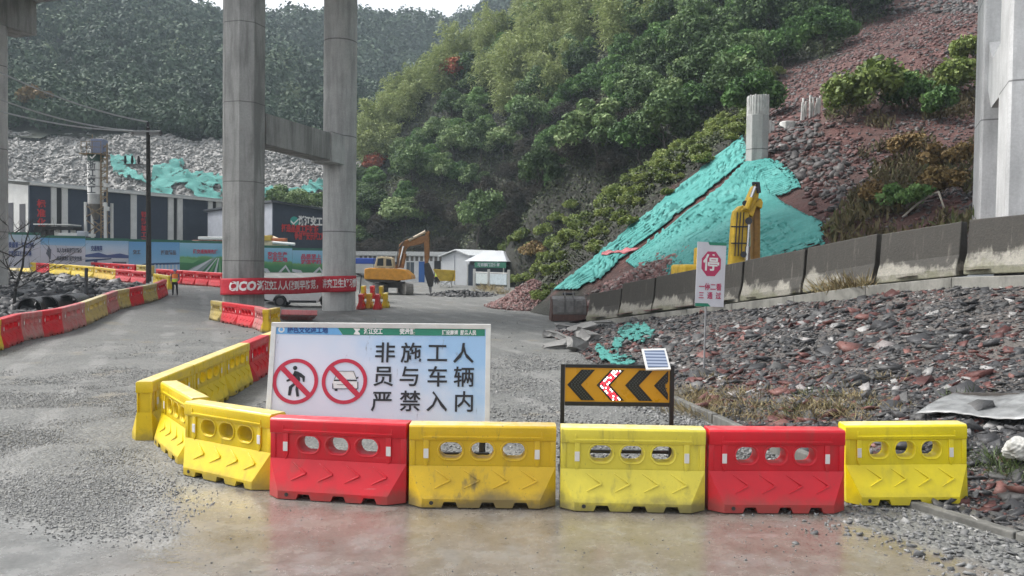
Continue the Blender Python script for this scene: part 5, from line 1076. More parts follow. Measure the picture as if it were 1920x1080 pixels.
il = ['yellow water barrier end-on at the outer corner of the row', 'yellow water barrier second from the corner in the row running into the site', 'yellow water barrier next to the red one in the row running into the site', 'deep red water barrier beside the edge of the white notice board']
for k in range(4): barrier(i0 + (i1 - i0) * (k / 4), i0 + (i1 - i0) * ((k + 1) / 4), ['yellow', 'yellow', 'yellow', 'red'][k], il[k])
q0 = i1; 
for k, (dx, dy, c, lab) in enumerate([(-.12, 1.75, 'dirty', 'yellow water barrier behind the deep red one, mostly hidden by the notice board'), (-.25, 1.75, 'grimy', 'grimy yellow water barrier hidden behind the notice board top corner')]):
    q1 = q0 + Vector((dx, dy, 0)); barrier(q0 + Vector((0, .03, 0)), q1, c, lab); q0 = q1
pts = [(391, 599), (412, 603), (442, 609), (473, 615), (492, 623)]
for k, (c, lab) in enumerate([('grimy', 'dull yellow water barrier at the free end of the row below the pier column'), ('red', 'red water barrier next to the dull yellow one below the first pier column'), ('red', 'red water barrier in the middle of the short row below the banner'), ('faded', 'faded pinkish water barrier beside the upright orange yellow one')]):
    a, b = G(*pts[k]), G(*pts[k + 1]); barrier(a, b, c, lab, off=.2)
e0 = G(494, 623); barrier(e0 + Vector((.1, -.1, 0)), e0 + Vector((.1, 1.45, 0)), 'dirty', 'orange yellow water barrier standing end-on above the notice board corner')
e1_ = G(505, 604) + Vector((0, 1.5, .22)); barrier(e1_, e1_ + Vector((1.5, .6, -.05)), 'faded', 'faded water barrier knocked over on its side under the white car', roll=1.35)
lp = [(-34, 668), (9, 654), (46, 639), (85, 632), (122, 624), (165, 609), (205, 590), (225, 580), (247, 575), (272, 569), (298, 562), (316, 552)]
lc = ['yellow', 'red', 'faded', 'red', 'faded', 'grimy', 'faded', 'grimy', 'red', 'grimy', 'red']
ll = ['yellow water barrier cut off by the picture edge beside the gravel road', 'clean red water barrier beside the gravel road, next to the cut-off yellow one', 'faded pinkish water barrier between two clean red ones', 'clean red water barrier in front of the black pipes', 'faded pinkish water barrier at the bend of the row',
      'grimy yellow water barrier just past the bend', 'faded pink water barrier between two grimy yellow ones', 'grimy yellow water barrier in the curving row, before the red one', 'red water barrier in the curving row, third from its far end', 'grimy yellow water barrier beside the last red one of the curving row', 'red water barrier at the tip of the curving row near the worker']
for k in range(11): barrier(G(*lp[k]), G(*lp[k + 1]), lc[k], ll[k], off=.2)
barrier(G(284, 537), G(313, 543), 'yellow', 'yellow water barrier at the foot of the utility pole', off=.2)
bpz = [(-12, 504), (10, 506), (34, 509), (65, 512), (90, 514), (131, 517), (173, 521), (214, 527), (243, 530), (272, 533)]
bc_ = ['red', 'grimy', 'yellow', 'red', 'yellow', 'yellow', 'dirty', 'red', 'red']
bl_ = ['red water barrier behind the bare tree, at the picture edge', 'dull yellow water barrier directly behind the bare tree trunk', 'yellow water barrier between the bare tree and a single red one', 'single red water barrier between yellow ones below the hoarding', 'yellow water barrier next to the single red one below the hoarding', 'yellow water barrier in the back row behind the short dark post', 'dirty yellow water barrier next to the red pair in the back row', 'red water barrier in the back row below the ship picture', 'red water barrier in the back row touching the utility pole']
for k in range(9): barrier(G(*bpz[k]), G(*bpz[k + 1]), bc_[k], bl_[k], off=.2)
for k, (a, b, c, lab) in enumerate([((160, 510), (205, 513), 'red', 'red water barrier under the white bridge hoarding, behind the yellow row'), ((205, 513), (250, 516), 'red', 'red water barrier under the arch bridge hoarding, behind the red pair'), ((253, 516), (283, 518), 'grimy', 'dull yellow water barrier between the hoarding and the utility pole')]): barrier(G(*a), G(*b), c, lab, off=.2)
rp_ = [(290, 529), (314, 531), (340, 533), (364, 535), (389, 537), (415, 539)]
rl_ = ['red water barrier behind the utility pole in the back row', 'red water barrier directly behind the worker in the vest', 'red water barrier just beside the worker, under the fan road hoarding', 'red water barrier under the fan road hoarding, second from the pier column', 'red water barrier touching the first pier column']
for k in range(5): barrier(G(*rp_[k]), G(*rp_[k + 1]), 'red', rl_[k], off=.2, zs=1.12)
for px, dd, c, lab in ((676, 46, 'red', 'red water barrier stored end-on against the round pier column'), (691, 47, 'dirty', 'yellow water barrier stored end-on between two red ones'), (707, 46, 'red', 'red water barrier stored end-on beside the digger track'), (722, 48, 'yellow', 'yellow water barrier stored end-on nearest the orange digger'),
                       (680, 54, 'yellow', 'yellow water barrier in the back of the stored group, against the round column'), (697, 54, 'red', 'red water barrier at the back of the stored group'), (714, 54, 'dirty', 'dirty yellow water barrier at the back of the stored group')):
    q = P(px, 500, dd); q.z = gz(q.x, q.y) + (.22 if dd > 50 else 0); barrier(q, q + Vector((-.15, 1.55, 0)), c, lab)
barrier(G(849, 528), G(874, 529), 'red', 'small looking red water barrier in front of the white prefab house', zs=1.0)

# ================================================================== SIGNS
# white notice board leaning behind the barriers
O_, Bq, Tq = P(497, 803, 9.52), P(918, 806, 9.56), P(506, 604, 9.80); bu = (Bq - O_).normalized(); bv = (Tq - O_); bv = (bv - bu * bv.dot(bu)).normalized(); bw = bu.cross(bv)
if bw.y > 0: pass
BW, BHt = (Bq - O_).length, (Tq - O_).length; fwd = bw if bw.y < 0 else -bw
def bpt(px, py):
    v = ray(px, py); k = (O_ - Vector((0, 0, CAM_H))).dot(fwd) / v.dot(fwd); q = Vector((0, 0, CAM_H)) + v * k - O_; return q.dot(bu), q.dot(bv)
board = thing('notice_board', 'white framed notice board with two prohibition symbols and black characters', 'notice board')
bm_, bt, bb = new_mat('board_print'); cg = coords(bt, 'Generated'); sp = bt.nodes.new('ShaderNodeSeparateXYZ'); bt.links.new(cg, sp.inputs[0])
fx_ = math_(bt, 'ADD', math_(bt, 'ADD', math_(bt, 'MULTIPLY', sp.outputs[0], .75), math_(bt, 'MULTIPLY', sp.outputs[2], .45)), math_(bt, 'MULTIPLY', math_(bt, 'SUBTRACT', noise(bt, coords(bt), 2.6, 5), .5), .55))
kk = ramp(bt, fx_, [(.3, (.68, .68, .76)), (.62, (.60, .66, .77)), (.85, (.44, .59, .78)), (1.0, (.31, .50, .74))])
st_ = noise(bt, stretch(bt, coords(bt), (11, 11, .9)), 1.6, 5, .7); kk = mix(bt, math_(bt, 'MULTIPLY', mapr(bt, st_, .63, .73), .6), kk, (.16, .16, .20)); bt.links.new(kk, bb.inputs['Base Color']); bb.inputs['Roughness'].default_value = .35
def bpoly(poly, name, mat, lift, th=.003, parent=board): return MB().prism([bpt(*p_) for p_ in poly], O_ + fwd * lift, bu, bv, fwd * th).build(name, mat, parent)
MB().prism([(.03, .03), (BW - .03, .03), (BW - .03, BHt - .03), (.03, BHt - .03)], O_ - fwd * .02, bu, bv, fwd * .02).build('panel', bm_, board)
frm = simple('white_frame', (.62, .62, .60), .4, .1, 5, .1); fm = MB()
for a, b in (((0, .03), (BW, .03)), ((0, BHt - .03), (BW, BHt - .03)), ((.03, .06), (.03, BHt - .06)), ((BW - .03, .06), (BW - .03, BHt - .06))):
    A2, B2 = [O_ + bu * q[0] + bv * q[1] - fwd * .008 for q in (a, b)]; fm.beam(A2, B2, .06, .06)
fm.build('frame', frm, board, bevel=.004)
lm = MB()
for s in (.10, BW * .55, BW - .10): lm.beam(O_ + bu * s - fwd * .06 + bv * (BHt * .9), Vector(((O_ + bu * s).x, (O_ + bu * s).y + .0, .0)) - fwd * .02, .05, .05); q = O_ + bu * s - fwd * .06 + bv * (BHt * .8); lm.beam(q, Vector((q.x, q.y + .85, 0)), .05, .05)
lm.beam(Vector((O_.x, O_.y + .03, .33)), Vector((Bq.x, Bq.y + .03, .33)), .05, .05); lm.build('stand', flat('black_steel', (.02, .02, .022), .5), board)
sign_blue = flat('sign_blue', (.14, .38, .68), .4); sign_green = flat('sign_green', (.015, .20, .12), .4); sign_red = flat('sign_red', (.50, .012, .045), .4); ink = flat('black_ink', (.012, .012, .016), .5); inkb = flat('deep_blue_ink', (.015, .06, .22), .5)
bpoly([(513, 611), (632, 613), (642, 628), (513, 626)], 'header_band', sign_blue, .002); bpoly([(632.5, 613), (909, 616), (909, 630), (643, 628)], 'header_band', sign_green, .0022)
def btext(body, px, py, hpx, mat, bold, wpx=None, name='lettering', shear=0): s, k = bpt(px, py); sc = BW / 421; return text_obj(name, body, hpx * sc, mat, board, O_ + bu * s + bv * k + fwd * .008, bu, bv, bold, .004, width=wpx * sc if wpx else None, shear=shear)
rows = [((722, 664), (771, 664.5), (820, 664.5), (869, 665)), ((719, 708), (768, 708.5), (820, 709), (870, 709.5)), ((716, 755), (769, 755), (819, 755.5), (870, 756))]
for rw, s in zip(rows, ('非施工人', '员与车辆', '严禁入内')):
    for (px, py), ch in zip(rw, s): btext(ch, px, py, 41, ink, .012)
btext('绿色文化进工地', 577, 620, 12.5, inkb, .03, 78); btext('浙江交工', 700, 622, 12.5, white_letter, .04, 36); btext('安承融', 764, 622.5, 12, white_letter, .04, 30); btext('建设高速  服务人民', 861, 624.5, 10, white_letter, .03, 66)
def disc(px, py, r0, r1, mat, lift, name, n=48, th=.003, y0=0):
    s, k = bpt(px, py); sc = BW / 421; m = MB(); c0 = O_ + bu * s + bv * k + fwd * lift; vs = []
    if r0 <= 0: return MB().prism([(r1 * sc * math.cos(6.2832 * i / n), r1 * sc * math.sin(6.2832 * i / n)) for i in range(n)], c0, bu, bv, fwd * th).build(name, mat, board)
    for i in range(n):
        a = 6.2832 * i / n; d = bu * math.cos(a) + bv * math.sin(a)
        vs += [c0 + d * r0 * sc, c0 + d * r1 * sc, c0 + d * r1 * sc + fwd * th, c0 + d * r0 * sc + fwd * th]
    fs = []
    for i in range(n):
        j = (i + 1) % n; fs += [(4 * i, 4 * j, 4 * j + 1, 4 * i + 1), (4 * i + 1, 4 * j + 1, 4 * j + 2, 4 * i + 2), (4 * i + 2, 4 * j + 2, 4 * j + 3, 4 * i + 3), (4 * i + 3, 4 * j + 3, 4 * j, 4 * i)]
    return m.add(vs, fs).build(name, mat, board)
disc(528, 618, 0, 6, white_letter, .0055, 'header_emblem'); disc(528, 618, 0, 3.4, sign_blue, .0095, 'header_emblem', 16); bpoly([(663, 616), (675, 616), (675, 619), (671, 621), (675, 625), (675, 628), (663, 627), (667, 621)], 'header_emblem', white_letter, .006)
for cx_, cy_ in ((554, 715), (646, 715)):
    disc(cx_, cy_, 36, 43, sign_red, .006, 'prohibition_ring')
    s_, c_ = math.sin(.80), math.cos(.80)
    bpoly([(cx_ - 37 * c_ - 5 * s_, cy_ - 37 * s_ + 5 * c_), (cx_ + 37 * c_ - 5 * s_, cy_ + 37 * s_ + 5 * c_), (cx_ + 37 * c_ + 5 * s_, cy_ + 37 * s_ - 5 * c_), (cx_ - 37 * c_ + 5 * s_, cy_ - 37 * s_ - 5 * c_)], 'prohibition_bar', sign_red, .0065)
disc(553.5, 690, 0, 4, ink, .0042, 'walking_figure', 20)
for poly in ([(552, 695), (560, 697), (563, 712), (561, 718), (553, 718), (551, 710)], [(559, 697), (565, 700), (572, 706), (571, 716), (568, 716), (567, 709), (560, 705)], [(552, 697), (556, 702), (549, 712), (538, 716), (537, 713), (546, 708)], [(552, 717), (557, 719), (548, 727), (545, 742), (540, 741), (542, 725)], [(556, 718), (562, 718), (559, 729), (561, 743), (556, 744), (554, 730)]): bpoly(poly, 'walking_figure', ink, .0042)
for poly, mt in (([(627, 711), (669, 711), (665, 697), (661, 696.5), (636, 696.5), (632, 698)], white_letter), ([(625, 712), (668, 712), (670, 716), (670, 728), (626, 728), (624, 720)], white_letter), ([(626, 712), (669, 712.3), (669, 715), (626, 714.5)], ink), ([(627, 729), (633, 729), (633, 733), (628, 733)], ink), ([(664, 728.5), (669, 728.5), (669, 733), (664, 733)], ink), ([(668, 708), (672, 706), (672, 709), (669, 710)], ink)):
    bpoly(poly, 'car_symbol', mt, .0044 if mt is ink else .0036, .0015)
cm_ = MB()
for a, b in (((627, 711), (634, 696)), ((634, 696), (663, 696)), ((663, 696), (669, 711)), ((624, 719), (624, 729)), ((624, 729), (671, 729)), ((671, 729), (671, 716)), ((632, 721), (662, 722))):
    (s0, k0), (s1, k1) = bpt(*a), bpt(*b); cm_.beam(O_ + bu * s0 + bv * k0 + fwd * .0055, O_ + bu * s1 + bv * k1 + fwd * .0055, .008, .004)
cm_.build('car_outline', ink, board)

# amber arrow sign with solar panel
DA = 9.95; t = thing('arrow_sign', 'amber chevron sign with one lit arrow and a small solar panel on top', 'road sign'); arrow = t
a_w = lambda px, py, lift=0: P(px, py, DA) + Vector((0, -lift, 0))
blk = flat('sign_black', (.012, .012, .013), .45); amber = simple('amber_sheet', (.60, .30, .012), .35, .06, 4)
pl = lambda px: (px - 960) / FPX * DA
zt1, zb1 = P(1155, 687, DA).z, P(1155, 757.5, DA).z; xl, xr = P(1052, 720, DA).x, P(1263, 720, DA).x
MB().prism([(xl + .05, zb1), (xr - .05, zb1), (xr - .05, zt1), (xl + .05, zt1)], (0, DA, 0), (1, 0, 0), (0, 0, 1), (0, .03, 0)).build('panel', amber, t)
fm = MB()
for x in (xl + .02, xr - .02): fm.beam((x, DA + .01, -.02), (x, DA + .01, zt1 + .02), .05, .06)
fm.beam((xl + .05, DA + .01, zt1), (xr - .05, DA + .01, zt1), .06, .04); fm.beam((xl + .05, DA + .01, zb1), (xr - .05, DA + .01, zb1), .06, .05)
for x in (xl + .02, xr - .02): fm.beam((x, DA - .35, .02), (x, DA + .4, .02), .05, .04)
fm.beam((xl + .05, DA + .02, .30), (xr - .05, DA + .02, .30), .04, .04); fm.build('frame', blk, t, bevel=.004)
H2 = (zt1 - zb1) / 2 - .045; zc = (zt1 + zb1) / 2
lamp_dark = flat('lamp_dark', (.05, .065, .07), .3)
def emit(name, c, s): 
    m, tt_, b = new_mat(name); b.inputs['Base Color'].default_value = c4(c); b.inputs['Emission Color'].default_value = c4(c); b.inputs['Emission Strength'].default_value = s; return m
led_r, led_w = emit('lamp_red', (1, .03, .05), 1.6), emit('lamp_white', (1, .93, .9), 1.8)
dk = MB(); lr = MB(); lw = MB()
for k, px in enumerate((1063.5, 1118.5, 1172, 1226)):
    x0 = P(px, 722, DA).x; wch = .175; full = [(x0, zc), (x0 + wch, zc + H2), (x0 + wch + .17, zc + H2), (x0 + .17, zc), (x0 + wch + .17, zc - H2), (x0 + wch, zc - H2)]
    lim = xr - .07
    if k == 3: full = [(x0, zc), (lim, zc + H2 * (lim - x0) / wch if (lim - x0) < wch else zc + H2), (lim, zc + .05), (x0 + .135, zc + .02), (x0 + .15, zc - .05), (lim, zc - .10), (lim, zc - H2 * .96)]
    MB().prism(full, (0, DA - .003, 0), (1, 0, 0), (0, 0, 1), (0, -.006, 0)).build('chevron', blk, t)
    for sgn in (1, -1):
        for j in range(9):
            for c in range(3):
                f_ = (j + .6) / 9.2; x = x0 + .045 + .04 * c + wch * f_; z = zc + sgn * H2 * f_
                if x > lim - .02: continue
                tgt = dk if k != 1 else (lw if random.random() < .3 else lr)
                tgt.tube([(x, DA - .0085, z), (x, DA - .015, z)], .0088 if k != 1 else .0115, 8)
dk.build('lamp_cluster', lamp_dark, t); lr.build('red_lamp_cluster', led_r, t); lw.build('white_lamp_cluster', led_w, t)
s0_, s1_, s2_, s3_ = P(1203, 654, DA + .02), P(1248, 653, DA + .02), P(1256, 692, DA - .20), P(1212, 693, DA - .20); su = (s1_ - s0_).normalized(); sv = (s0_ - s3_); SV = sv.length; sv.normalize(); SU = (s1_ - s0_).length; sn = su.cross(sv)
if sn.z < 0: sn = -sn
sp_ = MB().prism([(0, 0), (SU, 0), (SU, SV), (0, SV)], s3_, su, sv, -sn * .025).build('solar_panel', frm, t)
cm2, ct, cb = new_mat('solar_cells'); w_ = node(ct, 'ShaderNodeTexWave', Scale=9.0); w_.bands_direction = 'Z'; ct.links.new(coords(ct, 'Object'), w_.inputs[0]); ct.links.new(ramp(ct, w_.outputs['Fac'], [(.3, (.10, .13, .20)), (.7, (.30, .35, .45))]), cb.inputs['Base Color']); cb.inputs['Roughness'].default_value = .12
MB().prism([(.025, .03), (SU - .025, .03), (SU - .025, SV - .03), (.025, SV - .03)], s3_ + sn * .002, su, sv, sn * .002).build('cells', cm2, sp_)
MB().beam((s3_ + s2_) / 2 + sv * SV * .4 - sn * .03, Vector(((s3_.x + s2_.x) / 2, DA + .01, zt1 - .01)), .03, .03).build('bracket', blk, t)

# stop sign on the bank
sb = bank_at(1320, 702); DS = sb.y; t = thing('stop_sign', 'tall white plate with a red octagon stop character on a thin pole in the spoil', 'road sign')
sx0, sx1 = P(1304, 515, DS).x, P(1360, 515, DS).x; zt_, zb_ = P(1332, 455, DS).z, P(1332, 576, DS).z
tl = R(1.5); su_ = Vector((math.cos(tl), .12, -math.sin(tl))).normalized(); sv_ = Vector((math.sin(tl), 0, math.cos(tl))); sn_ = su_.cross(sv_); sn_ = sn_ if sn_.y < 0 else -sn_; so_ = Vector((sx0, DS, zb_ + .02)); SW, SH = sx1 - sx0, zt_ - zb_
plate_m = simple('sign_plate', (.58, .58, .62), .4, .08, 3)
pl_o = MB().prism([(0, 0), (SW, 0), (SW, SH), (0, SH)], so_, su_, sv_, -sn_ * .012).build('plate', plate_m, t)
MB().prism([(.0, 0), (SW * .55, 0), (SW * .44, SH * .05), (0, SH * .05)], so_ + sn_ * .002, su_, sv_, sn_ * .002).build('green_corner', sign_green, pl_o)
MB().prism([(SW * .42, SH * .955), (SW, SH * .955), (SW, SH), (SW * .36, SH)], so_ + sn_ * .002, su_, sv_, sn_ * .002).build('green_corner', sign_green, pl_o)
oc = [(.5 + .36 * math.cos(math.pi / 8 + k * math.pi / 4), .665 + .207 * math.sin(math.pi / 8 + k * math.pi / 4)) for k in range(8)]
pinkred = flat('faded_sign_red', (.46, .035, .11), .4); MB().prism([(a * SW, b * SH) for a, b in oc], so_ + sn_ * .002, su_, sv_, sn_ * .002).build('octagon', pinkred, pl_o)
lt = lambda body, a, b, size, mat, bold, w=None: text_obj('lettering', body, size, mat, pl_o, so_ + su_ * (a * SW) + sv_ * (b * SH) + sn_ * .007, su_, sv_, bold, .003, width=w)
lt('停', .5, .665, SH * .27, white_letter, .02); lt('一停二看', .5, .30, SH * .115, pinkred, .02, SW * .78); lt('三  通  过', .5, .165, SH * .115, pinkred, .02, SW * .78)
MB().tube([Vector((sb.x, DS + .10, sb.z - .3)), Vector((sb.x + .03, DS + .10, zb_ + SH * .9))], .022, 10).build('pole', simple('steel_pole', (.30, .30, .31), .45, metal=.5), t, smooth=True)
MB().box((sb.x, DS + .10, sb.z + .01), (.25, .25, .06)).build('foot', iron, t)

# red banner tied across the pier columns
t = thing('banner', 'red cloth banner with white slogan tied across the two pier columns', 'banner'); nb = 60; zsag = []
BP = [(414.5, 522.5, 553.5, 37.05), (419.5, 522, 553, 36.3), (436, 522, 553, 36.05), (462, 521.5, 552.5, 36.0), (486, 521, 552, 36.3), (500, 520.8, 551.8, 36.9)] + [(500 + 104 * k / 8, 520.8 - 2.8 * k / 8 + 1.6 * math.sin(math.pi * k / 8), 551.8 - 3.6 * k / 8 + 1.2 * math.sin(math.pi * k / 8), 36.9 + 7.2 * k / 8) for k in range(1, 9)] + [(618, 517.8, 548, 44.05), (636, 517.4, 547.5, 44.0), (652, 517, 547, 44.12), (667, 516.6, 546.5, 44.75)]
TOPS = [P(a_, b_, d_) for a_, b_, c_, d_ in BP]; BOTS = [P(a_, c_, d_) for a_, b_, c_, d_ in BP]; SA = [0.0]
for k in range(1, len(BP)): SA.append(SA[-1] + math.hypot(TOPS[k].x - TOPS[k - 1].x, TOPS[k].y - TOPS[k - 1].y))
SA = np.array(SA); TA, BA = np.array([tuple(v) for v in TOPS]), np.array([tuple(v) for v in BOTS])
def on_banner(s, k, lift=0.0):          # s metres along the cloth, k from bottom (0) to top (1)
    s = np.asarray(s, float); k = np.asarray(k, float); tp = np.stack([np.interp(s, SA, TA[:, j]) for j in range(3)], -1); bt_ = np.stack([np.interp(s, SA, BA[:, j]) for j in range(3)], -1)
    q = bt_ + (tp - bt_) * k[..., None]; e = .12; dx = np.interp(s + e, SA, TA[:, 0]) - np.interp(s - e, SA, TA[:, 0]); dy = np.interp(s + e, SA, TA[:, 1]) - np.interp(s - e, SA, TA[:, 1]); L_ = np.hypot(dx, dy) + 1e-6
    w = lift + .012 * np.sin(s * 3.1 + k * 2) + .010 * np.sin(s * 7.3 - k * 3); q[..., 0] += dy / L_ * w; q[..., 1] -= dx / L_ * w; return q
sg_, kg_ = np.meshgrid(np.linspace(0, SA[-1], 110), np.linspace(0, 1, 9)); V = on_banner(sg_, kg_, .03)
ob = np_mesh('cloth', V.reshape(-1, 3), grid_faces(110, 9), simple('red_cloth', (.46, .008, .025), .65, .15, 3), t, smooth=True); md = ob.modifiers.new('s', 'SOLIDIFY'); md.thickness = .008; md.offset = 0; bake_mods(ob)
def ban(body, p0, p1, size, bold, shear=0):
    px_ = [b_[0] for b_ in BP]; s0, s1 = np.interp([p0, p1], px_, SA); o_t = text_obj('lettering', body, size, white_letter, t, (0, 0, 0), (1, 0, 0), (0, 0, 1), bold, .01, width=s1 - s0, shear=shear)
    n = len(o_t.data.vertices); c_ = np.empty(n * 3, np.float32); o_t.data.vertices.foreach_get('co', c_); c_ = c_.reshape(-1, 3); q = on_banner((s0 + s1) / 2 + c_[:, 0], .5 + c_[:, 2] / .78, .046); q[:, 1] += c_[:, 1]
    o_t.data.vertices.foreach_set('co', q.astype(np.float32).ravel()); o_t.data.update()
ban('CICO', 430, 479, .58, .05, .15); ban('浙江交工', 481, 517, .46, .03); ban('人人做到早防范，', 522, 598, .46, .02); ban('讲究卫生好习惯', 604, 666, .46, .02)
e_ = Vector(on_banner(SA[-1], .9)); MB().tube([e_, e_ + Vector((.25, .3, .1)), e_ + Vector((.15, .4, -.9))], .03, 6).build('tie_rope', iron, t)

# ================================================================== MACHINES
cat_o = simple('digger_orange', (.60, .27, .025), .45, .16, 3, .1); cat_d = simple('digger_brown', (.26, .12, .04), .55, .3, 3, .1); trackm = simple('track_steel', (.045, .042, .04), .7, .3, 6, .4); mud_m = simple('muddy_track', (.19, .18, .165), .85, .25, 4, .5); glassm = flat('dark_glass', (.018, .022, .026), .12); chrome = flat('chrome_rod', (.62, .62, .62), .2, 1.0)
yel = simple('digger_yellow', (.62, .40, .025), .5, .32, 2.2, .2)
def track_unit(parent, c, L, Hh, W, ax, mat):
    ax = Vector(ax).normalized(); r = Hh / 2; pr = [(-L / 2 + r + r * math.cos(a), r + r * math.sin(a)) for a in [math.pi / 2 + math.pi * k / 8 for k in range(9)]] + [(L / 2 - r + r * math.cos(a), r + r * math.sin(a)) for a in [-math.pi / 2 + math.pi * k / 8 for k in range(9)]]
    nrm = Vector((-ax.y, ax.x, 0)); m = MB(); m.prism(pr, Vector(c) - nrm * (W / 2), ax, UP, nrm * W)
    for k in range(int(L / .19)):
        s = -L / 2 + r + k * .19
        if s < L / 2 - r: 
            for z in (0.0, Hh): m.beam(Vector(c) + ax * s + UP * z - nrm * (W / 2 + .01), Vector(c) + ax * s + UP * z + nrm * (W / 2 + .01), .07, .05)
    for e in (-1, 1):
        for k in range(-3, 4):
            a = k * .42; p = Vector(c) + ax * (e * (L / 2 - r + (r + .0) * math.cos(a))) + UP * (r + r * math.sin(a)); m.beam(p - nrm * (W / 2 + .01), p + nrm * (W / 2 + .01), .07, .07)
    return m.build('track', mat, parent)
DX = 67.0; e0 = P(738, 553, DX); e0.z = gz(e0.x, DX); E0x = 738
t = thing('excavator', 'orange tracked digger with a dark hydraulic breaker hammer, breaking concrete in the yard', 'excavator', (e0.x, DX, e0.z)); sc_ = DX / FPX
def ex(px, py): return ((px - E0x) * sc_, (555 - py) * sc_)
def exp_(poly, y0, y1, name, mat, bev=.03): return MB().prism([ex(*p_) for p_ in poly], (0, y0, 0), (1, 0, 0), (0, 0, 1), (0, y1 - y0, 0)).build(name, mat, t, bevel=bev)
track_unit(t, (.95, -.1, 0), 3.7, .85, .62, (.35, -.94, 0), mud_m); track_unit(t, (-1.25, .75, 0), 3.7, .85, .62, (.35, -.94, 0), trackm)
MB().box((-.15, .3, .75), (2.0, 1.5, .5)).build('undercarriage', trackm, t, bevel=.05); MB().tube([(-.1, .2, .8), (-.1, .2, 1.25)], .62, 20).build('turntable', trackm, t)
exp_([(688, 528), (688, 509), (697, 507), (744, 508), (762, 510), (774, 520), (776, 527), (760, 529), (748, 530), (740, 529)], -1.3, 1.3, 'engine_housing', cat_o, .07); exp_([(690, 530), (690, 528), (748, 530), (746, 533), (700, 533)], -1.2, 1.2, 'chassis', trackm)
cabo = exp_([(706, 506.5), (710, 489), (713, 486), (731, 486), (740, 489), (742, 506.5)], -1.28, -.2, 'cab', simple('cab_cream', (.52, .42, .26), .5, .12), .05)
MB().prism([ex(711, 503), ex(713, 490), ex(723, 489), ex(723, 503)], (0, -1.29, 0), (1, 0, 0), (0, 0, 1), (0, -.012, 0)).build('window', glassm, cabo); MB().prism([ex(728, 503), ex(728, 490), ex(737, 491), ex(739, 503)], (0, -1.29, 0), (1, 0, 0), (0, 0, 1), (0, -.012, 0)).build('window', glassm, cabo)
exp_([(741, 507), (747, 480), (748, 463), (756, 456), (768, 452), (795, 446), (803, 440), (800, 436), (804, 437), (804, 449), (799, 455), (790, 461), (766, 466), (760, 472), (756, 506)], -.15, .45, 'boom', cat_d, .05)
MB().tube([(*[ex(766, 456)[0]], -.25, ex(0, 455)[1]), (ex(797, 438)[0], -.1, ex(0, 438)[1])], .12, 10).build('stick_cylinder', simple('cream_cylinder', (.5, .42, .30), .5), t); MB().tube([(ex(748, 505)[0], -.3, ex(0, 505)[1]), (ex(757, 466)[0], -.25, ex(0, 466)[1])], .09, 10).build('boom_cylinder', chrome, t); MB().tube([(ex(755, 507)[0], -.35, ex(0, 507)[1]), (ex(760, 480)[0], -.3, ex(0, 480)[1])], .13, 10).build('boom_cylinder', cat_d, t)
exp_([(797, 438), (804, 440), (804, 486), (801, 500), (796, 500), (794, 456)], -.12, .42, 'stick', cat_d, .04)
exp_([(795, 498), (803, 496), (810, 512), (813, 520), (811, 541), (803, 541), (796, 518)], -.2, .5, 'breaker', trackm, .05); MB().tube([(ex(806, 541)[0], .15, ex(0, 541)[1]), (ex(807, 554)[0], .15, ex(0, 553)[1])], [.14, .08], 10).build('chisel', simple('chisel_steel', (.3, .3, .3), .4, metal=.6), t)
m = MB(); m.tube([(ex(750, 470)[0], -.3, ex(0, 470)[1]), (ex(760, 452)[0], -.3, ex(0, 450)[1]), (ex(775, 452)[0], -.3, ex(0, 449)[1])], .04, 6); m.tube([(ex(744, 500)[0], -.3, ex(0, 500)[1]), (ex(747, 470)[0], -.3, ex(0, 472)[1]), (ex(758, 455)[0], -.3, ex(0, 455)[1])], .04, 6); m.build('hose', iron, t)

# yellow digger behind the parapet, boom towards the viewer
DY = 31.5; b0 = P(1392, 490, DY); t = thing('excavator', 'yellow digger standing behind the parapet with its folded arm raised over the netting', 'excavator', (b0.x - .9, DY, 1.55)); ox, oz = t.location.x, 1.55
g2 = lambda px, py, dy=0: (P(px, py, DY + dy) - t.location)
tz = float(hill_z(ox, DY + 1.5)) - oz
for xx_ in (-1.1, 1.1): track_unit(t, (xx_, 1.6, tz), 3.6, .8, .55, (.15, 1, 0), trackm)
MB().box((0, 1.7, tz + .55), (2.0, 1.6, .6)).build('undercarriage', trackm, t, bevel=.05)
bz2 = g2(1290, 492).z
hx0, hx1 = g2(1281, 490, 1.1).x, g2(1398, 490, 1.1).x
MB().box(((hx0 + hx1) / 2, 2.4, bz2 - .62), (hx1 - hx0, 2.6, 1.1)).build('engine_housing', yel, t, bevel=.12)
c0_ = g2(1333, 470, 1); cb_ = MB().box((c0_.x, 1.9, bz2 + .22), (.72, 1.3, .85)).build('cab', yel, t, bevel=.08); MB().box((c0_.x, 1.24, bz2 + .30), (.55, .02, .5)).build('window', glassm, cb_)
k0, k1, k2 = g2(1390, 482), g2(1397, 400), g2(1414, 352)
def bpoly2(pts, y0, th, name, mat, bev=.05): return MB().prism([(g2(*q).x, g2(*q).z) for q in pts], (0, y0, 0), (1, 0, 0), (0, 0, 1), (0, th, 0)).build(name, mat, t, bevel=bev)
bpoly2([(1366, 520), (1398, 520), (1399, 470), (1402, 405), (1396, 388), (1386, 386), (1376, 396), (1373, 410), (1369, 470)], -.25, .55, 'boom', yel)
bpoly2([(1385, 396), (1396, 380), (1409, 350), (1416, 345), (1421, 349), (1418, 372), (1411, 384), (1402, 400)], -.32, .5, 'boom_tip', yel)
bpoly2([(1400, 402), (1409, 384), (1424, 372), (1428, 380), (1426, 392), (1416, 388), (1409, 408)], -.2, .42, 'link_plate', yel, .03)
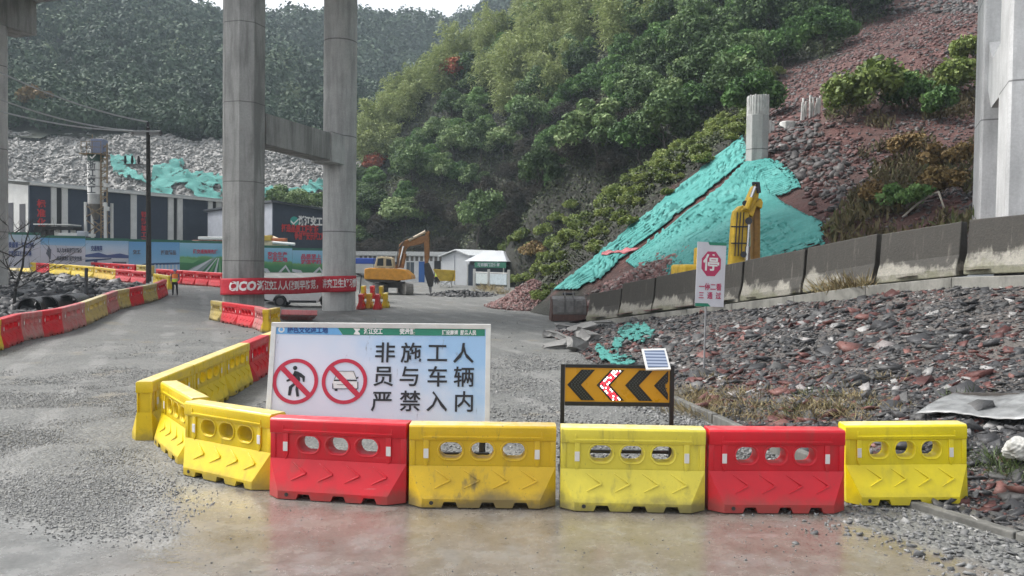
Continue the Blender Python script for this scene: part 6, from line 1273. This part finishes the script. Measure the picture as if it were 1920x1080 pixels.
m = MB(); m.tube([g2(1403, 384, -.4), g2(1416, 350, -.4)], .07, 8); m.build('ram_rod', chrome, t); m = MB(); m.tube([g2(1400, 392, -.38), g2(1408, 370, -.42)], .12, 10); m.build('ram', yel, t)
m = MB(); m.tube([g2(1402, 462, -.35), g2(1405, 412, -.35)], .065, 8); m.build('ram_rod', chrome, t); m = MB(); m.tube([g2(1400, 500, -.35), g2(1402, 462, -.35)], .11, 8); m.build('ram_rod', chrome, t)
m = MB(); m.prism([(g2(1416, 372).x, g2(1416, 372).z), (g2(1426, 370).x, g2(1426, 370).z), (g2(1428, 395).x, g2(1428, 395).z), (g2(1428, 480).x, g2(1428, 480).z - .5), (g2(1415, 480).x, g2(1415, 480).z - .5)], (0, .12, 0), (1, 0, 0), (0, 0, 1), (0, .5, 0)); m.build('stick', simple('stick_ochre', (.30, .16, .03), .55, .2), t, bevel=.04)
MB().tube([g2(1411, 345, -.36), g2(1421, 343, -.36), g2(1423, 362, -.36)], .085, 10).build('end_cap', iron, t)
for pq, pr_ in ((g2, .14),):
    for a_, b_, r_ in ((1404, 414, .14), (1394, 477, .12), (1397, 381, .11)): MB().tube([g2(a_, b_, -.42), g2(a_, b_, .3)], r_, 12).build('pin', iron, t)
m = MB()
for px in (1378, 1384, 1390): m.tube([g2(px, 480, -.29), g2(px + 2, 440, -.29), g2(px + 5, 398, -.29)], .022, 5)
for py in (425, 456): m.beam(g2(1371, py, -.29), g2(1401, py, -.29), .04, .05)
m.build('hose', iron, t)
# red cloth strip lying on the netting
ra, rb = hit_hill(1128, 486, 34), hit_hill(1196, 474, 34)
if ra and rb:
    V = []
    for j in range(4):
        for i in range(30):
            q = ra.lerp(rb, i / 29) + Vector((.03, .075, 0)) * (j - 1.5) * (1 + .5 * math.sin(i * .4)); V.append((q.x, q.y, float(hill_z(q.x, q.y)) + .22 + .03 * math.sin(i * .9 + j)))
    ob = np_mesh('red_cloth', V, grid_faces(30, 4), simple('faded_cloth', (.36, .10, .11), .7, .5, 3), smooth=True); md = ob.modifiers.new('s', 'SOLIDIFY'); md.thickness = .02; bake_mods(ob); tag(ob, 'faded red and white cloth strip lying across the teal netting', 'cloth')
# digger bucket set down at the end of the parapet
bc = G(1066, 602); bc.y += .6; t = thing('excavator_bucket', 'worn digger bucket resting on the ground at the mossy end of the parapet', 'bucket', (bc.x, bc.y, gz(bc.x, bc.y)), .08)
bk = simple('bucket_steel', (.13, .125, .12), .5, .35, 4, .3, metal=.3); bkr = simple('bucket_rust', (.075, .038, .03), .7, .3, 4, .3); wb = 1.62
pr = [(-.5, .0), (.45, .0), (.62, .35), (.6, .75), (.38, 1.05), (.02, 1.18), (-.02, 1.1), (.30, .98), (.5, .72), (.52, .38), (.4, .09), (-.48, .09)]
MB().prism([(-a, b) for a, b in pr], (-wb / 2, 0, 0), (0, 1, 0), (0, 0, 1), (wb, 0, 0)).build('shell', bk, t, bevel=.02)
for s in (-1, 1): MB().prism([(-a, b) for a, b in [(-.5, 0), (.45, 0), (.62, .35), (.6, .75), (.38, 1.05), (.02, 1.18)]], (s * (wb / 2 + .003) - (.05 if s < 0 else 0), 0, 0), (0, 1, 0), (0, 0, 1), (.05, 0, 0)).build('side_plate', bkr, t, bevel=.01)
MB().box((0, -.575, .18), (wb + .02, .05, .36)).build('wear_plate', bkr, t)
for x in (-.45, 0, .45): MB().box((x, -.66, .72), (.34, .05, .62), rot=(.12, 0, 0)).build('wear_strip', simple('worn_steel', (.22, .215, .21), .4, .3, 5, .2, metal=.4) if x < -.4 else bpy.data.materials['worn_steel'], t, bevel=.02)
for x in (-.2, .2): MB().prism([(-.5, .95), (-.1, .98), (-.12, 1.4), (-.30, 1.42)], (x - .03, 0, 0), (0, 1, 0), (0, 0, 1), (.06, 0, 0)).build('ear', bk, t, bevel=.01)
MB().tube([(-.3, -.22, 1.3), (.3, -.22, 1.3)], .06, 10).build('pin', iron, t)

# white car parked behind the banner
DC = 41.5; c_ = G(492, 579); t = thing('white_car', 'white car parked behind the pier columns under the red banner', 'car', (-14.75, 47.6, gz(-12.5, 48)), R(4)); carw = simple('car_white', (.60, .60, .60), .25, .04, 1); tyre = flat('tyre_black', (.015, .015, .016), .8); trim = flat('car_trim', (.018, .018, .02), .5)
def loft(prof, name, mat, bev=.08): return MB().prism(prof, (0, 0, 0), (1, 0, 0), (0, 0, 1), (0, 1.8, 0)).build(name, mat, t, bevel=bev, smooth=True)
def arch(cx, r=.40): return [(cx + r * math.cos(a), .33 + r * math.sin(a)) for a in [math.pi * k / 10 for k in range(11)]]
loft([(.02, .45), (.0, .62), (.06, .82), (.9, .98), (1.25, 1.02), (4.2, 1.05), (4.5, .98), (4.55, .6), (4.5, .36)] + arch(3.62)[0:11] + [(3.1, .28), (1.4, .28)] + arch(.92) + [(.48, .33)], 'body', carw, .06)
cbn = MB(); pb = [(1.2, 1.0), (1.95, 1.48), (2.4, 1.58), (3.6, 1.56), (4.25, 1.05)]
vs = [(a, .06 if b < 1.1 else .22, b) for a, b in pb] + [(a, 1.74 if b < 1.1 else 1.58, b) for a, b in pb]; n = 5
cab_c = cbn.add(vs, [tuple(range(n)), tuple(range(2 * n - 1, n - 1, -1))] + [(i, i + n, (i + 1) % n + n, (i + 1) % n) for i in range(n)]).build('cabin', carw, t, bevel=.05, smooth=True)
for poly in ([(1.55, 1.08), (2.0, 1.42), (2.6, 1.48), (2.6, 1.08)], [(2.68, 1.08), (2.68, 1.48), (3.5, 1.46), (3.95, 1.1)]): MB().prism(poly, (0, .10, 0), (1, 0, 0), (0, .33, 1), (0, -.02, 0)).build('window', glassm, t)
MB().prism([(.12, 1.06), (1.68, 1.06), (1.5, 1.44), (.3, 1.44)], (1.27, 0, -.02), (0, 1, 0), (.55, 0, 1.0), (-.02, 0, .01)).build('windscreen', glassm, t)
MB().box((.06, .9, .48), (.16, 1.76, .30)).build('bumper', trim, t, bevel=.04); MB().box((-.01, .9, .72), (.06, .9, .14)).build('grille', trim, t, bevel=.01); MB().box((2.25, -.005, .33), (1.6, .03, .14)).build('sill', trim, t)
for y in (.2, 1.6): MB().box((.05, y, .74), (.10, .34, .13)).build('headlight', flat('lamp_glass', (.5, .52, .55), .1), t, bevel=.03)
for x in (.92, 3.62):
    for y, s in ((.0, -1), (1.8, 1)):
        w = MB().tube([(x, y + .2 * (s < 0) * 1 - (.2 if s > 0 else 0) + (-.21 if s < 0 else .21) * 0, .33), (x, y, .33)], .33, 24).build('wheel', tyre, t); MB().tube([(x, y, .33), (x, y + s * .012, .33)], .21, 16).build('rim', flat('rim_grey', (.12, .12, .125), .3, .6), w)
for y in (-.06, 1.86): MB().box((1.5, y, 1.1), (.18, .14, .12)).build('mirror', carw, t, bevel=.03)
# yellow skip cart, blue container
q = G(835, 538); t = thing('skip_cart', 'yellow tipping skip on a small frame in front of the white prefab house', 'cart', q, .15)
MB().prism([(-1.3, 1.85), (.95, 1.75), (.65, .62), (-.55, .62)], (0, -.6, 0), (1, 0, 0), (0, 0, 1), (0, 1.2, 0)).build('skip', simple('skip_yellow', (.46, .32, .03), .55, .2, 2), t, bevel=.03); MB().prism([(.98, 1.75), (.98, .66), (.70, .62)], (0, -.58, 0), (1, 0, 0), (0, 0, 1), (0, 1.16, 0)).build('tail_flap', yel, t)
fm = MB(); [fm.beam((a, y, 0), (b, y, .62), .08, .08) for y in (-.5, .5) for a, b in ((-.5, .5), (.5, -.5), (.7, .6), (-.6, -.5))]; fm.build('frame', white_p, t)
q = P(684, 500, 84); t = thing('blue_container', 'low blue tarpaulin covered container behind the round pier column', 'container', (q.x, 84, gz(q.x, 84))); MB().box((0, 0, 1.0), (2.0, 1.4, 1.1)).build('body', white_p, t, bevel=.04); MB().box((0, 0, 1.75), (2.1, 1.5, .6)).build('cover', flat('cover_blue', (.025, .08, .40), .5), t, bevel=.06)
for s in (-.8, .8): MB().box((s, 0, .22), (.2, 1.2, .45)).build('foot', trackm, t)
# tipped corrugated sheet and white sack by the end barrier
sheet_c = bank_at(1815, 785); t = thing('metal_sheet', 'bent grey metal sheet lying on the spoil behind the bright yellow end barrier', 'metal sheet'); a0 = bank_at(1715, 788) + UP * .10; a2 = bank_at(1790, 757) + UP * .16; a1 = bank_at(1915, 806) + UP * .16; a1 = a0 + (a1 - a0) * 1.15
du, dv = a1 - a0, a2 - a0; V = []
for j in range(7):
    for i in range(41): q = a0 + du * (i / 40) + dv * (j / 6); V.append((q.x, q.y, q.z + .004 * math.sin(i * 1.1) + .035 * math.sin(i * .16 + j * .5)))
ob = np_mesh('sheet', V, grid_faces(41, 7), simple('wet_sheet', (.20, .205, .205), .45, .4, 5, .2, metal=.1), t, smooth=True); md = ob.modifiers.new('s', 'SOLIDIFY'); md.thickness = .012; bake_mods(ob)
MB().beam(a0 + dv - UP * .03, a0 + dv + du * .97 - UP * .03, .05, .07).build('edge_bar', simple('dark_timber', (.07, .062, .055), .8), t)
sk = bank_at(1912, 850); t = thing('white_sack', 'dirty white woven sack slumped under the metal sheet at the picture edge', 'sack')
bm = bmesh.new(); bmesh.ops.create_icosphere(bm, subdivisions=5, radius=.20)
for v in bm.verts:
    n_ = v.co.normalized(); v.co = Vector((v.co.x * 1.0, v.co.y * .8, v.co.z * .75)) * (1 + .14 * math.sin(n_.x * 4 + n_.z * 3) * math.sin(n_.y * 5) + .05 * math.sin(n_.x * 15 + n_.y * 11) * math.sin(n_.z * 9) + .025 * math.sin(n_.x * 31 - n_.z * 23)); v.co.z = max(v.co.z, -.10)
me = bpy.data.meshes.new('bag'); bm.to_mesh(me); bm.free(); me.materials.append(simple('woven_white', (.40, .395, .37), .8, .4, 7, .5)); me.polygons.foreach_set('use_smooth', [True] * len(me.polygons)); ob = bpy.data.objects.new('bag', me); col.objects.link(ob); ob.parent = t; t.location = P(1915, 843, 8.7); 
t.location = bank_at(1912, 868) + UP * .16

# ---- loose debris, mounds and slabs
def heap(name, label, c, rx, ry, h, n, size, red, seed, mat, flat_=.6):
    r = np.random.default_rng(seed); a = r.uniform(0, 6.28, n); q = np.sqrt(r.random(n)) * 1.05; x = c[0] + rx * q * np.cos(a); y = c[1] + ry * q * np.sin(a); z = ground_z(x, y) + h * np.exp(-2.6 * q ** 2) * (1 + .25 * vnoise(x, y, 1.2, seed)) - .05
    sz = size[0] + (size[1] - size[0]) * r.beta(1.2, 3.5, n); tone = np.where(r.random(n) < red, r.uniform(.75, 1, n), r.beta(2.5, 2.2, n) * .7)
    parts = [slab_geo(np.c_[x, y, z], sz, r=r, flat=flat_, tilt=.5) + (np.repeat(tone, 6),)]
    g = np.linspace(-1.15, 1.15, 40); X, Y = np.meshgrid(c[0] + rx * g, c[1] + ry * g); Q2 = ((X - c[0]) / rx) ** 2 + ((Y - c[1]) / ry) ** 2; Z = ground_z(X, Y) + h * np.exp(-2.6 * Q2) * (1 + .25 * vnoise(X, Y, 1.2, seed)) - .12 - .1 * (Q2 > 1.1)
    parts.append((np.c_[X.ravel(), Y.ravel(), Z.ravel()], grid_faces(40, 40), np.full(39 * 39, .85 if red > .5 else .25))); V, F, T = join(parts)
    o = np_mesh(name, V, F, mat, tone=T); return tag(o, label, 'rubble', kind='stuff')
redg = toned('red_gravel', [(0, (.09, .075, .07)), (.5, (.20, .16, .15)), (.7, (.28, .24, .23)), (.74, (.13, .06, .058)), (1, (.27, .16, .145))], .7, .4)
c_ = G(985, 582); heap('red_gravel', 'mound of reddish gravel dumped beside the white fence', (c_.x + .6, c_.y + 4.5), 3.0, 4.6, 1.55, 5200, (.07, .28), .75, 301, redg)
c_ = P(1178, 530, 40.5); r_ = np.random.default_rng(302); n = 2600; x = r_.normal(c_.x, .95, n); y = r_.normal(c_.y, 1.1, n); z = hill_z(x, y) + .95 * np.exp(-((x - c_.x) ** 2 + (y - c_.y) ** 2) / 2.2) * r_.uniform(.2, 1, n); V, F = slab_geo(np.c_[x, y, z], r_.uniform(.10, .38, n), r=r_, flat=.6, tilt=.5)
o = np_mesh('rubble', V, F, redg, tone=np.repeat(np.where(r_.random(n) < .65, r_.uniform(.74, 1, n), r_.uniform(0, .7, n)), 6)); tag(o, 'red and grey rubble pile behind the mossy end of the parapet', 'rubble', kind='stuff')
c_ = G(862, 556); heap('concrete_rubble', 'broken grey concrete around the breaker hammer tip', (c_.x, c_.y + 3), 2.8, 4.0, .35, 260, (.15, .7), .0, 303, stone_m, .5)
# slate debris inside the curve of barriers
r_ = np.random.default_rng(305); n = 2600; px_ = r_.uniform(-40, 300, n); py_ = r_.uniform(509, 600, n); top_y = np.interp(px_, [-40, 100, 280], [507, 516, 537]); bot = np.interp(px_, [-40, 5, 85, 122, 165, 205, 270], [605, 596, 583, 577, 562, 553, 540]); k = (py_ > top_y) & (py_ < bot + 6); px_, py_ = px_[k], py_[k]
Q = np.array([tuple(G(a, b)) for a, b in zip(px_, py_)]); n = len(Q); tn = np.where(r_.random(n) < .22, r_.uniform(.6, .72, n), r_.beta(1.6, 3, n) * .5)
V, F = slab_geo(Q + [0, 0, .06], .18 + .9 * r_.beta(1.1, 3.4, n), r=r_, flat=.35, tilt=.4); o = np_mesh('slate_debris', V, F, stone_m, tone=np.repeat(tn, 6)); tag(o, 'dark wet slate debris filling the ground between the two barrier rows', 'debris', kind='stuff')
# concrete slabs at the foot of the bank
slabm = simple('broken_concrete', (.19, .186, .178), .75, .25, 2, .5, bd=.05)
for (px, py, L, W_, T_, rx, ry, rz, lab) in [(1085, 622, 1.9, .9, .28, .1, -.25, .3, 'long broken concrete slab lying against the parapet foot'), (1062, 640, 1.6, .8, .22, -.15, .3, -.6, 'tilted broken concrete slab pointing at the arrow sign'), (1100, 640, .9, .7, .5, .3, .2, .9, 'blocky broken concrete lump next to the torn net'), (1042, 652, 1.0, .6, .22, .2, -.2, .1, 'flat broken concrete piece at the road edge'),
                                              (1078, 662, .8, .55, .45, -.2, .35, .5, 'angular concrete lump above the arrow sign frame'), (1030, 632, .7, .5, .3, .1, .1, 1.2, 'small concrete piece outermost on the road'), (1125, 610, 1.6, .7, .22, .05, -.1, -.15, 'thin broken concrete slab along the plinth'), (1058, 612, 1.1, .5, .2, .1, .15, .2, 'concrete fragment below the digger bucket')]:
    q = bank_at(px, py) if px > 1050 else G(px, py); t = thing('concrete_slab', lab, 'concrete slab', q + UP * (T_ * .35), rz, None); bm = bmesh.new(); bmesh.ops.create_cube(bm, size=1); bmesh.ops.subdivide_edges(bm, edges=bm.edges, cuts=2)
    rr2 = random.Random(int(px * 7 + py))
    for v in bm.verts: v.co = .72 * Vector((v.co.x * L, v.co.y * W_, v.co.z * T_)) + Vector((rr2.uniform(-.09, .09) * L, rr2.uniform(-.12, .12) * W_, rr2.uniform(-.09, .09) * T_))
    me = bpy.data.meshes.new('slab'); bm.to_mesh(me); bm.free(); me.materials.append(slabm); ob = bpy.data.objects.new('slab', me); col.objects.link(ob); ob.parent = t; t.rotation_euler = (rx, ry, rz)
# gravel on the road
def gravel(name, label, n, size, seed, fn, tone=(.25, .7), flat_=.6):
    r = np.random.default_rng(seed); x, y = fn(r, n); z = ground_z(x, y); sz = size[0] + (size[1] - size[0]) * r.beta(1.1, 3.5, len(x)); V, F = slab_geo(np.c_[x, y, z + sz * .12 - .012], sz, r=r, flat=flat_, tilt=.5)
    o = np_mesh(name, V, F, grav_m, tone=np.repeat(np.clip(r.normal(sum(tone) / 2, (tone[1] - tone[0]) / 3, len(x)), 0, 1), 6)); return tag(o, label, 'gravel', kind='stuff')
grav_m = toned('road_gravel', [(0, (.10, .101, .102)), (.35, (.18, .181, .178)), (.6, (.24, .241, .235)), (1, (.36, .357, .345))], .75, .3)
def f_left(r, n):
    y = 6 + 22 * r.beta(1.0, 2.2, n * 2); x = -.75 * y + r.random(n * 2) * (.75 * y - 3.2); k = (r.random(n * 2) < .7 + .3 * sstep(-.3, .5, vnoise(x, y, 2.4, 13))) & (r.random(n * 2) < sstep(5.7, 7.9, y + .33 * x + .8 * vnoise(x, y, 1.5, 11))) & (x + .55 * (y - 8) < -3.6 + .5 * r.normal(size=n * 2)) | (y > 9.6) & (x < -6.2) ; return x[k][:n], y[k][:n]
def f_in(r, n): y = r.uniform(10.3, 24, n); x = r.uniform(-4.7, 2.4, n); k = (y > 10.6 + .25 * (x < 0)); return x[k], y[k]
def f_kerb(r, n): s = r.random(n); y = 5.8 + 11.5 * r.random(n); kx = np.interp(y, [6, 7.8, 8.94, 11.5, 15.4, 17.2], [5.9, 5.0, 4.4, 3.8, 3.13, 2.86]); x = kx - .12 - np.abs(r.normal(0, .45, n)) * (1 + (y < 9.2)); return x, y
def f_far(r, n): y = r.uniform(24, 62, n); x = r.uniform(-.42, .02, n) * y; return x, y
def f_wet(r, n): y = r.uniform(5.9, 9.0, n); x = r.uniform(-4, 4.2, n); return x, y
gravel('gravel', 'crushed grey gravel covering the road outside the barriers', 44000, (.010, .038), 311, f_left); gravel('gravel', 'crushed stone scattered on the yard inside the barriers', 16000, (.015, .07), 312, f_in)
gravel('gravel', 'loose chippings along the kerb beside the wet slab', 5200, (.015, .11), 313, f_kerb, (0, .62), .28); gravel('gravel', 'sparse stones over the far yard', 500, (.03, .10), 314, f_far); gravel('pebbles', 'odd dark chips lying on the wet slab', 650, (.006, .028), 315, f_wet, (0, .5))
# black pipes behind the barriers
for k, (px, py, lab) in enumerate([(66, 588, 'black plastic pipe end beside the bare tree behind the barriers'), (104, 584, 'black plastic pipe end nearer the short dark post'), (30, 592, 'black plastic pipe end hidden behind the bare tree foot')]):
    q = G(px, py) + Vector((0, .9, .22)); t = thing('pipe', lab, 'pipe', q, .25)
    n_ = 24; vs = []; R0, R1 = .50, .455
    for y in (0, 2.2):
        for rr3 in (R0, R1): vs += [(rr3 * math.cos(6.2832 * i / n_), y, rr3 * math.sin(6.2832 * i / n_)) for i in range(n_)]
    fs = []
    for i in range(n_):
        j = (i + 1) % n_; fs += [(i, j, 2 * n_ + j, 2 * n_ + i), (n_ + j, n_ + i, 3 * n_ + i, 3 * n_ + j), (i, n_ + i, n_ + j, j), (2 * n_ + j, 3 * n_ + j, 3 * n_ + i, 2 * n_ + i)]
    MB().add(vs, fs).build('shell', simple('black_pipe', (.03, .03, .032), .4) if k == 0 else bpy.data.materials['black_pipe'], t, smooth=True)

# ================================================================== PEOPLE
skin = flat('skin', (.42, .24, .17), .55); trouser = flat('dark_trousers', (.018, .018, .024), .8); helmet_b = flat('helmet_blue', (.16, .20, .45), .35); vest_y = flat('vest_lime', (.55, .75, .05), .6); vest_o = flat('vest_orange', (.75, .20, .03), .6); boots = flat('boot_black', (.02, .02, .02), .7)
def skin_mesh(name, nodes, edges, mats, parent, sub=2, root=0, zsplit=None):
    me = bpy.data.meshes.new(name); me.from_pydata([n[:3] for n in nodes], edges, []); o = bpy.data.objects.new(name, me); col.objects.link(o)
    bpy.context.view_layer.objects.active = o
    md = o.modifiers.new('s', 'SKIN'); md.use_smooth_shade = True
    if not me.skin_vertices: me.attributes
    for i, sv in enumerate(me.skin_vertices[0].data): sv.radius = nodes[i][3]; sv.use_root = (i == root)
    m2 = o.modifiers.new('d', 'SUBSURF'); m2.levels = sub; m2.render_levels = sub; bake_mods(o); o.data.materials.clear()
    for m_ in mats: o.data.materials.append(m_)
    if zsplit:
        for p in o.data.polygons: p.material_index = zsplit(p.center)
    o.parent = parent; return o
def person(label, loc, rz, H, vest_top, helm):
    t = thing('person', label, 'person', loc, rz); s = H / 1.7
    N = [(0, 0, .92, (.155, .11)), (0, 0, 1.12, (.135, .10)), (0, .0, 1.32, (.17, .11)), (0, 0, 1.44, (.10, .075)), (0, -.01, 1.50, (.055, .055)), (0, -.02, 1.60, (.075, .09)), (0, -.02, 1.67, (.07, .08)),
         (-.19, 0, 1.39, (.065, .065)), (-.25, .02, 1.12, (.048, .05)), (-.23, -.10, .90, (.038, .038)), (-.22, -.13, .82, (.03, .045)), (.19, 0, 1.39, (.065, .065)), (.26, .02, 1.13, (.048, .05)), (.22, -.14, .98, (.038, .038)), (.16, -.20, .95, (.03, .045)),
         (-.10, 0, .80, (.09, .095)), (-.12, -.01, .47, (.065, .07)), (-.13, .02, .10, (.048, .055)), (-.13, -.12, .04, (.045, .035)), (.10, 0, .80, (.09, .095)), (.13, -.02, .47, (.065, .07)), (.15, .02, .10, (.048, .055)), (.16, -.12, .04, (.045, .035))]
    E = [(0, 1), (1, 2), (2, 3), (3, 4), (4, 5), (5, 6), (2, 7), (7, 8), (8, 9), (9, 10), (2, 11), (11, 12), (12, 13), (13, 14), (0, 15), (15, 16), (16, 17), (17, 18), (0, 19), (19, 20), (20, 21), (21, 22)]
    N = [(a * s, b * s, c * s, (r_[0] * s, r_[1] * s)) for a, b, c, r_ in N]
    def zs(c):
        z = c.z / s
        if z > 1.47: return 0
        if abs(c.x) > .19 * s and z < .95: return 0
        return 3 if z < .09 else 1 if z < .93 else 2
    skin_mesh('body', N, E, [skin, trouser, flat('work_shirt', (.10, .11, .14), .8) if 'work_shirt' not in bpy.data.materials else bpy.data.materials['work_shirt'], boots], t, 2, 0, zs)
    v = MB(); ring = lambda z, a, b: [(a * math.cos(6.2832 * i / 16) * s, b * math.sin(6.2832 * i / 16) * s, z * s) for i in range(16)]
    R_ = [ring(.90, .185, .145), ring(1.10, .18, .14), ring(1.13, .18, .14), ring(1.33, .215, .15), ring(1.44, .155, .115)]
    vs = sum(R_, []); fs = []; mi = []
    for j in range(4):
        for i in range(16): fs.append((j * 16 + i, j * 16 + (i + 1) % 16, (j + 1) * 16 + (i + 1) % 16, (j + 1) * 16 + i)); mi.append(0 if j < 1 else 1 if j == 1 else 2)
    v.v = vs; v.f = fs; v.m = mi; v.build('vest', [vest_y, refl_m, vest_top], t, smooth=True)
    hb = bmesh.new(); bmesh.ops.create_uvsphere(hb, u_segments=18, v_segments=10, radius=.125 * s)
    for q in list(hb.verts):
        if q.co.z < -.02 * s: q.co.z = -.02 * s
    me = bpy.data.meshes.new('helmet'); hb.to_mesh(me); hb.free(); me.materials.append(helm); o = bpy.data.objects.new('helmet', me); col.objects.link(o); o.parent = t; o.location = (0, -.02 * s, 1.655 * s); o.scale = (.95, 1.15, 1.0)
    for sx_ in (-.032, .032): MB().box((sx_ * s, -.112 * s, 1.605 * s), (.022 * s, .01 * s, .012 * s)).build('eye', boots, t)
    MB().box((0, -.122 * s, 1.58 * s), (.022 * s, .03 * s, .035 * s)).build('nose', skin, t, bevel=.006)
    MB().box((0, -.112 * s, 1.547 * s), (.045 * s, .008 * s, .009 * s)).build('mouth', flat('lips', (.30, .10, .08)) if 'lips' not in bpy.data.materials else bpy.data.materials['lips'], t)
    # hands with separate fingers
    for sx_, c0 in ((-1, (-.22, -.13, .82)), (1, (.16, -.20, .95))):
        for f_ in range(4):
            x = c0[0] + (f_ - 1.5) * .018 * sx_; L = (.07, .08, .075, .06)[f_]; MB().tube([(x * s, c0[1] * s, (c0[2] - .01) * s), (x * s, (c0[1] - .012) * s, (c0[2] - .01 - L * .6) * s), (x * s, (c0[1] - .0) * s, (c0[2] - .01 - L) * s)], [.010 * s, .009 * s, .007 * s], 6).build('finger', skin, t)
        MB().tube([(c0[0] * s + .03 * sx_ * -1 * s, (c0[1] - .02) * s, (c0[2] + .03) * s), ((c0[0] - .05 * sx_) * s, (c0[1] - .045) * s, (c0[2] - .02) * s)], [.011 * s, .008 * s], 6).build('thumb', skin, t)
    return t
w0 = G(328, 554); person('worker in orange and lime vest and blue helmet beside the curving barrier row', w0, .3, 48 / FPX * w0.y, vest_o, helmet_b)
w1 = G(820, 535); w1 = P(819, 500, w1.y + 2.0); w1.z = gz(w1.x, w1.y); person('worker in lime vest standing behind the yellow skip cart at the shed door', w1, -.4, 1.72, vest_y, flat('helmet_dark', (.03, .03, .035), .4))
# clean up unused sources
for k in proto:
    for o in proto[k]:
        if o.name not in used:
            for ch in list(o.children): bpy.data.objects.remove(ch)
            bpy.data.objects.remove(o)
# ================================================================== HAZE
hm = bpy.data.materials.new('haze'); hm.use_nodes = True; ht = hm.node_tree; ht.nodes.clear(); ho = ht.nodes.new('ShaderNodeOutputMaterial'); pv = ht.nodes.new('ShaderNodeVolumePrincipled')
pv.inputs['Color'].default_value = (.74, .88, .97, 1); pv.inputs['Density'].default_value = .00045; ht.links.new(pv.outputs[0], ho.inputs['Volume'])
o = MB().box((-80, 250, 124), (760, 700, 262)).build('haze', hm); tag(o, 'thin pale damp air over the whole valley', 'haze', kind='stuff')
